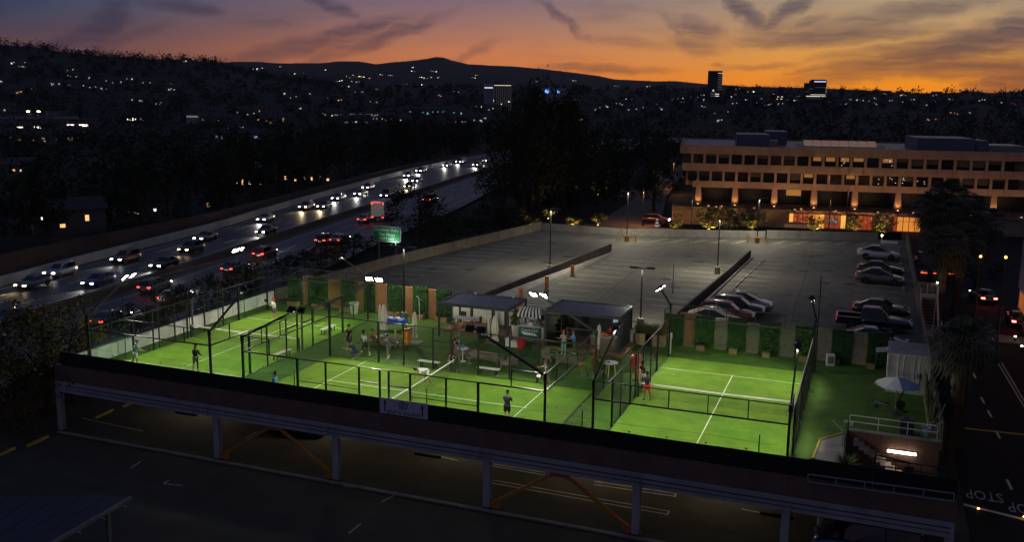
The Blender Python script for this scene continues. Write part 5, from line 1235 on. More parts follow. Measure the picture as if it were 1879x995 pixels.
    def grow(keys, extra, scale_last={}):
        Q = {}
        for q in keys:
            p, r = P[q]; r = r if isinstance(r, tuple) else (r, r); Q[q] = (p, (r[0]+extra, r[1]+extra))
        return Q
    # shirt
    Q = grow(['wai','che','shor','shol'], .04); Q['nkb'] = (P['nkb'][0], (.085*k,.08*k)); Q['pel'] = (P['pel'][0]+V((0,0,-.02)), (.175*k,.14*k)); ed = [('pel','wai'),('wai','che'),('che','nkb'),('che','shor'),('che','shol')]
    for s in 'rl':
        f = 1.0 if longsleeve else sleeves
        p = P['sho'+s][0].lerp(P['elb'+s][0], f if not longsleeve else 1.0); Q['slv'+s] = (p, .08*k if not longsleeve else .062*k); ed.append(('sho'+s,'slv'+s))
        if longsleeve: Q['cuf'+s] = (P['elb'+s][0].lerp(P['wri'+s][0], .9), .04*k); ed.append(('slv'+s,'cuf'+s))
    skinned('shirt', (Q, ed, 'wai'), [shirt], t)
    Q = grow(['hipr','hipl','thir','thil'], .032); Q['pel'] = (P['pel'][0]-V((0,0,.02)), (.145*k,.118*k)); ed = [('pel','hipr'),('pel','hipl'),('hipr','thir'),('hipl','thil')]
    for s in 'rl':
        if shorts: Q['hem'+s] = (P['thi'+s][0].lerp(P['kne'+s][0], .7), .1*k if not dress else .12*k); ed.append(('thi'+s,'hem'+s))
        else:
            Q['kne'+s] = (P['kne'+s][0], .07*k); Q['hem'+s] = (P['clf'+s][0].lerp(P['ank'+s][0], .85), .06*k); ed += [('thi'+s,'kne'+s),('kne'+s,'hem'+s)]
    skinned('skirt' if dress else ('shorts' if shorts else 'trousers'), (Q, ed, 'pel'), [pants], t)
    for s in 'rl':
        Q = grow(['ank'+s,'hee'+s,'toe'+s], .01); skinned('shoe', (Q, [('ank'+s,'hee'+s),('ank'+s,'toe'+s)], 'ank'+s), [shoes], t)
        if socks: Q = grow(['ank'+s], .012); Q['soc'] = (P['clf'+s][0].lerp(P['kne'+s][0],.0), .062*k); skinned('sock', (Q, [('ank'+s,'soc')], 'ank'+s), [K_WHITE], t)
    # hair or cap
    hc = P['hd1'][0].lerp(P['hd2'][0], .55); n = 10
    Q = {'a': (P['hd1'][0]+(hd(.0,-.03)-hd(0,0))*k, (.083*k,.09*k)), 'b': (P['hd2'][0]+(hd(-.015,-.008)-hd(0,0))*k, (.08*k,.094*k)), 'c': (P['hd2'][0]+(hd(.012,-.006)-hd(0,0))*k, (.062*k,.074*k)), 'g': (P['hd2'][0]+(hd(.03,-.006)-hd(0,0))*k, (.026*k,.03*k))}; ed = [('a','b'),('b','c'),('c','g')]
    if longhair: Q['d'] = (P['nkb'][0]+V((0,-.1*k,.0)), .07*k); Q['e'] = (P['che'][0]+V((0,-.13*k,.04*k)), .06*k); ed += [('a','d'),('d','e')]
    skinned('hair', (Q, ed, 'b'), [hair], t)
    if cap:
        Q = {'a': (P['hd2'][0], (.09*k,.105*k)), 'b': (P['hd2'][0]+(hd(.04,0)-hd(0,0))*k, (.05*k,.06*k)), 'c': (P['hd2'][0]+(hd(-.005,.16)-hd(0,0))*k, (.07*k,.012*k))}
        skinned('cap', (Q, [('a','b'),('a','c')], 'a'), [cap], t)
    for sx_ in (-1, 1):
        mb = MB(); mb.lathe([(.002,-.011),(.011,0),(.002,.011)], 6, tuple(P['hd1'][0]+(hd(-.008,.082)-hd(0,0))*k+V((sx_*.032*k,0,0))), False); mb.build('eye', K_BLACK, t)
    mb = MB(); q = P['hd0'][0]+(hd(-.0,.078)-hd(0,0))*k; mb.cbox(q, (.045*k,.012,.012)); mb.build('mouth', mat('lip', (.25,.08,.06), .6, 0, 0), t)
    if racket:
        s, col, dirv = racket; pm = P['pal'+s][0]; d = V(dirv).normalized()
        M = t.matrix_basis; r = thing('padel_racket', 'padel racket held by the ' + ' '.join(label.split()[:11]), 'racket', M @ pm, rz)
        mb = MB(); mb.bar(-d*.06, d*.18, .035, .03); mb.build('grip', K_BLACK, r)
        u = d.orthogonal().normalized(); w = d.cross(u); nn = 16; b = MB(); c = d*.31
        ring_ = [c + d*math.cos(2*PI*i/nn)*.14 + u*math.sin(2*PI*i/nn)*.125 for i in range(nn)]
        b.add([p+w*.018 for p in ring_]+[p-w*.018 for p in ring_], [tuple(range(nn)), tuple(range(nn,2*nn))[::-1]]+[(i,(i+1)%nn,nn+(i+1)%nn,nn+i) for i in range(nn)]); b.build('head', col, r)
    return t
K_RK = mat('racket_white', (.6,.58,.5), .5, 0, .05, 5); K_RK2 = mat('racket_black', (.02,.02,.02), .5, 0, 0)
def face(px, py, tx, ty):   # heading from one ground point to another
    a = at(px, py); b = at(tx, ty); d = b-a; return math.atan2(-d.x, d.y)
Zt = Vector((0,0,.03)); Zg = Vector((0,0,.014))
person('red capped man in white shirt and dark shorts, far end of the left court', at(504,588)+Zt, 2.6, K_WHITE, K_GREY, M_SKIN, K_HAIRR, 1.8, 4, ((4,6),(-4,6)), ((35,8,80),(35,8,80)), cap=K_RED, spread=.05, racket=('r', K_RK2, (.2,.3,1)))
person('man in pale teal shirt and white shorts at the left edge of left court', at_y(263,664,50.6)*Vector((1,1,0)) if False else Vector((-46.9,49.4,.03)), -.5, K_TEAL, K_WHITE, M_SKIN, K_HAIRB, 1.8, 12, ((14,22),(-12,18)), ((30,14,40),(20,18,30)), racket=('r', K_RK2, (.1,1,.2)))
person('player in black with long hair, back turned, in the left court', Vector((-42.5,50.3,.03)), .1, K_BLACK, K_GREY, M_SKIN2, K_HAIR, 1.72, 6, ((8,12),(-6,10)), ((14,16,40),(14,16,40)), longhair=True, shorts=False, longsleeve=True)
person('man in a light blue shirt standing in the walkway between two courts', Vector((-33.9,47.25,.014)), -1.4, K_BLUE, K_KHAKI, M_SKIN, K_HAIRB, 1.75, 2)
person('man in white bent double beside the middle court net', at(783,706)+Zt, 2.3, K_WHITE, K_WHITE, M_SKIN2, K_HAIR, 1.78, 82, ((14,26),(-6,14)), ((16,8,14),(8,8,20)), spread=.14, headpitch=22, shoes=K_KHAKI)
person('player in a black kit with his back turned in the middle court', Vector((at_y(930,742,50).x*.985+.0,49.3,.03)), .05, K_BLACK, K_BLACK, M_SKIN, K_HAIR, 1.8, 3, ((4,5),(-4,5)), ((20,10,80),(26,10,85)))
person('player at the far right of the middle court reaching with a white racket', at(1004,711)+Zt, 1.9, K_GREY, K_GREY, M_SKIN2, K_HAIRB, 1.75, 10, ((16,24),(-14,12)), ((60,20,20),(10,30,20)), racket=('l', K_RK, (-.2,1,-.1)))
person('man in a black top and cap at the left end of the right court net', at(1180,714)+Zt, 2.2, K_BLACK, K_WHITE, M_SKIN2, K_HAIR, 1.8, 8, ((10,16),(-10,14)), ((30,12,70),(30,12,70)), cap=K_BLACK, spread=.08)
person('player in a black shirt and red shorts beside the right court net', at(1187,736)+Zt, 2.9, K_BLACK, K_RED, M_SKIN3, K_HAIR, 1.8, 5, ((6,8),(-6,8)), ((25,10,60),(30,12,50)), socks=False, spread=.05, shoes=K_BLACK, racket=('r', K_RK2, (.7,.6,-.1)))
person('man in a long black shirt standing at the left of the chatting group', at(641,643)+Zg, 2.9, K_BLACK, K_BLACK, M_SKIN, K_HAIR, 1.86, 0, ((2,3),(-3,4)), ((4,8,10),(8,10,30)), shoes=K_WHITE)
person('man in a white tee, black shorts and tall white socks in the chatting group', at(670,653)+Zg, 2.6, K_WHITE, K_BLACK, M_SKIN3, K_HAIR, 1.85, 8, ((16,8),(-14,6)), ((10,14,30),(12,14,30)), socks=True, spread=.12, shoes=cloth('neon', (.5,.6,.1)))
person('man in a bright red shirt sitting on the sofa in the group', at(686,640)+Zg, 2.0, K_RED, K_KHAKI, M_SKIN2, K_HAIR, 1.78, 6, ((82,80),(80,82)), ((35,10,40),(40,10,40)), sit=True, shoes=K_WHITE)
person('crouching player in dark clothes with white shoes in front of the group', at(653,660)+Zg, 1.5, K_BLACK, K_NAVY, M_SKIN2, K_HAIR, 1.7, 40, ((70,95),(60,100)), ((50,10,30),(50,10,30)), sit=False, shorts=False)
person('man in grey shirt and white cap at the right of the chatting group', at(713,659)+Zg, 1.4, K_GREY, K_GREY, M_SKIN2, K_HAIR, 1.75, 10, ((4,4),(-4,6)), ((45,8,40),(50,8,50)), cap=K_WHITE, socks=True, racket=('l', K_RK, (0,.7,.7)))
person('woman in a maroon dress leaning on the bistro table', at(829,666)+Zg, -1.1, K_MAROON, K_MAROON, M_SKIN, K_HAIR, 1.7, 16, ((8,4),(-14,10)), ((55,8,30),(50,8,35)), dress=True, longhair=True, sleeves=.4)
person('dark haired person in black sitting behind the bistro table', at(842,654)+Zg, 2.9, K_BLACK, K_BLACK, M_SKIN, K_HAIR, 1.7, 5, ((84,80),(84,82)), ((30,10,60),(30,10,60)), sit=True, shorts=False)
person('person in a red cap, grey top and light jeans before the bar', at(1034,651)+Zg, 2.7, K_CUSH if False else cloth('oatmeal', (.36,.33,.27)), K_DENIM, M_SKIN, K_HAIRR, 1.75, 2, ((3,4),(-3,4)), ((30,8,80),(30,8,80)), cap=K_RED, shorts=False)
person('man in a blue shirt and dark trousers talking before the bar', at(1053,651)+Zg, 1.8, K_BLUE, K_GREEN, M_SKIN, K_HAIRB, 1.8, 6, ((4,5),(-5,5)), ((35,10,70),(30,10,70)), shorts=False)
person('person in black standing inside the glass side of the bar', at(1024,632)+Vector((0,0,.19)), 2.9, K_BLACK, K_BLACK, M_SKIN, K_HAIR, 1.7, 0, longhair=True, shorts=False)
person('second person in black deeper inside the bar, beside the screen post', at(1044,634)+Vector((0,0,.19)), -2.9, K_BLACK, K_KHAKI, M_SKIN, K_HAIR, 1.75, 0, shorts=False)
person('bartender in a red top behind the bar counter', Vector((-17.6,66.7,.19)), PI-.2, K_RED, K_BLACK, M_SKIN, K_HAIR, 1.72, 4, arms=((30,10,40),(35,10,50)), shorts=False)
person('seated person with tanned legs beside the airy shrubs and bar sofa', at(1092,672)+Zg, 2.4, K_MAROON, K_KHAKI, M_SKIN, K_HAIRB, 1.7, 12, ((84,84),(80,84)), ((35,12,50),(35,12,50)), sit=True)
# loose balls and small things on the courts
mb = MB(); mb.lathe([(.004,-.034),(.025,-.024),(.034,0),(.025,.024),(.004,.034)], 8); me_ball = mb.mesh('padel_ball', mat('ball_yellow', (.6,.62,.12), .7, 0, 0), True)
for px, py in ((1006,742),(1039,758),(1056,720),(1016,727),(1082,752),(1107,760),(1053,778),(1085,800),(1200,707),(1130,690),(430,620),(555,640),(1236,690),(1215,730),(815,712),(745,690),(1069,745),(1045,735)):
    tag(link('padel_ball', me_ball, None, at(px, py)+Vector((0,0,.068))), 'yellow padel ball lying on the bright green turf', 'ball', 'loose padel balls on the turf')

# ---------------------------------------------------------------- vehicles
def paint(name, c, metal=.3): return mat('paint_'+name, c, .28, metal, 0, 1, 0, .5, coat=.8)
PAINTS = {n: paint(n, c) for n, c in dict(black=(.01,.01,.012), white=(.55,.56,.56), silver=(.3,.31,.33), blue=(.02,.035,.12), red=(.1,.008,.01), grey=(.1,.105,.11), pearl=(.5,.5,.46), navy=(.012,.018,.05)).items()}
CARS = {
 # length, width, height, profile x -> (hood/deck height), cabin points (x0 base rear, x1 roof rear, x2 roof front, x3 base front), belt height
 'sedan': dict(L=4.75, W=1.84, H=1.45, top=[(-1,.78),(-.93,.98),(-.6,1.0),(-.5,.98),(.25,.95),(.5,.92),(.85,.78),(1,.58)], cab=(-.86,-.42,.06,.47), belt=.93),
 'suv': dict(L=4.7, W=1.9, H=1.68, top=[(-1,.9),(-.95,1.08),(-.6,1.08),(0,1.06),(.42,1.06),(.6,1.02),(.9,.9),(1,.7)], cab=(-.97,-.78,.1,.5), belt=1.05),
 'hatch': dict(L=4.75, W=1.92, H=1.62, top=[(-1,.85),(-.94,1.1),(-.6,1.08),(0,1.0),(.4,.98),(.6,.93),(.88,.78),(1,.6)], cab=(-.95,-.35,.02,.6), belt=1.0),
 'van': dict(L=5.2, W=1.98, H=2.0, top=[(-1,1.0),(-.97,1.15),(-.5,1.15),(.3,1.13),(.6,1.1),(.8,1.0),(.95,.85),(1,.65)], cab=(-.98,-.93,.28,.68), belt=1.12),
}
def car(kind, label, loc, rz, col, lights=None, group=None, name='parked_car', cat='car', simple=False, roofrail=False):
    c = CARS[kind]; Lh, W, Ht = c['L']/2, c['W']/2, c['H']
    t = thing(name, label, cat, loc, rz, group)          # faces local +X
    xs = [-1,-.985,-.95,-.88,-.8,-.7,-.55,-.4,-.2,0,.2,.4,.55,.7,.8,.88,.95,.985,1]
    if simple: xs = [-1,-.97,-.85,-.6,-.3,0,.3,.6,.85,.97,1]
    rings = []
    for x in xs:
        top = lerp_tab(c['top'], x); e = abs(x); wf = 1 - .16*max(0, (e-.72)/.28)**2; w = W*wf; bot = .24 + .12*max(0, (e-.85)/.15)
        rings.append([(x*Lh, s*a*w, z) for s, a, z in ((-1,.72,bot),(-1,.97,bot+.12),(-1,1.0,.52+.1*(top-.8)),(-1,.955,top-.09),(-1,.84,top),(-1,.4,top+.03),(1,.4,top+.03),(1,.84,top),(1,.955,top-.09),(1,1.0,.52+.1*(top-.8)),(1,.97,bot+.12),(1,.72,bot))])
    mb = MB(); mb.loft(rings); body = mb.build('body', PAINTS[col], t, True)
    x0, x1, x2, x3 = [v*Lh for v in c['cab']]; b = c['belt']; wb, wt = W*.9, W*.7
    def sec(x, z, w): return [(x,-w,z),(x,w,z)]
    base = [(x0,b-.05),(x3,b-.08)]
    # glasshouse: loft of four stations
    mb = MB(); st = [(x0, b-.06, b-.05, wb*.86, wb*.86), (x1, b-.05, Ht-.05, wb, wt*.96), ((x1+x2)/2, b-.05, Ht-.035, wb, wt), (x2, b-.06, Ht-.05, wb, wt*.96), (x3, b-.1, b-.09, wb*.84, wb*.84)]
    mb.loft([[(x,-w0,z0),(x,-w1,z1),(x,w1,z1),(x,w0,z0)] for x, z0, z1, w0, w1 in st]); mb.build('windows', M_CARGL, t)
    xr = [x1-.12, x1, (x1*.6+x2*.4), (x1*.3+x2*.7), x2, x2+.08]; zr = [Ht-.09, Ht-.02, Ht, Ht, Ht-.025, Ht-.075]
    mb = MB(); mb.loft([[(x,-wt*1.03,z-.05),(x,-wt*.93,z),(x,0,z+.025),(x,wt*.93,z),(x,wt*1.03,z-.05),(x,wt*.9,z-.07),(x,-wt*.9,z-.07)] for x, z in zip(xr, zr)]); mb.build('roof', PAINTS[col], t, True)
    for s in (-1, 1):
        mb = MB(); mb.bar((x2+.03,s*wt*.99,Ht-.06),(x3-.02,s*wb*.87,b-.06),.07); mb.build('front_pillar', PAINTS[col], t)
        mb = MB(); mb.bar((x1-.03,s*wt*.99,Ht-.06),(x0+.05,s*wb*.88,b-.03),.1); mb.build('rear_pillar', PAINTS[col], t)
        if not simple: mb = MB(); xm_ = (x1+x2)/2; mb.bar((xm_,s*wt*1.015,Ht-.05),(xm_-.05,s*wb*1.005,b-.06),.07,.03); mb.build('door_pillar', M_TRIM, t)
        mb = MB(); mb.cbox((x3-.42,s*(W+.06),b+.05),(.12,.16,.12)); mb.build('mirror', PAINTS[col], t)
        if roofrail: mb = MB(); mb.tube([(x1+.1,s*wt*.9,Ht),(x1+.25,s*wt*.9,Ht+.05),(x2-.2,s*wt*.9,Ht+.05),(x2-.05,s*wt*.9,Ht)],.02,5); mb.build('roof_rail', M_GREY, t)
    for x in (-Lh*.58, Lh*.6):
        for s in (-1, 1):
            n = 10 if simple else 16
            mb = MB(); mb.lathe([(.2,-.11),(.33,-.11),(.345,-.07),(.345,.07),(.33,.11),(.2,.11)], n); o = mb.build('wheel', M_RUBBER, t); o.location = (x, s*(W-.1), .345); o.rotation_euler = (R_(90),0,0)
            if not simple:
                mb = MB(); mb.lathe([(.21,.0),(.205,.112),(.08,.1),(.05,.115)], n); mb.build('rim', M_RIM, o).rotation_euler = (R_(180) if s > 0 else 0,0,0)
                mb = MB(); mb.lathe([(.385,.0),(.385,.02)], n, (0,0,0)); k = mb.build('wheel_arch', M_TRIM, t); k.location = (x, s*(W-.02)+(-.01), .36); k.rotation_euler = (R_(90),0,0)
    zl = c['top'][-1][1]+.05; zt = c['top'][0][1]-.02
    hm = lights[0] if lights else mat('headlamp_off', (.4,.42,.45), .15, 0, 0); tm = lights[1] if lights else E_TAILO
    for s in (-1, 1):
        mb = MB(); mb.cbox((Lh-.1, s*W*.66, zl),(.2,.34,.15)); mb.build('headlight', hm, t)
        mb = MB(); mb.cbox((-Lh+.06, s*W*.7, zt),(.16,.36,.15)); mb.build('tail_light', tm, t)
    mb = MB(); mb.cbox((-Lh+.0,0,.62),(.05,.5,.13)); mb.build('number_plate', M_WHITE, t)
    mb = MB(); mb.cbox((Lh-.06,0,.42),(.16,W*1.3,.2)); mb.build('grille', M_TRIM, t)
    return t
def pickup(label, loc, rz, col):
    t = thing('pickup_truck', label, 'pickup truck', loc, rz); Lh, W = 2.95, 1.0
    prof = [(-1,.95),(-.36,1.1),(-.3,1.15),(.36,1.15),(.45,1.15),(.9,1.06),(1,.8)]
    rings = []
    for x in [-1,-.98,-.8,-.55,-.33]:
        rings.append([(x*Lh,-W*.85,.45),(x*Lh,-W,.6),(x*Lh,-W*.98,1.1),(x*Lh,-W*.88,1.1),(x*Lh,-W*.86,.7),(x*Lh,W*.86,.7),(x*Lh,W*.88,1.1),(x*Lh,W*.98,1.1),(x*Lh,W,.6),(x*Lh,W*.85,.45)])
    mb = MB(); mb.loft(rings); mb.build('cargo_bed', PAINTS[col], t)
    mb = MB(); mb.box(-Lh-.02,-Lh+.06,-W*.86,W*.86,.6,1.1); mb.build('tailgate', PAINTS[col], t)
    rings = []
    for x in [-.33,-.2,0,.2,.36,.5,.7,.88,.96,1]:
        top = lerp_tab(prof, x); wf = 1-.12*max(0,(x-.7)/.3)**2; w = W*wf
        rings.append([(x*Lh, s*a*w, z) for s, a, z in ((-1,.8,.42),(-1,1,.6),(-1,.98,top-.1),(-1,.85,top),(1,.85,top),(1,.98,top-.1),(1,1,.6),(1,.8,.42))])
    mb = MB(); mb.loft(rings); mb.build('body', PAINTS[col], t, True)
    mb = MB(); mb.loft([[(x,-a,z0),(x,-b,z1),(x,b,z1),(x,a,z0)] for x, z0, z1, a, b in ((-1.0,1.1,1.12,.9,.9),(-.85,1.1,1.84,.92,.74),(.55,1.1,1.84,.92,.74),(1.2,1.08,1.1,.86,.86))]); mb.build('windows', M_CARGL, t)
    mb = MB(); mb.loft([[(x,-.77,z-.06),(x,-.7,z),(x,0,z+.03),(x,.7,z),(x,.77,z-.06)] for x, z in ((-.92,1.84),(-.7,1.9),(.3,1.9),(.6,1.84))]); mb.build('roof', PAINTS[col], t, True)
    for s in (-1, 1):
        for a, b_, nm in (((.58,s*.75,1.83),(1.18,s*.87,1.1),'front_pillar'),((-.88,s*.75,1.83),(-1.0,s*.9,1.1),'rear_pillar'),((-.1,s*.755,1.84),(-.12,s*.93,1.1),'door_pillar')): mb = MB(); mb.bar(a,b_,.09); mb.build(nm, PAINTS[col], t)
        mb = MB(); mb.cbox((1.0,s*1.1,1.2),(.14,.2,.2)); mb.build('mirror', PAINTS[col], t)
        mb = MB(); mb.cbox((Lh-.08,s*.7,.85),(.2,.4,.2)); mb.build('headlight', mat('headlamp_off', (.4,.42,.45), .15, 0, 0), t)
        mb = MB(); mb.cbox((-Lh+.02,s*.93,.9),(.12,.14,.3)); mb.build('tail_light', E_TAILO, t)
        for x in (-1.75,1.85):
            mb = MB(); mb.lathe([(.22,-.13),(.38,-.13),(.4,-.08),(.4,.08),(.38,.13),(.22,.13)], 16); o = mb.build('wheel', M_RUBBER, t); o.location = (x,s*.9,.4); o.rotation_euler = (R_(90),0,0)
            mb = MB(); mb.lathe([(.24,0),(.23,.132),(.09,.12),(.05,.135)], 14); mb.build('rim', M_RIM, o).rotation_euler = (R_(180) if s > 0 else 0,0,0)
    mb = MB(); mb.cbox((Lh-.02,0,.62),(.14,1.7,.25)); mb.build('grille', M_TRIM, t)
    return t
def gpos(px, py, dz=.006): p = at(px, py); p.z = dz; return p
# parked on the upper deck, noses to the right
car('hatch', 'silver blue crossover, farthest of the four cars behind the right court', Vector((-10.0,84.9,.006)), 0, 'silver')
car('suv', 'black estate with chrome roof rails, second of the four cars behind the right court', Vector((-10.35,82.3,.006)), 0, 'black', roofrail=True)
car('suv', 'dark red car mostly hidden between the black estate and the nearest white car', Vector((-10.9,79.8,.006)), 0, 'red', roofrail=True)
car('hatch', 'pale car with a roof box rail directly behind the hedge panels of the right court', Vector((-11.5,77.3,.006)), 0, 'pearl', roofrail=True)
car('hatch', 'white crossover, farthest of the cars along the street parapet', gpos(1611,477)+Vector((0,.9,0)), 0, 'white')
car('sedan', 'black sedan half hidden behind the grey crossover at the street parapet', gpos(1612,508)+Vector((.15,1.6,0)), 0, 'black')
car('hatch', 'grey crossover parked in the middle of the row along the street parapet', gpos(1613,523)+Vector((0,.9,0)), 0, 'grey')
car('sedan', 'black sedan parked right behind the dark blue pickup', gpos(1616,583)+Vector((0,.9,0)), 0, 'black')
pickup('dark blue crew cab pickup truck behind the container', gpos(1602,610)+Vector((0,1.0,0)), 0, 'navy')
car('hatch', 'dark blue car with only its roof showing above the hedge left of the container', Vector((1.0,75.6,.006)), 0, 'blue')
# lower lot
car('sedan', 'black sedan parked in the shade behind the left orange brace', at(527,800,ZL)+Vector((0,1.2,.006)), R_(4), 'black')
car('suv', 'dark car under the deck with only its wheels showing above the right brace', at(985,858,ZL)+Vector((0,2.0,.006)), R_(4), 'grey')
car('van', 'dark blue van under the beam at bottom right', Vector((1.0,48.3,ZL+.006)), R_(180), 'blue')
# freeway traffic: (pixel of the car, kind, colour, side, lamp)
FW = [(62,524,'sedan','grey','w'),(112,503,'suv','silver','h'),(182,520,'sedan','blue','h'),(232,478,'suv','red','h'),(303,488,'sedan','black','h'),(352,460,'suv','black','w'),(378,438,'sedan','grey','h'),(488,403,'sedan','silver','h'),(489,426,'sedan','black','h'),
  (563,381,'suv','silver','w'),(596,379,'sedan','grey','w'),(622,364,'sedan','silver','h'),(662,356,'sedan','white','h'),(676,345,'suv','silver','h'),(711,359,'van','grey','h'),(750,323,'suv','white','h'),(752,342,'sedan','black','w'),(766,332,'sedan','silver','h'),(773,314,'suv','grey','h'),
  (821,303,'sedan','white','h'),(846,297,'van','silver','h'),(876,303,'suv','grey','h'),(884,301,'sedan','black','w'),(893,294,'sedan','silver','h'),(20,590,'sedan','black','h')]
FA = [(285,530,'suv','grey'),(322,548,'sedan','silver'),(432,494,'sedan','black'),(487,468,'suv','red'),(598,443,'suv','black'),(624,441,'sedan','silver'),(672,403,'sedan','grey'),(790,368,'van','black'),(205,590,'sedan','grey')]
FWp = sorted(FW, key=lambda c: c[0]); FAp = sorted(FA, key=lambda c: c[0])
def fw_heading(f, y): return math.atan2(f(y+3)-f(y-3), 6)
for i, (px, py, kd, col, lm) in enumerate(FWp):
    p = at(px, py+3, ZF); 
    a = fw_heading(xo, p.y); rz = -PI/2 - a
    t = car(kd, 'oncoming %s %s with %s headlights, %s from the left beyond the median' % (col, {'van':'van','suv':'estate car'}.get(kd, 'car'), 'amber' if lm == 'w' else 'white', ORD[i]), p+Vector((0,0,.006)), rz, col,
        (E_HEADW if lm == 'w' else E_HEAD, E_TAILO), 'oncoming freeway traffic', 'freeway_car', 'car', True)
    s = spot('headlight_beam', (CARS[kd]['L']/2+.15,0,.7), (0,0,0), 800 if py > 340 else 1400, 60, .8, (1,.75,.4) if lm == 'w' else (1,.96,.88), .2, t)
    s.rotation_euler = Vector((1,0,-.12)).to_track_quat('-Z','Y').to_euler()
for i, (px, py, kd, col) in enumerate(FAp):
    p = at(px, py+4, ZF); a = fw_heading(xm, p.y); rz = PI/2 - a
    t = car(kd, 'departing %s %s with red tail lights, %s from the left on the near carriageway' % (col, {'van':'van','suv':'estate car'}.get(kd, 'car'), ORD[i]), p+Vector((0,0,.006)), rz, col, (E_HEAD, E_TAIL), 'departing freeway traffic', 'freeway_car', 'car', True)
    s = spot('headlight_beam', (CARS[kd]['L']/2+.15,0,.7), (0,0,0), 900, 60, .8, (1,.93,.8), .2, t); s.rotation_euler = Vector((1,0,-.08)).to_track_quat('-Z','Y').to_euler()
# box truck
p = at(707,402,ZF); t = thing('box_truck', 'white box truck with red marker lamps driving away left of the dark freeway tree', 'truck', p+Vector((0,0,.01)), PI/2-fw_heading(xm, p.y))
mb = MB(); mb.box(-4.0,2.6,-1.25,1.25,1.0,3.7); mb.build('cargo_box', mat('truck_white', (.5,.47,.45), .6, 0, .1, 1), t)
mb = MB(); mb.loft([[(x,-1.1,.6),(x,-1.1*k,z),(x,1.1*k,z),(x,1.1,.6)] for x, z, k in ((2.65,2.6,.95),(3.8,2.55,.9),(4.4,1.7,.95),(4.8,1.5,.95))]); mb.build('cab', PAINTS['white'], t)
mb = MB(); mb.box(-3.9,4.6,-.9,.9,.55,.99); mb.build('chassis', M_TRIM, t)
mb = MB(); mb.add([(3.82,-.9,2.5),(3.82,.9,2.5),(4.36,.9,1.76),(4.36,-.9,1.76)],[(0,1,2,3)]); mb.build('windscreen', M_CARGL, t)
for x in (-2.6,3.4):
    for s in (-1,1): mb = MB(); mb.lathe([(.25,-.16),(.48,-.16),(.5,.0),(.48,.16),(.25,.16)], 12); o = mb.build('wheel', M_RUBBER, t); o.location = (x,s*1.05,.5); o.rotation_euler = (R_(90),0,0)
for s in (-1,1): mb = MB(); mb.cbox((-4.03,s*1.0,.85),(.08,.3,.2)); mb.build('tail_light', E_TAIL, t); mb = MB(); mb.cbox((-4.03,s*1.1,3.4),(.08,.16,.3)); mb.build('marker_lamp', E_TAIL, t)
for y in (-.7,-.35,0,.35,.7): mb = MB(); mb.cbox((-4.03,y,3.62),(.08,.2,.1)); mb.build('marker_lamp', E_TAIL, t)
# road sign
a, b = at_y(684.5,414,110), at_y(735.5,416.5,110); c = at_y(684.5,442,110); bw, bh = b.x-a.x, a.z-c.z
t = thing('road_sign', 'green freeway guide sign lettered Sherman Oaks, Van Nuys, next exit', 'road sign', ((a.x+b.x)/2, 110, (a.z+c.z)/2))
def rrect(w, h, r, y, n=5):
    pts = []
    for cx_, cz_, a0 in ((w/2-r,h/2-r,0),(-w/2+r,h/2-r,90),(-w/2+r,-h/2+r,180),(w/2-r,-h/2+r,270)):
        pts += [(cx_+r*math.cos(R_(a0+90*i/n)), y, cz_+r*math.sin(R_(a0+90*i/n))) for i in range(n+1)]
    return pts
for nm, w_, h_, y0, y1, m_ in (('border', bw, bh, -.02, .05, mat('sign_white', (.5,.55,.5), .6, 0, 0)), ('panel', bw-.14, bh-.14, -.03, -.018, mat('sign_green', (.01,.16,.06), .5, 0, .05, 2))):
    q = rrect(w_, h_, .3, y0); mb = MB(); n = len(q); mb.add(q+[(x,y1,z) for x,_,z in q], [tuple(range(n)), tuple(range(n,2*n))[::-1]]+[(i,(i+1)%n,n+(i+1)%n,n+i) for i in range(n)]); mb.build(nm, m_, t)
for tx, z, s in (('Sherman Oaks', .28, .62),('Van Nuys', -.02, .62),('NEXT EXIT', -.3, .46)): text('sign_lettering', tx, s, mat('sign_white', (.5,.55,.5), .6, 0, 0), t, Matrix.Translation((0,-.035,z*bh)) @ Matrix.Rotation(R_(90),4,'X'), .003)
for x in (-bw*.3, bw*.3): mb = MB(); mb.bar((x,.12,-6.2+.0),(x,.12,bh*.45),.16); mb.build('post', M_GREY, t)
mb = MB(); mb.bar((-.2,-.9,-bh/2-.35),(1.0,-.9,-bh/2-.35),.08); mb.bar((.9,-.9,-bh/2-.35),(.9,.1,-bh/2-.1),.06); mb.build('lamp_arm', M_GREY, t)
mb = MB(); mb.cbox((.9,-.95,-bh/2-.3),(.7,.16,.12)); mb.build('sign_lamp', M_DGREY, t)
s_ = spot('sign_beam', (1.1,-.95,-bh/2-.2), (0,0,0), 230, 140, .8, (.9,1,.9), .1, t); s_.rotation_euler = Vector((-.2,.75,.8)).to_track_quat('-Z','Y').to_euler()

# ---------------------------------------------------------------- office block
TH = R_(10.0); OD = Vector((math.cos(TH), math.sin(TH), 0)); ON = Vector((math.sin(TH), -math.cos(TH), 0))   # along / outward
OP = Vector((-29.9, 170.7, 0))
def off_s(px, py, out=0.0):
    d = ray(px, py); p0 = OP + ON*out; nn = ON
    t = (p0 - Vector((0,0,CAMZ))).dot(nn)/d.dot(nn); q = d*t + Vector((0,0,CAMZ)); return (q-OP).dot(OD)
office = thing('office_building', 'long tan office block with two rows of dark windows between uplit pilasters', 'office building', OP, TH)
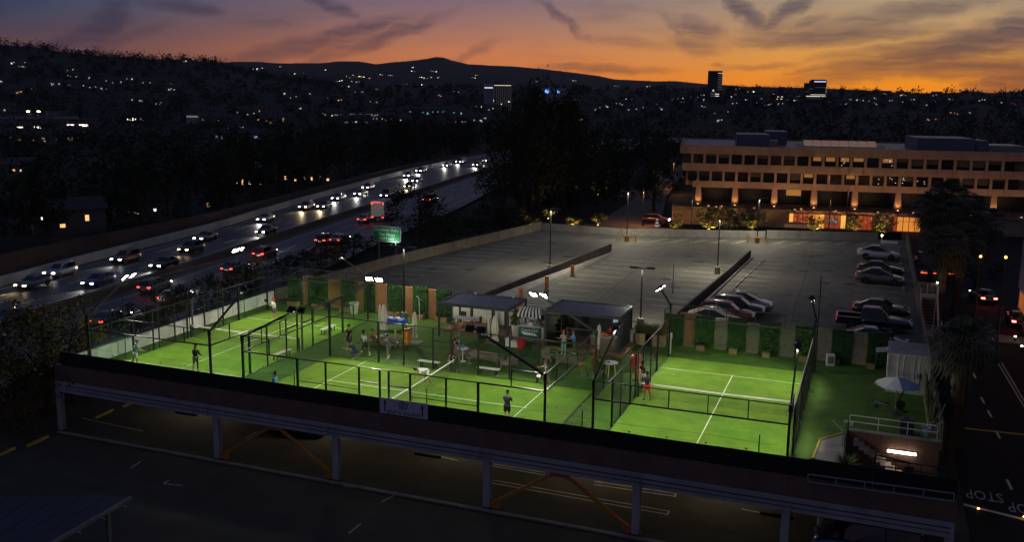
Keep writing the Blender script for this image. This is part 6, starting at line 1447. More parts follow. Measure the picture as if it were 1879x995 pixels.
# local frame: x along the facade, -y outward (towards the courts)
def ob(name, x0, x1, y0, y1, z0, z1, m, parent=office):
    mb = MB(); mb.box(x0, x1, y0, y1, z0, z1); return mb.build(name, m, parent)
TF = -5.2
Z = dict(t=-.75, s2=2.3, w2=3.45, w2t=5.25, w3=6.6, w3t=8.3, top=9.8)
XR = off_s(1858, 290, 1.2)+5; XL3 = off_s(1248, 275, 1.2); XL2 = off_s(1271, 330, .6); XLg = off_s(1276, 370, 0)
ob('wall', XL3+1.2, XR, 1.0, 26, Z['s2']+.21, Z['top']-.3, M_STONE)
ob('roof', XL3+.3, XR, -.8, 26.4, Z['top']-.29, Z['top']-.22, M_BLUEGR)
ob('fascia', XL3, XR, -1.2, -.6, Z['w3t'], Z['top'], M_STONE)
ob('parapet', XL3, XL3+.4, -.59, 26.4, Z['w3t']+.3, Z['top'], M_STONE); ob('parapet', XL3+.41, XR, 26.0, 26.4, Z['w3t']+.3, Z['top']-.01, M_STONE)
ob('spandrel', XL3+.5, XR, -1.1, .2, Z['w2t'], Z['w3'], M_STONE)
ob('spandrel', XL2, XR, -.6, .6, Z['s2'], Z['w2'], M_STONE)
mb = MB(); mb.add([(XL3,-1.2,Z['w3t']),(XL3+.9,1.0,Z['w2']),(XL3,26,Z['w3t']),(XL3+.9,26,Z['w2'])],[(0,1,3,2)]); mb.build('side_wall', M_STONE, office)
p3 = [1250+v/4.739 for v in (95,203,315,427,540,653,767,883,1000,1120,1237,1358)] + [1540+v/4.737 for v in (108,233,360,490,617,750,880,1012,1152,1290,1430)]
p2 = [1250+v/4.739 for v in (145,255,367,480,592,703,820,935,1048,1165,1285,1408)] + [1540+v/4.737 for v in (155,278,403,530,660,790,922,1060,1192,1325,1460)]
M_OGR = mat('lobby_glass', (.012,.01,.009), .4, 0, 0, 1, 0, .3); M_OGL = mat('office_glass', (.012,.011,.012), .08, 0, 0, 1, 0, .6)
M_BLIND = mat('window_blind', (.06,.05,.045), .8, 0, .2, 2)
E_OFF = emis('office_lamp_light', (1,.4,.09), .24); E_OFF2 = emis('office_white_lamp', (1,.85,.7), .9)
rnd = random.Random(2)
for row, (ps, y, z0, z1) in enumerate(((p3, -1.15, Z['w3'], Z['w3t']), (p2, -.6, Z['w2'], Z['w2t']))):
    xs = [off_s(p, 292 if row == 0 else 325, -y) for p in ps]
    for i, x in enumerate(xs):
        mb = MB(); mb.loft([[(x-.24,y-.12,z0-1.15),(x+.24,y-.12,z0-1.15),(x+.24,y+.3,z0-1.15),(x-.24,y+.3,z0-1.15)],[(x-.2,y-.06,z1),(x+.2,y-.06,z1),(x+.2,y+.3,z1),(x-.2,y+.3,z1)]]); mb.build('pilaster', M_STONE, office)
    edges = [xs[0]-2.0] + xs + [xs[-1]+2.2]
    for i, (a, b) in enumerate(zip(edges, edges[1:])):
        w = ob('window', a+.22, b-.22, y+.3, y+.36, z0+.01, z1-.01, M_OGL)
        lit = (row == 0 and 9 <= i <= 15) or (row == 1 and i in (9,10,12)) 
        if lit and rnd.random() < .85:
            ob('lit_ceiling', a+.35+rnd.random()*.3, b-.35, y+.285, y+.297, z1-.6-.2*rnd.random(), z1-.1, E_OFF, w)
        if not lit and rnd.random() < .6: ob('blind', a+.3, b-.3, y+.286, y+.298, z1-rnd.choice((.35,.6,.9,1.2)), z1-.06, M_BLIND, w)
        if (row == 1 and i in (14,15,16,17)) or (row == 0 and i in (12, 15)):
            for k in range(rnd.randint(2,5)): xx, zz = rnd.uniform(a+.4,b-.5), rnd.uniform(z0+.2,z1-.3); ob('office_lamp', xx, xx+.16, y+.283, y+.296, zz, zz+.09, E_OFF2, w)
# terrace level: columns, recessed glazing, slab
for px in (1280.6, 1348, 1420, 1492.6, 1567.5, 1646.6, 1733, 1822):
    x = off_s(px, 372, 0)
    mb = MB(); mb.loft([[(x-.62,-.45,Z['t']),(x+.62,-.45,Z['t']),(x+.62,.5,Z['t']),(x-.62,.5,Z['t'])],[(x-.42,-.5,Z['s2']),(x+.42,-.5,Z['s2']),(x+.42,.5,Z['s2']),(x-.42,.5,Z['s2'])]]); mb.build('column', M_STONE, office)
    lt = MB(); lt.lathe([(.14,0),(.14,.08)], 8, (x,-.95,Z['t'])); lt.build('uplight', emis('uplight_lens', (1,.55,.2), 6), office)
    s_ = spot('uplight_beam', (x,-1.15,Z['t']+.12), (0,0,0), 150, 100, .8, (1,.5,.17), .08, office); s_.rotation_euler = Vector((0,.3,1)).to_track_quat('-Z','Y').to_euler()
    lt = MB(); lt.lathe([(.16,0),(.16,.12),(.12,.14)], 8, (x+3.2,TF+.35,Z['t'])); lt.build('added_floor_lamp', emis('added_lamp_lens', (1,.6,.3), 1.5), office)  # floor lamp added as a housing for the facade wash
    s_ = spot('added_facade_wash', (x+3.2,TF+.35,Z['t']+.2), (0,0,0), 420, 125, .8, (1,.54,.29), .1, office); s_.rotation_euler = Vector((0,.62,1)).to_track_quat('-Z','Y').to_euler()  # wash light added to brighten the facade
for k in range(16): a = XLg+1.2+(XR-XLg-1.2)*k/16; ob('glazing', a+.04, a+(XR-XLg-1.2)/16-.04, 3.0, 3.1, Z['t'], Z['s2'], M_OGR)
ob('soffit', XLg, XR, .61, 4, Z['s2']+.02, Z['s2']+.2, M_STONE)
ob('terrace', XLg-4, XR, TF, 3.5, Z['t']-.35, Z['t'], M_STONE)
ob('terrace_railing', XLg-3.8, XR, TF+.1, TF+.16, Z['t']+.0, Z['t']+.75, glassm('terrace_glass', (.7,.68,.66)))
ob('inner_lamp', off_s(1443,350,-3), off_s(1470,350,-3), 2.9, 2.96, Z['s2']-1.4, Z['s2']-.2, emis('lobby_glow', (1,.4,.08), .35))
for px in (1300,1324,1470,1676,1470): x = off_s(px, 378, 4); mb = MB(); mb.lathe([(.18,0),(.18,.25)], 8, (x,-4.4,Z['t'])); mb.build('terrace_lamp', emis('terrace_lamp_glow', (1,.4,.15), 1.2), office)
# shop fronts below the terrace
SY = TF+.6
ob('shop_wall', XLg-4, XR, SY, SY+.3, ZL, Z['t']-.36, M_STONE)
E_SHOP = emis('shop_glow', (1,.33,.05), .75); E_SHOPY = emis('shop_glow_yellow', (1,.45,.08), 1.0); E_SHOPR = emis('shop_glow_red', (1,.12,.03), .3); E_SHOPD = emis('shop_glow_dim', (.8,.4,.25), .12)
def shop(px0, px1, z0, z1, m, nm='shop_window', dy=0): a, b = off_s(px0, 405, -SY), off_s(px1, 405, -SY); return ob(nm, a, b, SY-.06-dy, SY-.002-dy, z0, z1, m)
shop(1455,1482,-2.9,-1.3,E_SHOPR,'shop_poster'); shop(1448,1455,-2.9,-1.3,E_SHOPY); shop(1483,1503,-2.9,-1.3,E_SHOP)
shop(1504,1512,-3.8,-1.3,E_SHOPY); shop(1512,1542,-3.7,-1.3,E_SHOPR,'shop_poster'); shop(1515,1538,-3.2,-1.7,E_SHOPD,'poster_panel',.065); shop(1543,1552,-3.7,-1.3,E_SHOPY); shop(1575,1600,-3.8,-1.4,E_SHOPR); shop(1440,1500,-3.9,-3.3,E_SHOPD,'counter_band')
w = shop(1646,1690,-3.8,-1.4,E_SHOP)
for k in range(5): a = off_s(1646+k*11, 405, -SY); mb = MB(); mb.box(a-.05,a+.05,SY-.1,SY-.062,-3.8,-1.4); mb.build('glazing_bar', M_BLACK, w)
a, b = off_s(1646,405,-SY), off_s(1690,405,-SY); mb = MB(); mb.box(a,b,SY-.12,SY-.1,-2.15,-2.08); mb.build('glazing_bar', M_BLACK, w)
shop(1640,1645,-3.8,-1.3,E_SHOPR)
M_POST = [emis('poster_ink_%d' % i, c, s) for i, (c, s) in enumerate((((.9,.75,.5),.25),((.5,.08,.03),.15),((.15,.3,.2),.12),((1,.5,.15),.4)))]
rnd = random.Random(12)
for k in range(26):
    px = rnd.choice((rnd.uniform(1457,1480), rnd.uniform(1515,1537), rnd.uniform(1577,1598))); shop(px, px+rnd.uniform(1.0,4.0), zz := rnd.uniform(-3.1,-2.0), zz+rnd.uniform(.12,.45), M_POST[k % 4], 'poster_mark', .07+.004*k)
for px in (1463,1472,1486,1494,1530,1583,1591): shop(px, px+.8, -3.8, -1.3, M_BLACK, 'mullion', .2)
shop(1440,1610,-1.42,-1.3,M_BLACK,'shop_canopy',.21)

# roof plant
def roofbox(nm, px0, px1, y0, y1, h, m): a, b = off_s(px0, 260, -y0), off_s(px1, 260, -y0); return ob(nm, a, b, y0, y1, Z['top']-.215, Z['top']+h, m)
roofbox('plant_room', 1352, 1412, 4, 12, 1.9, M_BLUEGR); roofbox('plant_room', 1405, 1444, 12.1, 19, 2.2, M_BLUEGR); roofbox('air_handler', 1410, 1428, 4, 8, .9, M_GREY)
roofbox('plant_room', 1683, 1790, 4, 14, 1.9, M_BLUEGR); roofbox('plant_room', 1791, 1815, 4.5, 12, 1.6, M_BLUEGR); roofbox('plant_room', 1816, 1880, 5, 12, .8, M_GREY)
E_SKY = emis('skylight_glow', (1,.55,.33), .13)
for y0, y1, dh in ((7, 9.2, .25), (14.2, 17.0, .5)):
    x0 = off_s(1476, 260, -y0); x1 = off_s(1611, 260, -y0); n = 8
    for k in range(n):
        u0, u1 = x0+(x1-x0)*k/n+.05, x0+(x1-x0)*(k+1)/n-.05
        mb = MB(); mb.add([(u0,y0,Z['top']-.1),(u1,y0,Z['top']-.1),(u1,y1,Z['top']+dh),(u0,y1,Z['top']+dh)],[(0,1,2,3)]); mb.build('skylight', E_SKY, office)
    ob('skylight_curb', x0-1.2, x1+1.2, y0-.3, y1+1.2, Z['top']-.21, Z['top']-.12, M_BLUEGR)

# roads around the office
M_WROAD = mat('service_road', (.085,.07,.06), .75, 0, .2, .3, .05, .3)
mb = MB(); mb.prism([(-47,150),(34,150),(34,164.5),(-47,158.5)], ZL-.9, ZL-.01); struct('road', mb, M_WROAD)
q = [at(*v, ZL) for v in ((1085,416),(1212,416),(1222,362),(1262,300),(1246,300),(1196,345))]
mb = MB(); mb.prism([(p.x, p.y) for p in q], ZL-.9, ZL+.004); struct('driveway', mb, M_WROAD)
def amber_pole(label, x, y, h, energy, z0=ZL, cone=150, col=(1,.45,.15), globe=False):
    t = thing('street_lamp', label, 'street lamp', (x, y, z0))
    mb = MB(); mb.tube([(0,0,0),(0,0,h)], [.1,.06], 8); mb.build('pole', M_RAIL, t)
    if globe:
        mb = MB(); mb.lathe([(.02,-.13),(.1,-.08),(.13,.02),(.07,.12),(.02,.14)], 10, (0,0,h+.12)); mb.build('globe', E_ORG, t)
        point('lamp_glow', (0,0,h+.55), energy, col, .25, t)
    else:
        mb = MB(); mb.cbox((0,-.35,h),(.3,.8,.12)); mb.build('lamp_head', M_BLACK, t); mb = MB(); mb.cbox((0,-.45,h-.064),(.2,.4,.006)); mb.build('lens', emis('amber_lens', (1,.5,.15), 6), t)
        s_ = spot('lamp_beam', (0,-.45,h-.1), (0,0,0), energy, cone, .5, col, .15, t)
p = at(1179,415,ZL); amber_pole('dark street lamp pole on the orange lit driveway', p.x, p.y, 6.5, 2600)  # amber light on this pole is added for the driveway
p = at(1222,352,ZL); amber_pole('farther street lamp pole added to light the top of the orange driveway', p.x, p.y+8, 6.5, 2600)  # whole lamp added to warm the upper driveway
p = at(1268,424,ZL); amber_pole('slim street lamp pole left of the uplit trees by the office', p.x, p.y, 5.5, 500)
p = at(1520,430,ZL); amber_pole('slim street lamp pole before the red shop posters', p.x, p.y, 6, 500)
p = at(1551,430,ZL); amber_pole('second slim street lamp pole right of the red shop posters', p.x, p.y, 7.5, 500)
amber_pole('glowing amber street lamp, the larger of two right of the palms', 9.75, 96, 8.4, 60, ZL, 0, (1,.42,.1), True)
amber_pole('glowing amber street lamp, the smaller and farther of two right of the palms', 11.1, 90, 9.4, 70, ZL, 0, (1,.42,.1), True)

# ---------------------------------------------------------------- street on the right
for i, (px, py) in enumerate(((1803,735),(1816,760),(1831,798),(1852,890),(1788,690),(1780,672))):
    p = at(px, py, ZL-.004); link('lane_dash', me_d, street, p+Vector((0,0,.004)), R_(3), (1,.45,1))
def sline(p, q, w, m):
    a = at(*p, ZL-.004); b = at(*q, ZL-.004); mb = MB(); d = (b-a).normalized(); n = Vector((-d.y,d.x,0))*w/2; z = Vector((0,0,.005)); mb.add([a-n+z,b-n+z,b+n+z,a+n+z],[(0,1,2,3)]); mb.build('road_line', m, street)
sline((1765,786),(1885,799),.28,M_YELL); sline((1758,924),(1890,957),.3,M_LINE); sline((1832,668),(1890,765),.12,M_FADED); sline((1838,666),(1896,765),.12,M_FADED)
M_RPAINT = mat('worn_road_paint', (.42,.42,.43), .85, 0, .3, 3)
for px, py in ((1806,910),(1885,935)):
    p = at(px, py, ZL-.004); text('road_lettering', 'STOP', 1.0, M_RPAINT, street, Matrix.Translation(p+Vector((0,0,.006))) @ Matrix.Rotation(R_(180),4,'Z') @ Matrix.Diagonal((.85,2.0,1,1)), .001)
for px, py, nm in ((1795,937,'left'),(1879,952,'right')):
    p = at(px, py, ZL); t = thing('pavement_marker', 'small glowing orange road marker on the limit line, %s one' % nm, 'marker light', p, 0, 'glowing road markers'); mb = MB(); mb.lathe([(.1,0),(.1,.05),(.06,.08)], 8); mb.build('housing', M_DGREY, t); mb = MB(); mb.lathe([(.07,.08),(.05,.13)], 8); mb.build('lens', emis('marker_orange', (1,.3,.05), 14), t)
for px, py in ((1817,622),(1862,628),(1828,640),(1874,646)):
    p = at(px, py, ZL); t = thing('bollard_light', 'small lit bollard on the kerb below the brake lights at right', 'bollard light', p, 0, 'lit bollards along the kerb'); mb = MB(); mb.lathe([(.09,0),(.09,.5)], 8); mb.build('post', M_DGREY, t); mb = MB(); mb.lathe([(.1,.5),(.1,.6)], 8); mb.build('lens', emis('bollard_glow', (1,.85,.6), 8), t)
mb = MB(); mb.prism([(8.2,98),(20,98),(20,100.2),(8.2,101.5)], ZL-.01, ZL+.12); struct('kerb_island', mb, M_CONC)
car('sedan', 'dark car braking at the right picture edge with bright red tail lights', Vector((14.9,107,ZL+.006)), PI/2, 'black', (E_HEAD, emis('brake_light', (1,.05,.03), 30)), None, 'street_car')
car('sedan', 'dark car with red lights waiting beyond the palms on the right street', Vector((12.6,118,ZL+.006)), PI/2+.2, 'grey', (E_HEAD, emis('brake_light', (1,.05,.03), 30)), None, 'street_car')
car('suv', 'dark parked car on the service road behind the deck corner', Vector((8.5,141,ZL+.006)), .1, 'black')
car('suv', 'red car stopped on the service road left of the uplit trees', at(1195,415,ZL)+Vector((0,4,.006)), .1, 'red', (E_HEAD, E_TAIL), None, 'street_car')
t = thing('traffic_drum', 'white striped traffic drum standing behind the far parapet', 'traffic drum', at(1203,417,ZL)+Vector((0,1,0)))
for k, m_ in enumerate((M_WHITE, M_BLACK, M_WHITE, M_BLACK, M_WHITE)): mb = MB(); mb.lathe([(.36-.05*k,.02+.26*k),(.33-.05*k,.27+.26*k)], 10); mb.build('band', emis('drum_white_glow', (.9,.95,1), .35) if m_ is M_WHITE else m_, t)  # white bands glow a little, brightness put into their material
# made-up canopy whose glowing red edge stands in for a traffic light trail
t = thing('light_trail_canopy', 'made-up low canopy, its red edge standing in for a light trail beyond the steel stairs', 'canopy', (0,0,0)); a = at_y(1690,500,132); b = at_y(1765,503,134)
mb = MB(); mb.bar(a+Vector((0,.6,.1)), b+Vector((0,.6,.1)), 1.4, .12); mb.build('roof', M_DGREY, t); mb = MB(); mb.bar(a, b, .08, .22); mb.build('trail_edge', emis('trail_red', (1,.12,.03), 1.6), t)
for f in (.05,.5,.95): p = a+(b-a)*f; mb = MB(); mb.bar((p.x,p.y+.6,ZL),(p.x,p.y+.6,a.z+.04),.15); mb.build('post', M_DGREY, t)
# building at the right edge
t = thing('corner_building', 'pale grey building at the right picture edge with lit white letters on a dark canopy', 'building', (15.0, 40, 0))
mb = MB(); mb.box(0,14,0,69.7,-.6,10.6); mb.build('wall', mat('grey_render', (.5,.48,.5), .8, 0, .1, .4), t)
mb = MB(); mb.box(.15,14,.15,69.5,-2.6,-.6); mb.build('lower_wall', emis('orange_wall_glow', (1,.3,.06), .22, base=(.4,.2,.1)), t); mb = MB(); mb.box(.05,14,.05,69.6,ZL,-2.6); mb.build('plinth', M_CONC, t)  # lower wall glows orange by itself, light put into its colour
mb = MB(); mb.loft([[(-.35,50,z),(14,50,z),(14,70.4,z),(-.35,70.4,z)] for z in (10.62,12.4)]); mb.build('canopy', M_DGREY, t)
text('canopy_lettering', 'L.A.F', 1.1, emis('letter_white', (.95,1,1), 3), t, Matrix.Translation((-.4,67.5,11.5)) @ Matrix.Rotation(R_(-90),4,'Z') @ Matrix.Rotation(R_(90),4,'X'), .03)
for z in (3.2,7.2): mb = MB(); mb.box(-.02,.0,60,62,z,z+1.8); mb.build('window', M_OGL, t)
# blue canopy bottom left
q = [at(px, py, -1.2) for px, py in ((-160,912),(240,912),(60,1015),(-260,1015))]
t = thing('carport_roof', 'dark blue sheet roof of a carport at the bottom left corner', 'carport', (0,0,0)); n = 9
for k in range(n):
    a0, a1 = q[0].lerp(q[1], k/n), q[0].lerp(q[1], (k+.96)/n); b0, b1 = q[3].lerp(q[2], k/n), q[3].lerp(q[2], (k+.96)/n)
    mb = MB(); mb.add([a0,a1,b1,b0,a0-Vector((0,0,.06)),a1-Vector((0,0,.06)),b1-Vector((0,0,.06)),b0-Vector((0,0,.06))],[(0,3,2,1),(4,5,6,7),(0,1,5,4),(1,2,6,5),(2,3,7,6),(3,0,4,7)]); mb.build('roof_sheet', mat('navy_sheet', (.014,.018,.04), .6, .1, .15, .5), t)
mb = MB(); mb.bar(q[1]-Vector((0,0,.1)), q[2]-Vector((0,0,.1)), .1, .2); mb.build('edge_beam', M_GREY, t)
for f in (.12,.35,.6,.85): p = q[1].lerp(q[2], f); mb = MB(); mb.bar(p+Vector((-.3,0,-.2)), p+Vector((.35,0,-.2)), .1); mb.build('bracket', M_GREY, t)
for f in (.2,.8): p = q[1].lerp(q[2], f); mb = MB(); mb.bar((p.x-.4,p.y,ZL),(p.x-.4,p.y,-1.3),.2); mb.build('post', M_GREY, t)

# ---------------------------------------------------------------- trees
def crown_mesh(seed, nclump, nleaf, leaf, m, flat=1.0, droop=0.0):
    """leaf clumps spread through a unit crown (radius 1, height -1..1)"""
    rnd = random.Random(seed); mb = MB()
    for c in range(nclump):
        while True:
            p = Vector((rnd.uniform(-1,1), rnd.uniform(-1,1), rnd.uniform(-1,1)))
            if .25 < p.length < 1: break
        p.z *= flat; r = rnd.uniform(.16,.38)
        for i in range(nleaf):
            q = p + Vector((rnd.gauss(0,1), rnd.gauss(0,1), rnd.gauss(0,.8)))*r*.55
            mb.leaf(q, leaf*rnd.uniform(.6,1.3), rnd)
    return mb.mesh('crown', m)
CRW = {k: [crown_mesh(s, 26, 34, .11, m) for s in (1,2,3)] for k, m in (('d', M_LEAF), ('o', M_LEAF2), ('g', M_LEAF3))}
CRWL = {k: [crown_mesh(s, 60, 60, .052, m) for s in (4,5)] for k, m in (('d', M_LEAF), ('o', M_LEAF2))}
def trunk_mesh(seed):
    rnd = random.Random(seed); mb = MB(); mb.tube([(0,0,0),(.02,.01,.3),(.0,.03,.6),(.03,0,.9)], [.035,.028,.02,.008], 7)
    for i in range(6):
        an = rnd.uniform(0,6.28); z = rnd.uniform(.3,.6); mb.tube([(0,0,z),(.13*math.cos(an),.13*math.sin(an),z+.12),(.24*math.cos(an),.24*math.sin(an),z+.3)], [.014,.01,.003], 5)
    return mb.mesh('trunk', M_BARK)
TRK = [trunk_mesh(s) for s in (1,2,3)]
_ti = [0]
def tree(label, x, y, z, H, R, kind='d', group=None, big=False, cat='tree', name='tree', low=.25):
    _ti[0] += 1; i = _ti[0]; rn = random.Random(i)
    t = thing(name, label, cat, (x,y,z), rn.uniform(0,6.28), group)
    link('trunk', TRK[i%3], t, None, None, (H,H,H*.9))
    zc = H*(1+low)/2; hz = H*(1-low)/2
    cs = CRWL[kind] if big else CRW[kind]
    link('crown', cs[i % len(cs)], t, (0,0,zc), rn.uniform(0,6.28), (R,R,hz*1.05))
    return t
def tree_px(label, px, py, top, R, kind='d', z=ZF, big=False, group=None, dy=0, **kw):
    p = at(px, py, z); p.y += dy; H = at_y(px, top, p.y).z - z
    return tree(label, p.x, p.y, z, max(2, H), R, kind, group, big, **kw)
tree_px('olive tree lit along its edge at the left end of the black screen', 88, 760, 556, 3.6, 'o', ZL, True, low=.1)
tree_px('dark bushy tree at the far left below the freeway', 30, 790, 600, 3.4, 'o', ZL, True, low=.05)
tree_px('olive tree touching the near left corner of the left court', 138, 735, 580, 2.6, 'o', ZL, True, low=.1)
tree_px('dark rounded tree standing in front of the box truck on the freeway', 772, 462, 347, 5.2, 'd', ZF, True, low=.1)
tree_px('dark tree just right of the rounded tree beside the freeway', 815, 458, 388, 3.6, 'd', ZF, True, low=.1)
for i, (px, py, tp, R) in enumerate(((615,478,440,2.2),(650,470,428,2.4),(560,500,455,2.2),(590,490,450,2.0),(700,465,425,2.4),(520,520,470,2.2),(470,520,478,2),(870,440,398,3.4),(905,432,372,3.6),(940,425,376,3.8),(400,560,500,2.0),(345,585,515,2.2),(300,600,540,2.0),(450,540,490,2.0),(250,610,560,2.2),(960,418,395,2.5))):
    tree_px('dark roadside shrub between the freeway and the deck parapet', px, py, tp, R, 'd' if i % 3 else 'o', ZF, False, 'shrubs along the near side of the freeway', cat='shrub', name='shrub', low=.05)
for i, (px, py, tp, R) in enumerate(((985,400,163,6.5),(1010,396,158,6.0),(1030,395,180,6.5),(955,405,200,6.0),(925,410,262,5.0),(1045,385,215,5.5),(1000,380,215,7),(970,390,245,6))):
    tree_px('tall dark eucalyptus in the clump beyond the deck corner, %s of eight' % ORD[i], px, py, tp, R, 'd', ZF, True, 'tall eucalyptus clump', low=.12)
for i, (px, py, tp, R) in enumerate(((1200,397,305,3.6),(1075,340,250,6),(1110,330,240,6),(1150,320,235,6.5),(1190,310,240,6),(1225,300,238,6),(1095,380,320,3),(1060,392,338,3.2),(1130,372,318,3.0))):
    tree_px(('dark slim tree beside the orange lit driveway' if i == 0 else 'dark tree in the grove behind the driveway, %s' % ORD[i]), px, py, tp, R, 'd', ZF, True, None if i == 0 else 'grove behind the driveway', low=.3 if i == 0 else .1)
# uplit garden trees before the office
for i, (px, py, tp, R, en) in enumerate(((1240,424,392,1.5,90),(1303,424,378,2.6,160),(1340,424,380,2.2,30),(1381,424,380,2.4,120),(1493,428,394,1.7,160),(1566,428,396,1.7,140),(1617,430,396,2.0,120),(1035,352,338,2.2,160),(1052,350,336,2.0,160),(1100,356,336,2.4,180),(975,414,398,1.6,160),(1052,418,402,1.5,160),(1098,412,392,1.6,140),(1008,400,388,1.6,140))):
    t = tree_px('small garden tree lit from below by a warm ground lamp, %s' % ORD[i], px, py, tp, R, 'g', ZL, False, 'uplit garden trees', cat='tree', name='garden_tree', low=.15)
    s_ = spot('garden_beam', (t.location.x+.3, t.location.y-R*.9, ZL+.1), (t.location.x, t.location.y, ZL+3), en*34, 110, .7, (1,.62,.2), .08)
    l = thing('ground_lamp', 'small warm ground lamp lighting the garden tree, %s' % ORD[i], 'ground lamp', (t.location.x+.3, t.location.y-R*.9, ZL), 0, 'garden ground lamps'); mb = MB(); mb.lathe([(.14,0),(.14,.1)], 8); mb.build('housing', M_BLACK, l); mb = MB(); mb.lathe([(.12,.1),(.1,.13)], 8); mb.build('lens', emis('ground_lens', (1,.6,.2), 10), l)
# trees behind the sound wall
rnd = random.Random(77); k = 0
for i in range(44):
    y = 84 + i*6.2 + rnd.uniform(-2,2); x = xo(y) - rnd.uniform(6, 26)
    tree('dark tree behind the sound wall across the freeway', x, y, -4.6, rnd.uniform(8,15), rnd.uniform(3.2,5.5), 'd', 'trees behind the sound wall', low=.1)
# fan palms
def fan_palm_crown(seed, n=44, R=2.0, m=M_PALM):
    rnd = random.Random(seed); mb = MB()
    for i in range(n):
        an = 6.283*i*.381966+rnd.uniform(-.2,.2); e = 1.25 - 2.1*(i/n)**.9 + rnd.uniform(-.15,.15)
        d = Vector((math.cos(an)*math.cos(e), math.sin(an)*math.cos(e), math.sin(e))); L1 = R*rnd.uniform(.42,.55); tip = d*L1
        s = Vector((-math.sin(an), math.cos(an), 0)); upv = s.cross(d)*-1
        mb.bar((0,0,0), tip, .04)
        nb = 9; FL = R*.62
        for b in range(nb):
            a = (b-(nb-1)/2)*.27; dd = (d*math.cos(a)+s*math.sin(a)).normalized(); w = .075*R*.5
            per = dd.cross(upv).normalized()*w
            m1 = tip+dd*FL*.55; m2 = tip+dd*FL+Vector((0,0,-FL*.4))
            mb.add([tip, m1-per, m2, m1+per], [(0,1,2,3)])
    return mb.mesh('crown', m)
PCR = [fan_palm_crown(s) for s in (1,2)]
def skirt_mesh(seed):
    rnd = random.Random(seed); mb = MB()
    for i in range(150):
        an = rnd.uniform(0,6.28); z = -rnd.uniform(.0,2.6); r = .3+.35*(1+z/3)*rnd.random()
        a = Vector((.2*math.cos(an), .2*math.sin(an), z+.4)); b = Vector((r*math.cos(an), r*math.sin(an), z-.6)); s = Vector((-math.sin(an), math.cos(an), 0))*.14
        mb.add([a-s*.3, b-s, b+Vector((0,0,-.4)), b+s, a+s*.3], [(0,1,2,3,4)])
    return mb.mesh('skirt', M_THATCH)
PSK = [skirt_mesh(1), skirt_mesh(2)]
def palm(label, x, y, H, s=1.0, lean=(0,0)):
    t = thing('palm_tree', label, 'palm tree', (x,y,ZL), 0, 'fan palms along the street'); n = 8
    mb = MB(); mb.tube([(lean[0]*(k/n)**1.5, lean[1]*(k/n), H*k/n) for k in range(n+1)], [.34-.1*k/n for k in range(n+1)], 9); mb.build('trunk', M_PALMB, t)
    mb = MB(); rnd = random.Random(int(x*100))
    link('skirt', PSK[int(H*10)%2], t, (lean[0],lean[1],H-.2), rnd.uniform(0,6), s); link('crown', PCR[int(H*10)%2], t, (lean[0],lean[1],H), rnd.uniform(0,6), s)
for i, (x, y, H, s, ln) in enumerate(((5.7,62.6,8.0,1.05,(.1,0)),(6.5,66.6,7.6,.95,(.1,.2)),(6.5,111,10.9,1.4,(0,0)),(7.7,113,12.0,1.4,(.1,0)),(9.8,116,10.2,1.4,(.2,0)),(11.9,119,8.8,1.3,(.4,0)),(7.0,101,8.4,1.3,(0,0)),(9.0,108,8.2,1.2,(.2,0)))):
    palm('shaggy fan palm along the right street, %s from the camera side' % ORD[i], x, y, H, s, ln)
for i, (x, y) in enumerate(((5.6,71),(5.5,76),(5.5,80.5),(9.5,126),(12.5,130),(15.5,133))):
    tree('dark low bush on the verge beside the right street', x, y, ZL, 2.2, 1.1, 'd', 'bushes along the right street', cat='shrub', name='shrub', low=.0)

# ---------------------------------------------------------------- far buildings and hillside houses
def terr_hit(px, py, r0=260):
    d = ray(px, py); hz = math.hypot(d.x, d.y); a = math.degrees(math.atan2(d.x, d.y)); r = r0
    while r < 5100:
        z = CAMZ + d.z/hz*r
        if z <= terrain(a, r): break
        r *= 1.012
    return Vector((r*math.sin(R_(a)), r*math.cos(R_(a)), terrain(a, r))), r
def wbox(w, d, h): mb = MB(); mb.box(-w/2,w/2,-d/2,d/2,-3,h); return mb.mesh('wall', M_HOUSEW)
HB = wbox(11,8,4.2); mb = MB(); mb.add([(-6,-4.6,4.0),(6,-4.6,4.0),(6,4.6,4.0),(-6,4.6,4.0),(-6,0,6.3),(6,0,6.3)],[(0,1,5,4),(2,3,4,5),(0,4,3),(1,2,5),(3,2,1,0)]); HR = mb.mesh('roof', M_HOUSER)
HWN = {}
def house_window(col, s):
    k = (col, s)
    if k not in HWN:
        m_ = emis('far_window_%s_%d' % (col, s*10), dict(w=(1,.93,.82), o=(1,.55,.2), b=(.45,.6,1), c=(.3,.95,.95), y=(1,.9,.35), r=(1,.1,.05))[col], s)
        mb = MB(); mb.box(-.8,.8,-.06,.0,-.7,.7); HWN[k] = mb.mesh('window', m_)
    return HWN[k]
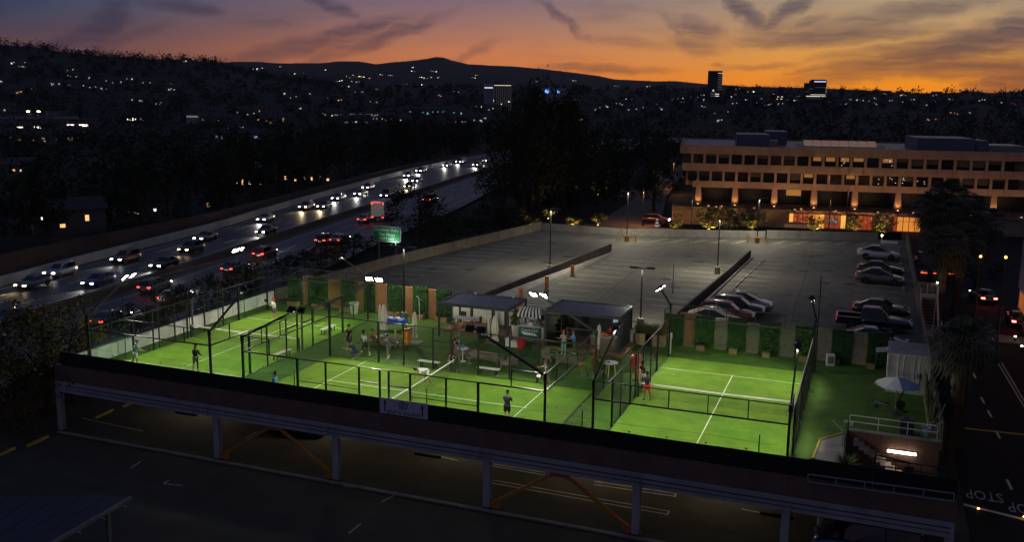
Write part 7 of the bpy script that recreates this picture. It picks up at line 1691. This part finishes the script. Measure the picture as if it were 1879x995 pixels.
def house(px, py, col, r0=260, bright=1.0, dark=False):
    p, r = terr_hit(px, py, r0); rn = random.Random(int(px*7+py*13)); a = math.atan2(p.x, p.y)
    t = thing('house', {'w':'small dark house with a white lit window on the far slopes','o':'small dark house with an orange lit window on the far slopes','b':'small bluish lit house on the far slopes','c':'low building with a cyan lit window across the freeway','y':'low building with yellow lights across the freeway','r':'low building with a red lamp across the valley'}[col], 'house', p, -a+rn.uniform(-.25,.25), {'w':'white lit houses','o':'orange lit houses','b':'bluish lit houses','c':'cyan lit buildings','y':'yellow lit buildings','r':'red lamp buildings'}[col])
    sc_ = 1.0 if r < 1500 else 1.25; t.scale = (sc_,)*3
    link('wall', HB, t); link('roof', HR, t)
    s = round(min(14, max(.5, (r/800.)**1.7*.6))*bright*rn.choice((.25,.4,.6,1,1.5)), 1)+.1
    n = rn.choice((2,3,3,4,5))
    for k in range(n):
        link('window', house_window(col, s if k == 0 else round(max(.3, s*.35), 1)), t, (rn.uniform(-4.5,4.5) if n > 1 else 0, -4.03, 1.6+rn.uniform(-.2,1.2)), None, (rn.uniform(.35,.8),1,rn.uniform(.35,.7)) if k else (rn.uniform(.45,.95),1,rn.uniform(.45,.8)))
LIGHTS = '''25,118w 30,121w 40,121w 42,128w 128,133w 133,144w 155,148w 163,163w 170,164w 5,155w 12,157w 32,172o 52,165o 28,176o 50,172w 102,160w 205,154w 213,155w 240,150w 267,157o 316,159o 316,169w 195,170w 135,163b 250,190w 290,196w 8,207w
343,117w 462,129w 472,128w 478,127w 514,124w 540,136w 537,138o 556,137w 594,130w 640,142o 650,140o 655,143o 661,143o 668,144o 675,145o 645,145o 658,138o 650,152w 657,153w 627,161w 635,161w 620,152w 630,150w 700,139w 712,137w 716,140w 756,126w 758,134w 773,145w 780,146w 793,133w 799,133w 806,145w 790,145w 875,140w 869,145w 770,157w 745,157w 836,171w 660,172w 692,168b 564,178w 543,183w 525,178w 610,185b 620,188o 805,179w 812,179w 683,192w 1053,150w 1130,160w 1190,160w 985,151w
108,226w 100,243y 40,263o 72,265o 115,263o 125,257w 5,243w 395,215w 385,228w 408,230w 392,222w 450,213w 455,216w 420,230w 430,243b 415,262b 465,262b 480,212o 490,225o 505,222o 497,230o 515,226o 500,215w 540,205w 605,215w 615,217w 640,230w 663,229w 712,225o 730,225w 738,228w 725,215w 748,211c 757,211c 763,211c 777,212c 790,211c 796,211c 802,211c 810,210c 836,210b 838,213c 863,219y 850,230y 870,227w 885,225w 900,206w 876,202w
1058,186w 1068,189w 1083,200w 1088,196w 1092,201w 1085,206w 1112,200w 1070,213w 1067,225w 1076,215w 1170,200w 1165,206w 1240,186w 1248,184w 1255,184w 1263,185w 1320,207o 1325,209o 1316,226w 1316,215w 1410,196w 1470,181w 1500,186w 1355,166w 1378,171w 1390,166w 1420,176w 1435,167w 1445,179w 1455,189w 1565,188w 1575,186w 1590,189w 1600,185w 1635,188o 1645,189o 1650,191w 1720,191w 1755,213o 1775,212w 1713,225o 1718,178w 1860,196r 1100,188w 1120,192w 1140,196w 1150,188w 1205,196w 1220,205w 1285,200w 1345,195w 1370,185w 1395,185w 1430,195w 1530,190w 1545,196w 1610,195w 1680,187w 1700,196w 1740,186w 1800,188w 1830,192w 1660,178o 1625,176w'''
for tok in LIGHTS.split():
    a, b = tok[:-1].split(','); house(float(a), float(b), tok[-1], 300 if float(b) < 235 else 200)
# nearer houses across the freeway
def near_house(label, px, py, z, w, d, h, wins, wallm=M_HOUSEW, roof=True, rz=None):
    p = at(px, py, z); t = thing('house', label, 'house', p, rz if rz is not None else -math.atan2(p.x, p.y)+.1)
    mb = MB(); mb.box(-w/2,w/2,0,d,-1,h); mb.build('wall', wallm, t)
    mb = MB(); 
    if roof: mb.add([(-w/2-.5,-.5,h),(w/2+.5,-.5,h),(w/2+.5,d+.5,h),(-w/2-.5,d+.5,h),(-w/2-.5,d/2,h+w*.16),(w/2+.5,d/2,h+w*.16)],[(0,1,5,4),(2,3,4,5),(0,4,3),(1,2,5),(3,2,1,0)])
    else: mb.box(-w/2-.2,w/2+.2,-.2,d+.2,h,h+.3)
    mb.build('roof', M_HOUSER, t)
    for x, zz, ww, hh, m_ in wins:
        f = MB(); f.box(x-ww/2-.08,x+ww/2+.08,-.06,-.002,zz-.08,zz+hh+.08); f = f.build('window', M_WHITE if m_ in (M_OGL,) else M_HOUSEW, t)
        mb = MB(); mb.box(x-ww/2,x+ww/2,-.09,-.062,zz,zz+hh); mb.build('pane', m_, f)
E_NH = emis('near_house_window', (1,.55,.2), 1.2); E_NHW = emis('near_house_white', (1,.9,.7), 3)
near_house('white gabled house end with two dark windows across the freeway', 441, 322, -4.6, 6.5, 9, 5.8, ((-1.5,2.6,1.4,2.2,M_OGL),(1.5,2.6,1.4,2.2,M_OGL)), mat('bright_stucco', (.32,.3,.33), .85, 0, .08, 1), False, .35)
near_house('dark house with amber porch windows below the white gabled house', 458, 345, -4.6, 10, 7, 3.0, ((-3,.8,.5,1.3,E_NH),(-1.6,.8,.3,1.3,E_NH),(.2,.8,.8,1.3,E_NHW),(2.5,.8,.4,1.2,E_NH)))
near_house('dark house with amber windows behind trees right of the white gable', 543, 335, -4.6, 9, 7, 3.0, ((-2.5,.8,.6,1.5,E_NH),(2,.8,.7,1.6,E_NH)))
near_house('dark house with a row of small amber lamps above the freeway wall', 572, 336, -4.6, 12, 7, 2.8, ((-4,.6,.5,.8,E_NH),(-2,.9,.8,.7,E_NH),(0,.6,.4,.9,E_NH),(2,.9,.5,.8,E_NH),(4,.5,.6,.6,E_NH)))
near_house('dark house with warm windows at the far left across the freeway', 130, 420, -4.6, 11, 7, 3.2, ((-4,1.4,.7,.8,E_NHW),(-1.2,.3,.8,.6,E_NH),(2.6,1.2,.6,1.0,E_NH)))
near_house('dark house with a pale lit carport left of the sound wall', 268, 398, -4.6, 10, 7, 3.0, ((-2,.6,2.2,.5,emis('dim_porch', (1,.75,.5), .5)),(1.6,1.0,.4,.5,E_NHW)))
near_house('pale blue garden shed beside lit tree trunks across the freeway', 375, 388, -4.6, 4, 4, 2.6, ((.8,.8,.6,.8,emis('dim_porch2', (1,.5,.25), .4)),), mat('blue_shed', (.14,.15,.22), .8, 0, .1, 1))
near_house('dark house with one small amber light at the far left', 26, 325, -4.6, 10, 8, 3.2, ((0,1.4,.6,.6,E_NH),(1.6,1.4,.4,.5,E_NH)))
# commercial strips and towers
def block(label, px, py, w, d, h, wall, rows, r0=300, name='building', cat='building', sides=None, roofm=M_HOUSER, setz=0, fit=None):
    p, r = terr_hit(px, py, r0); t = thing(name, label, cat, p, -math.atan2(p.x, p.y))
    mb = MB(); mb.box(-w/2,w/2,0,d,-4,h); mb.build('wall', wall, t); mb = MB(); mb.box(-w/2-.2,w/2+.2,-.2,d+.2,h,h+.5); mb.build('roof', roofm, t)
    if fit:
        dd = p.dot(AX_F) - CAMZ*AX_F.z; ws = (fit[1]-fit[0])*dd/FPX/w; hs = (py-fit[2])*dd/FPX/h; t.scale = (ws, ws, hs); t.location = p + Vector((((fit[0]+fit[1])/2-px)*dd/FPX, 0, 0))
    for x0, x1, z0, z1, m_ in rows: mb = MB(); mb.box(x0,x1,-.15,-.01,z0,z1); mb.build('window_band' if x1-x0 > 5 else 'window', m_, t)
    return t, r
M_TWR = mat('tower_dark', (.035,.034,.042), .6, 0, .1, .05); M_TWL = mat('tower_pale', (.3,.3,.36), .7, 0, .08, .05)
E_STR = emis('tower_strip', (1,.85,.65), 1.0); E_STRD = emis('tower_strip_dim', (.85,.75,.8), .12); E_SGN = emis('tower_sign', (.85,.92,1), 1.3); E_WHL = emis('white_low', (.9,.85,1), .16)
E_ST2 = emis('mall_lamp', (1,.8,.45), 14); E_STRL = emis('strip_lights', (1,.9,.7), 2.2)
block('pale blank hotel slab with a small lit roof sign', 896, 204, 10.5, 14, 28, M_TWL, [(-4.4+1.15*q,-3.7+1.15*q,22.3,23.4,E_SGN) for q in range(8)], fit=(887.5,905,153))
rows = [(-9,9,26.3,26.8,E_STR)] + [(x,x+.22,1,26,E_STRD) for x in (-9.2,-6.6,-4.4,-2.2,0,2.2,4.4,6.6,8.8)] + [(6,8,9.5,10.6,E_STR),(-2,-.6,7,8,E_STR),(-9.8,-9.4,10,12,E_STR)]
block('dark gridded hotel tower with a lit cornice beside the pale slab', 922, 205, 19, 14, 27, M_TWR, rows, fit=(905.5,938,157))
rows = [(6,16,62-4.3*k,62.9-4.3*k,E_STR if k == 0 else E_STRD) for k in range(9)] + [(-8,4,20-3.5*k,21-3.5*k,E_STRD) for k in range(3)] + [(2,10,17,18.5,E_STR),(2,10,13,14.4,E_STR),(-4,-1,24,27,E_STR)]
t, r = block('tallest dark round cornered tower against the orange sky', 1310, 188, 31, 28, 67, M_TWR, rows, 300, 'tower', 'tower', fit=(1297,1323,131.5))
rows = [(-20,26,15.5,17.2,E_STR),(-10,26,20,21,E_STR),(-24,-12,28,28.6,E_STRD),(-14,-4,35,35.8,E_STRD),(0,26,39,39.6,E_STRD)] + [(-18+7*k,-14+7*k,10,10.8,E_STRD) for k in range(6)] + [(26.2,27,26+4*k,27.5+4*k,E_STR) for k in range(4)]
t, r = block('stepped dark tower with a lit sign against the orange sky', 1493, 189, 54, 30, 50, M_TWR, rows, 300, 'tower', 'tower', fit=(1474,1513.5,154))
mb = MB(); mb.box(-15,27,2,28,50.5,57); mb.build('crown_storey', M_TWR, t); mb = MB(); mb.box(-3,25,1.7,1.95,53,55.6); mb.build('sign', emis('tower_blue_sign', (.45,.5,1), 1.3), t); mb = MB(); mb.box(-11,25,4,26,57,59.5); mb.build('roof_plant', M_TWR, t)
for px, py, w, h, n in ((1280,191,46,22,'left of the tallest tower'),(1348,190,26,20,'right of the tallest tower'),(1368,191,20,14,'second right of the tallest tower'),(1432,190,24,18,'left of the stepped tower'),(1447,191,20,14,'just left of the stepped tower'),(1528,191,40,12,'right of the stepped tower'),(1395,192,40,10,'between the two towers'),(1120,193,50,10,'behind the driveway grove'),(1150,190,40,12,'right behind the driveway grove'),(1248,191,30,9,'at the left of the tower group')):
    rn = random.Random(px); rows = [(x, x+rn.uniform(1.5,5), z, z+1.2, rn.choice((E_STR, E_STRD, E_STRD))) for z in [3+4*q for q in range(max(1, int(h/4)-1))] for x in [rn.uniform(-w/2+1, w/2-6) for q in range(2)]]
    block('mid rise dark office block with scattered lit windows %s' % n, px, py, w, 18, h, M_TWR, rows, fit=(px-w*.35, px+w*.35, py-h))
block('low white office building with two pale storey bands across the freeway', 682, 221, 28, 12, 4.6, M_HOUSEW, [(-14,14,.6,1.8,E_WHL),(-14,14,2.8,4.2,E_WHL)])
block('white hall with a lit roof edge at the left across the freeway', 370, 228, 16, 10, 4.5, M_TWL, [(-8,8,3.4,4.3,E_WHL),(5,6,.6,1.2,E_STR)])
block('strip mall with bright lamps and lit shop windows at the far left', 80, 240, 50, 14, 5.0, M_HOUSEW, [(-22,-18,1,2.2,E_STRL),(-12,-9,1,2,E_STRL),(-4,-1,1.2,2.2,E_WINC if False else E_STRL),(10,14,1.5,3,E_STRL),(3,5,1,2,emis('mall_green', (.8,1,.3), 2)),(16,20,2,3,E_STRL)])
block('second low strip of shops with dim white windows at the far left', 55, 233, 46, 12, 5.0, M_TWL, [(-20,22,1.4,2.3,E_WHL),(-18,-12,.6,1.2,E_STRL)])
p, r = terr_hit(250, 226, 300); t = thing('lit_sign', 'row of small lit sign letters on a dark wall left of centre', 'sign', p+Vector((0,0,.5)), -math.atan2(p.x, p.y)); mb = MB(); mb.box(-5.4,5.4,0,.4,-1,3.2); mb.build('board', M_TWR, t)
for k in range(7): mb = MB(); mb.box(-4.6+1.36*k,-4.6+1.36*k+.5,-.1,-.01,.9+.3*(k%2),2.3-.4*((k+1)%3)); mb.build('lit_bar', E_STRL if k < 4 else E_WHL, t)
for px, py, nm in ((54,219,'left'),(73,218,'right')):
    p, r = terr_hit(px, py+9, 300); t = thing('mall_lamp', 'bright pole lamp over the strip mall at far left, %s one' % nm, 'lamp', p, 0, 'pole lamps over the strip mall'); mb = MB(); mb.bar((0,0,0),(0,0,6.2),.2); mb.build('pole', M_GREY, t); mb = MB(); mb.cbox((0,-.2,6.3),(1.5,.5,.6)); mb.build('lamp', E_ST2, t)
for px, py, m_, nm in ((1003,167,emis('blue_orb', (.12,.35,1), 2.2),'larger'),(1024,168,emis('blue_orb', (.12,.35,1), 8),'smaller')):
    p, r = terr_hit(px, 204, 300); t = thing('blue_sign', 'glowing blue round sign on a pale block behind the eucalyptus, %s one' % nm, 'sign', p, -math.atan2(p.x,p.y)); hz_ = CAMZ + ray(px,py).z/math.hypot(ray(px,py).x, ray(px,py).y)*r - p.z
    mb = MB(); mb.box(-7,7,.2,9,-2,hz_+3); mb.build('wall', M_TWL, t); mb = MB(); s_ = 1.7 if nm == 'larger' else 1.0; mb.lathe([(s_,-.1),(s_,.1)], 14); o = mb.build('disc', m_, t); o.location = (0,.05,hz_); o.rotation_euler = (R_(90),0,0)

# ---------------------------------------------------------------- woods that read as one mass
rnd = random.Random(99); mb = MB()
def blob(p, R, H, n, leaf):
    for i in range(n):
        v = Vector((rnd.gauss(0,.5), rnd.gauss(0,.5), abs(rnd.gauss(.45,.28)))); mb.leaf((p.x+v.x*R, p.y+v.y*R, p.z+v.z*H), leaf, rnd)
cnt = 0
while cnt < 2300:
    a = rnd.uniform(-55, 14); r = 190*(1600/190)**(rnd.random()**.8); x, y = r*math.sin(R_(a)), r*math.cos(R_(a))
    if y < 600 and xo(y)-5 < x < xn(y)+3: continue
    if -46 < x < 40 and 120 < y < 232: continue
    if x > -47 and y < 200: continue
    if x > 4 and y < 300: continue
    if y < 200 and x > xo(y)-20 and x < -50: continue
    Hh = rnd.uniform(5,10) if r > 300 else rnd.uniform(6,12); cnt += 1
    blob(Vector((x, y, terrain(a, r)-.5)), Hh*.5, Hh, 34, .65 + r/950.)
tag(mb.build('tree_mass', M_LEAF, fix=False), 'dark unbroken mass of valley trees between the freeway and the hills', 'trees', None, 'stuff')
mb = MB()
for R0, foot, ex, tab in RIDGES[:3]:
    lo, hi = tab[0][0], tab[-1][0]; a = max(lo, -56)
    while a < min(hi, 16):
        for q in range(2):
            r = R0*(1+rnd.uniform(-.05,.03)); zt = terrain(a, r); Hh = rnd.uniform(5,12)*(1.0 if R0 < 1500 else .7 if R0 < 3000 else .55)
            if zt > -3 and rnd.random() < (.8 if R0 != 3600. else .4): blob(Vector((r*math.sin(R_(a)), r*math.cos(R_(a)), zt-1)), Hh*.75, Hh, 40, Hh*.13)
        a += .11 if R0 < 1500 else .09
tag(mb.build('ridge_trees', M_LEAF, fix=False), 'dark trees bristling along the hill ridges', 'trees', None, 'stuff')

# ---------------------------------------------------------------- thin evening haze
hz = bpy.data.materials.new('haze'); hz.use_nodes = True; ht = hz.node_tree; ht.nodes.clear()
pv = ht.nodes.new('ShaderNodeVolumePrincipled'); pv.inputs['Color'].default_value = (.8,.85,.95,1); pv.inputs['Density'].default_value = 4.5e-5; pv.inputs['Anisotropy'].default_value = .2
oo = ht.nodes.new('ShaderNodeOutputMaterial'); ht.links.new(pv.outputs[0], oo.inputs['Volume'])
mb = MB(); mb.box(-6500,6500,-1000,6300,BASE-1.6,420); h = mb.build('haze', hz); h['kind'] = 'stuff'; h['label'] = 'thin evening haze over the valley'

# ---------------------------------------------------------------- turn text curves and skinned figures into meshes
bpy.context.view_layer.update()
dg = bpy.context.evaluated_depsgraph_get()
for o, m, parent, mat4, squash in TXT:
    me = bpy.data.meshes.new_from_object(o.evaluated_get(dg)); me.name = o.name; me.materials.clear(); me.materials.append(m)
    nm = o.name.split('.')[0]; bpy.data.objects.remove(o)
    k = link(nm, me, parent); k.matrix_basis = mat4 @ Matrix.Diagonal((squash,1,1,1))
for o, meta in SKIN:
    me = bpy.data.meshes.new_from_object(o.evaluated_get(dg)); me.name = o.name.split('.')[0]
    o.modifiers.clear(); o.data = me
    me.materials.clear()
    for k in meta: me.materials.append(k)
    me.polygons.foreach_set('use_smooth', [True]*len(me.polygons)); me.update()
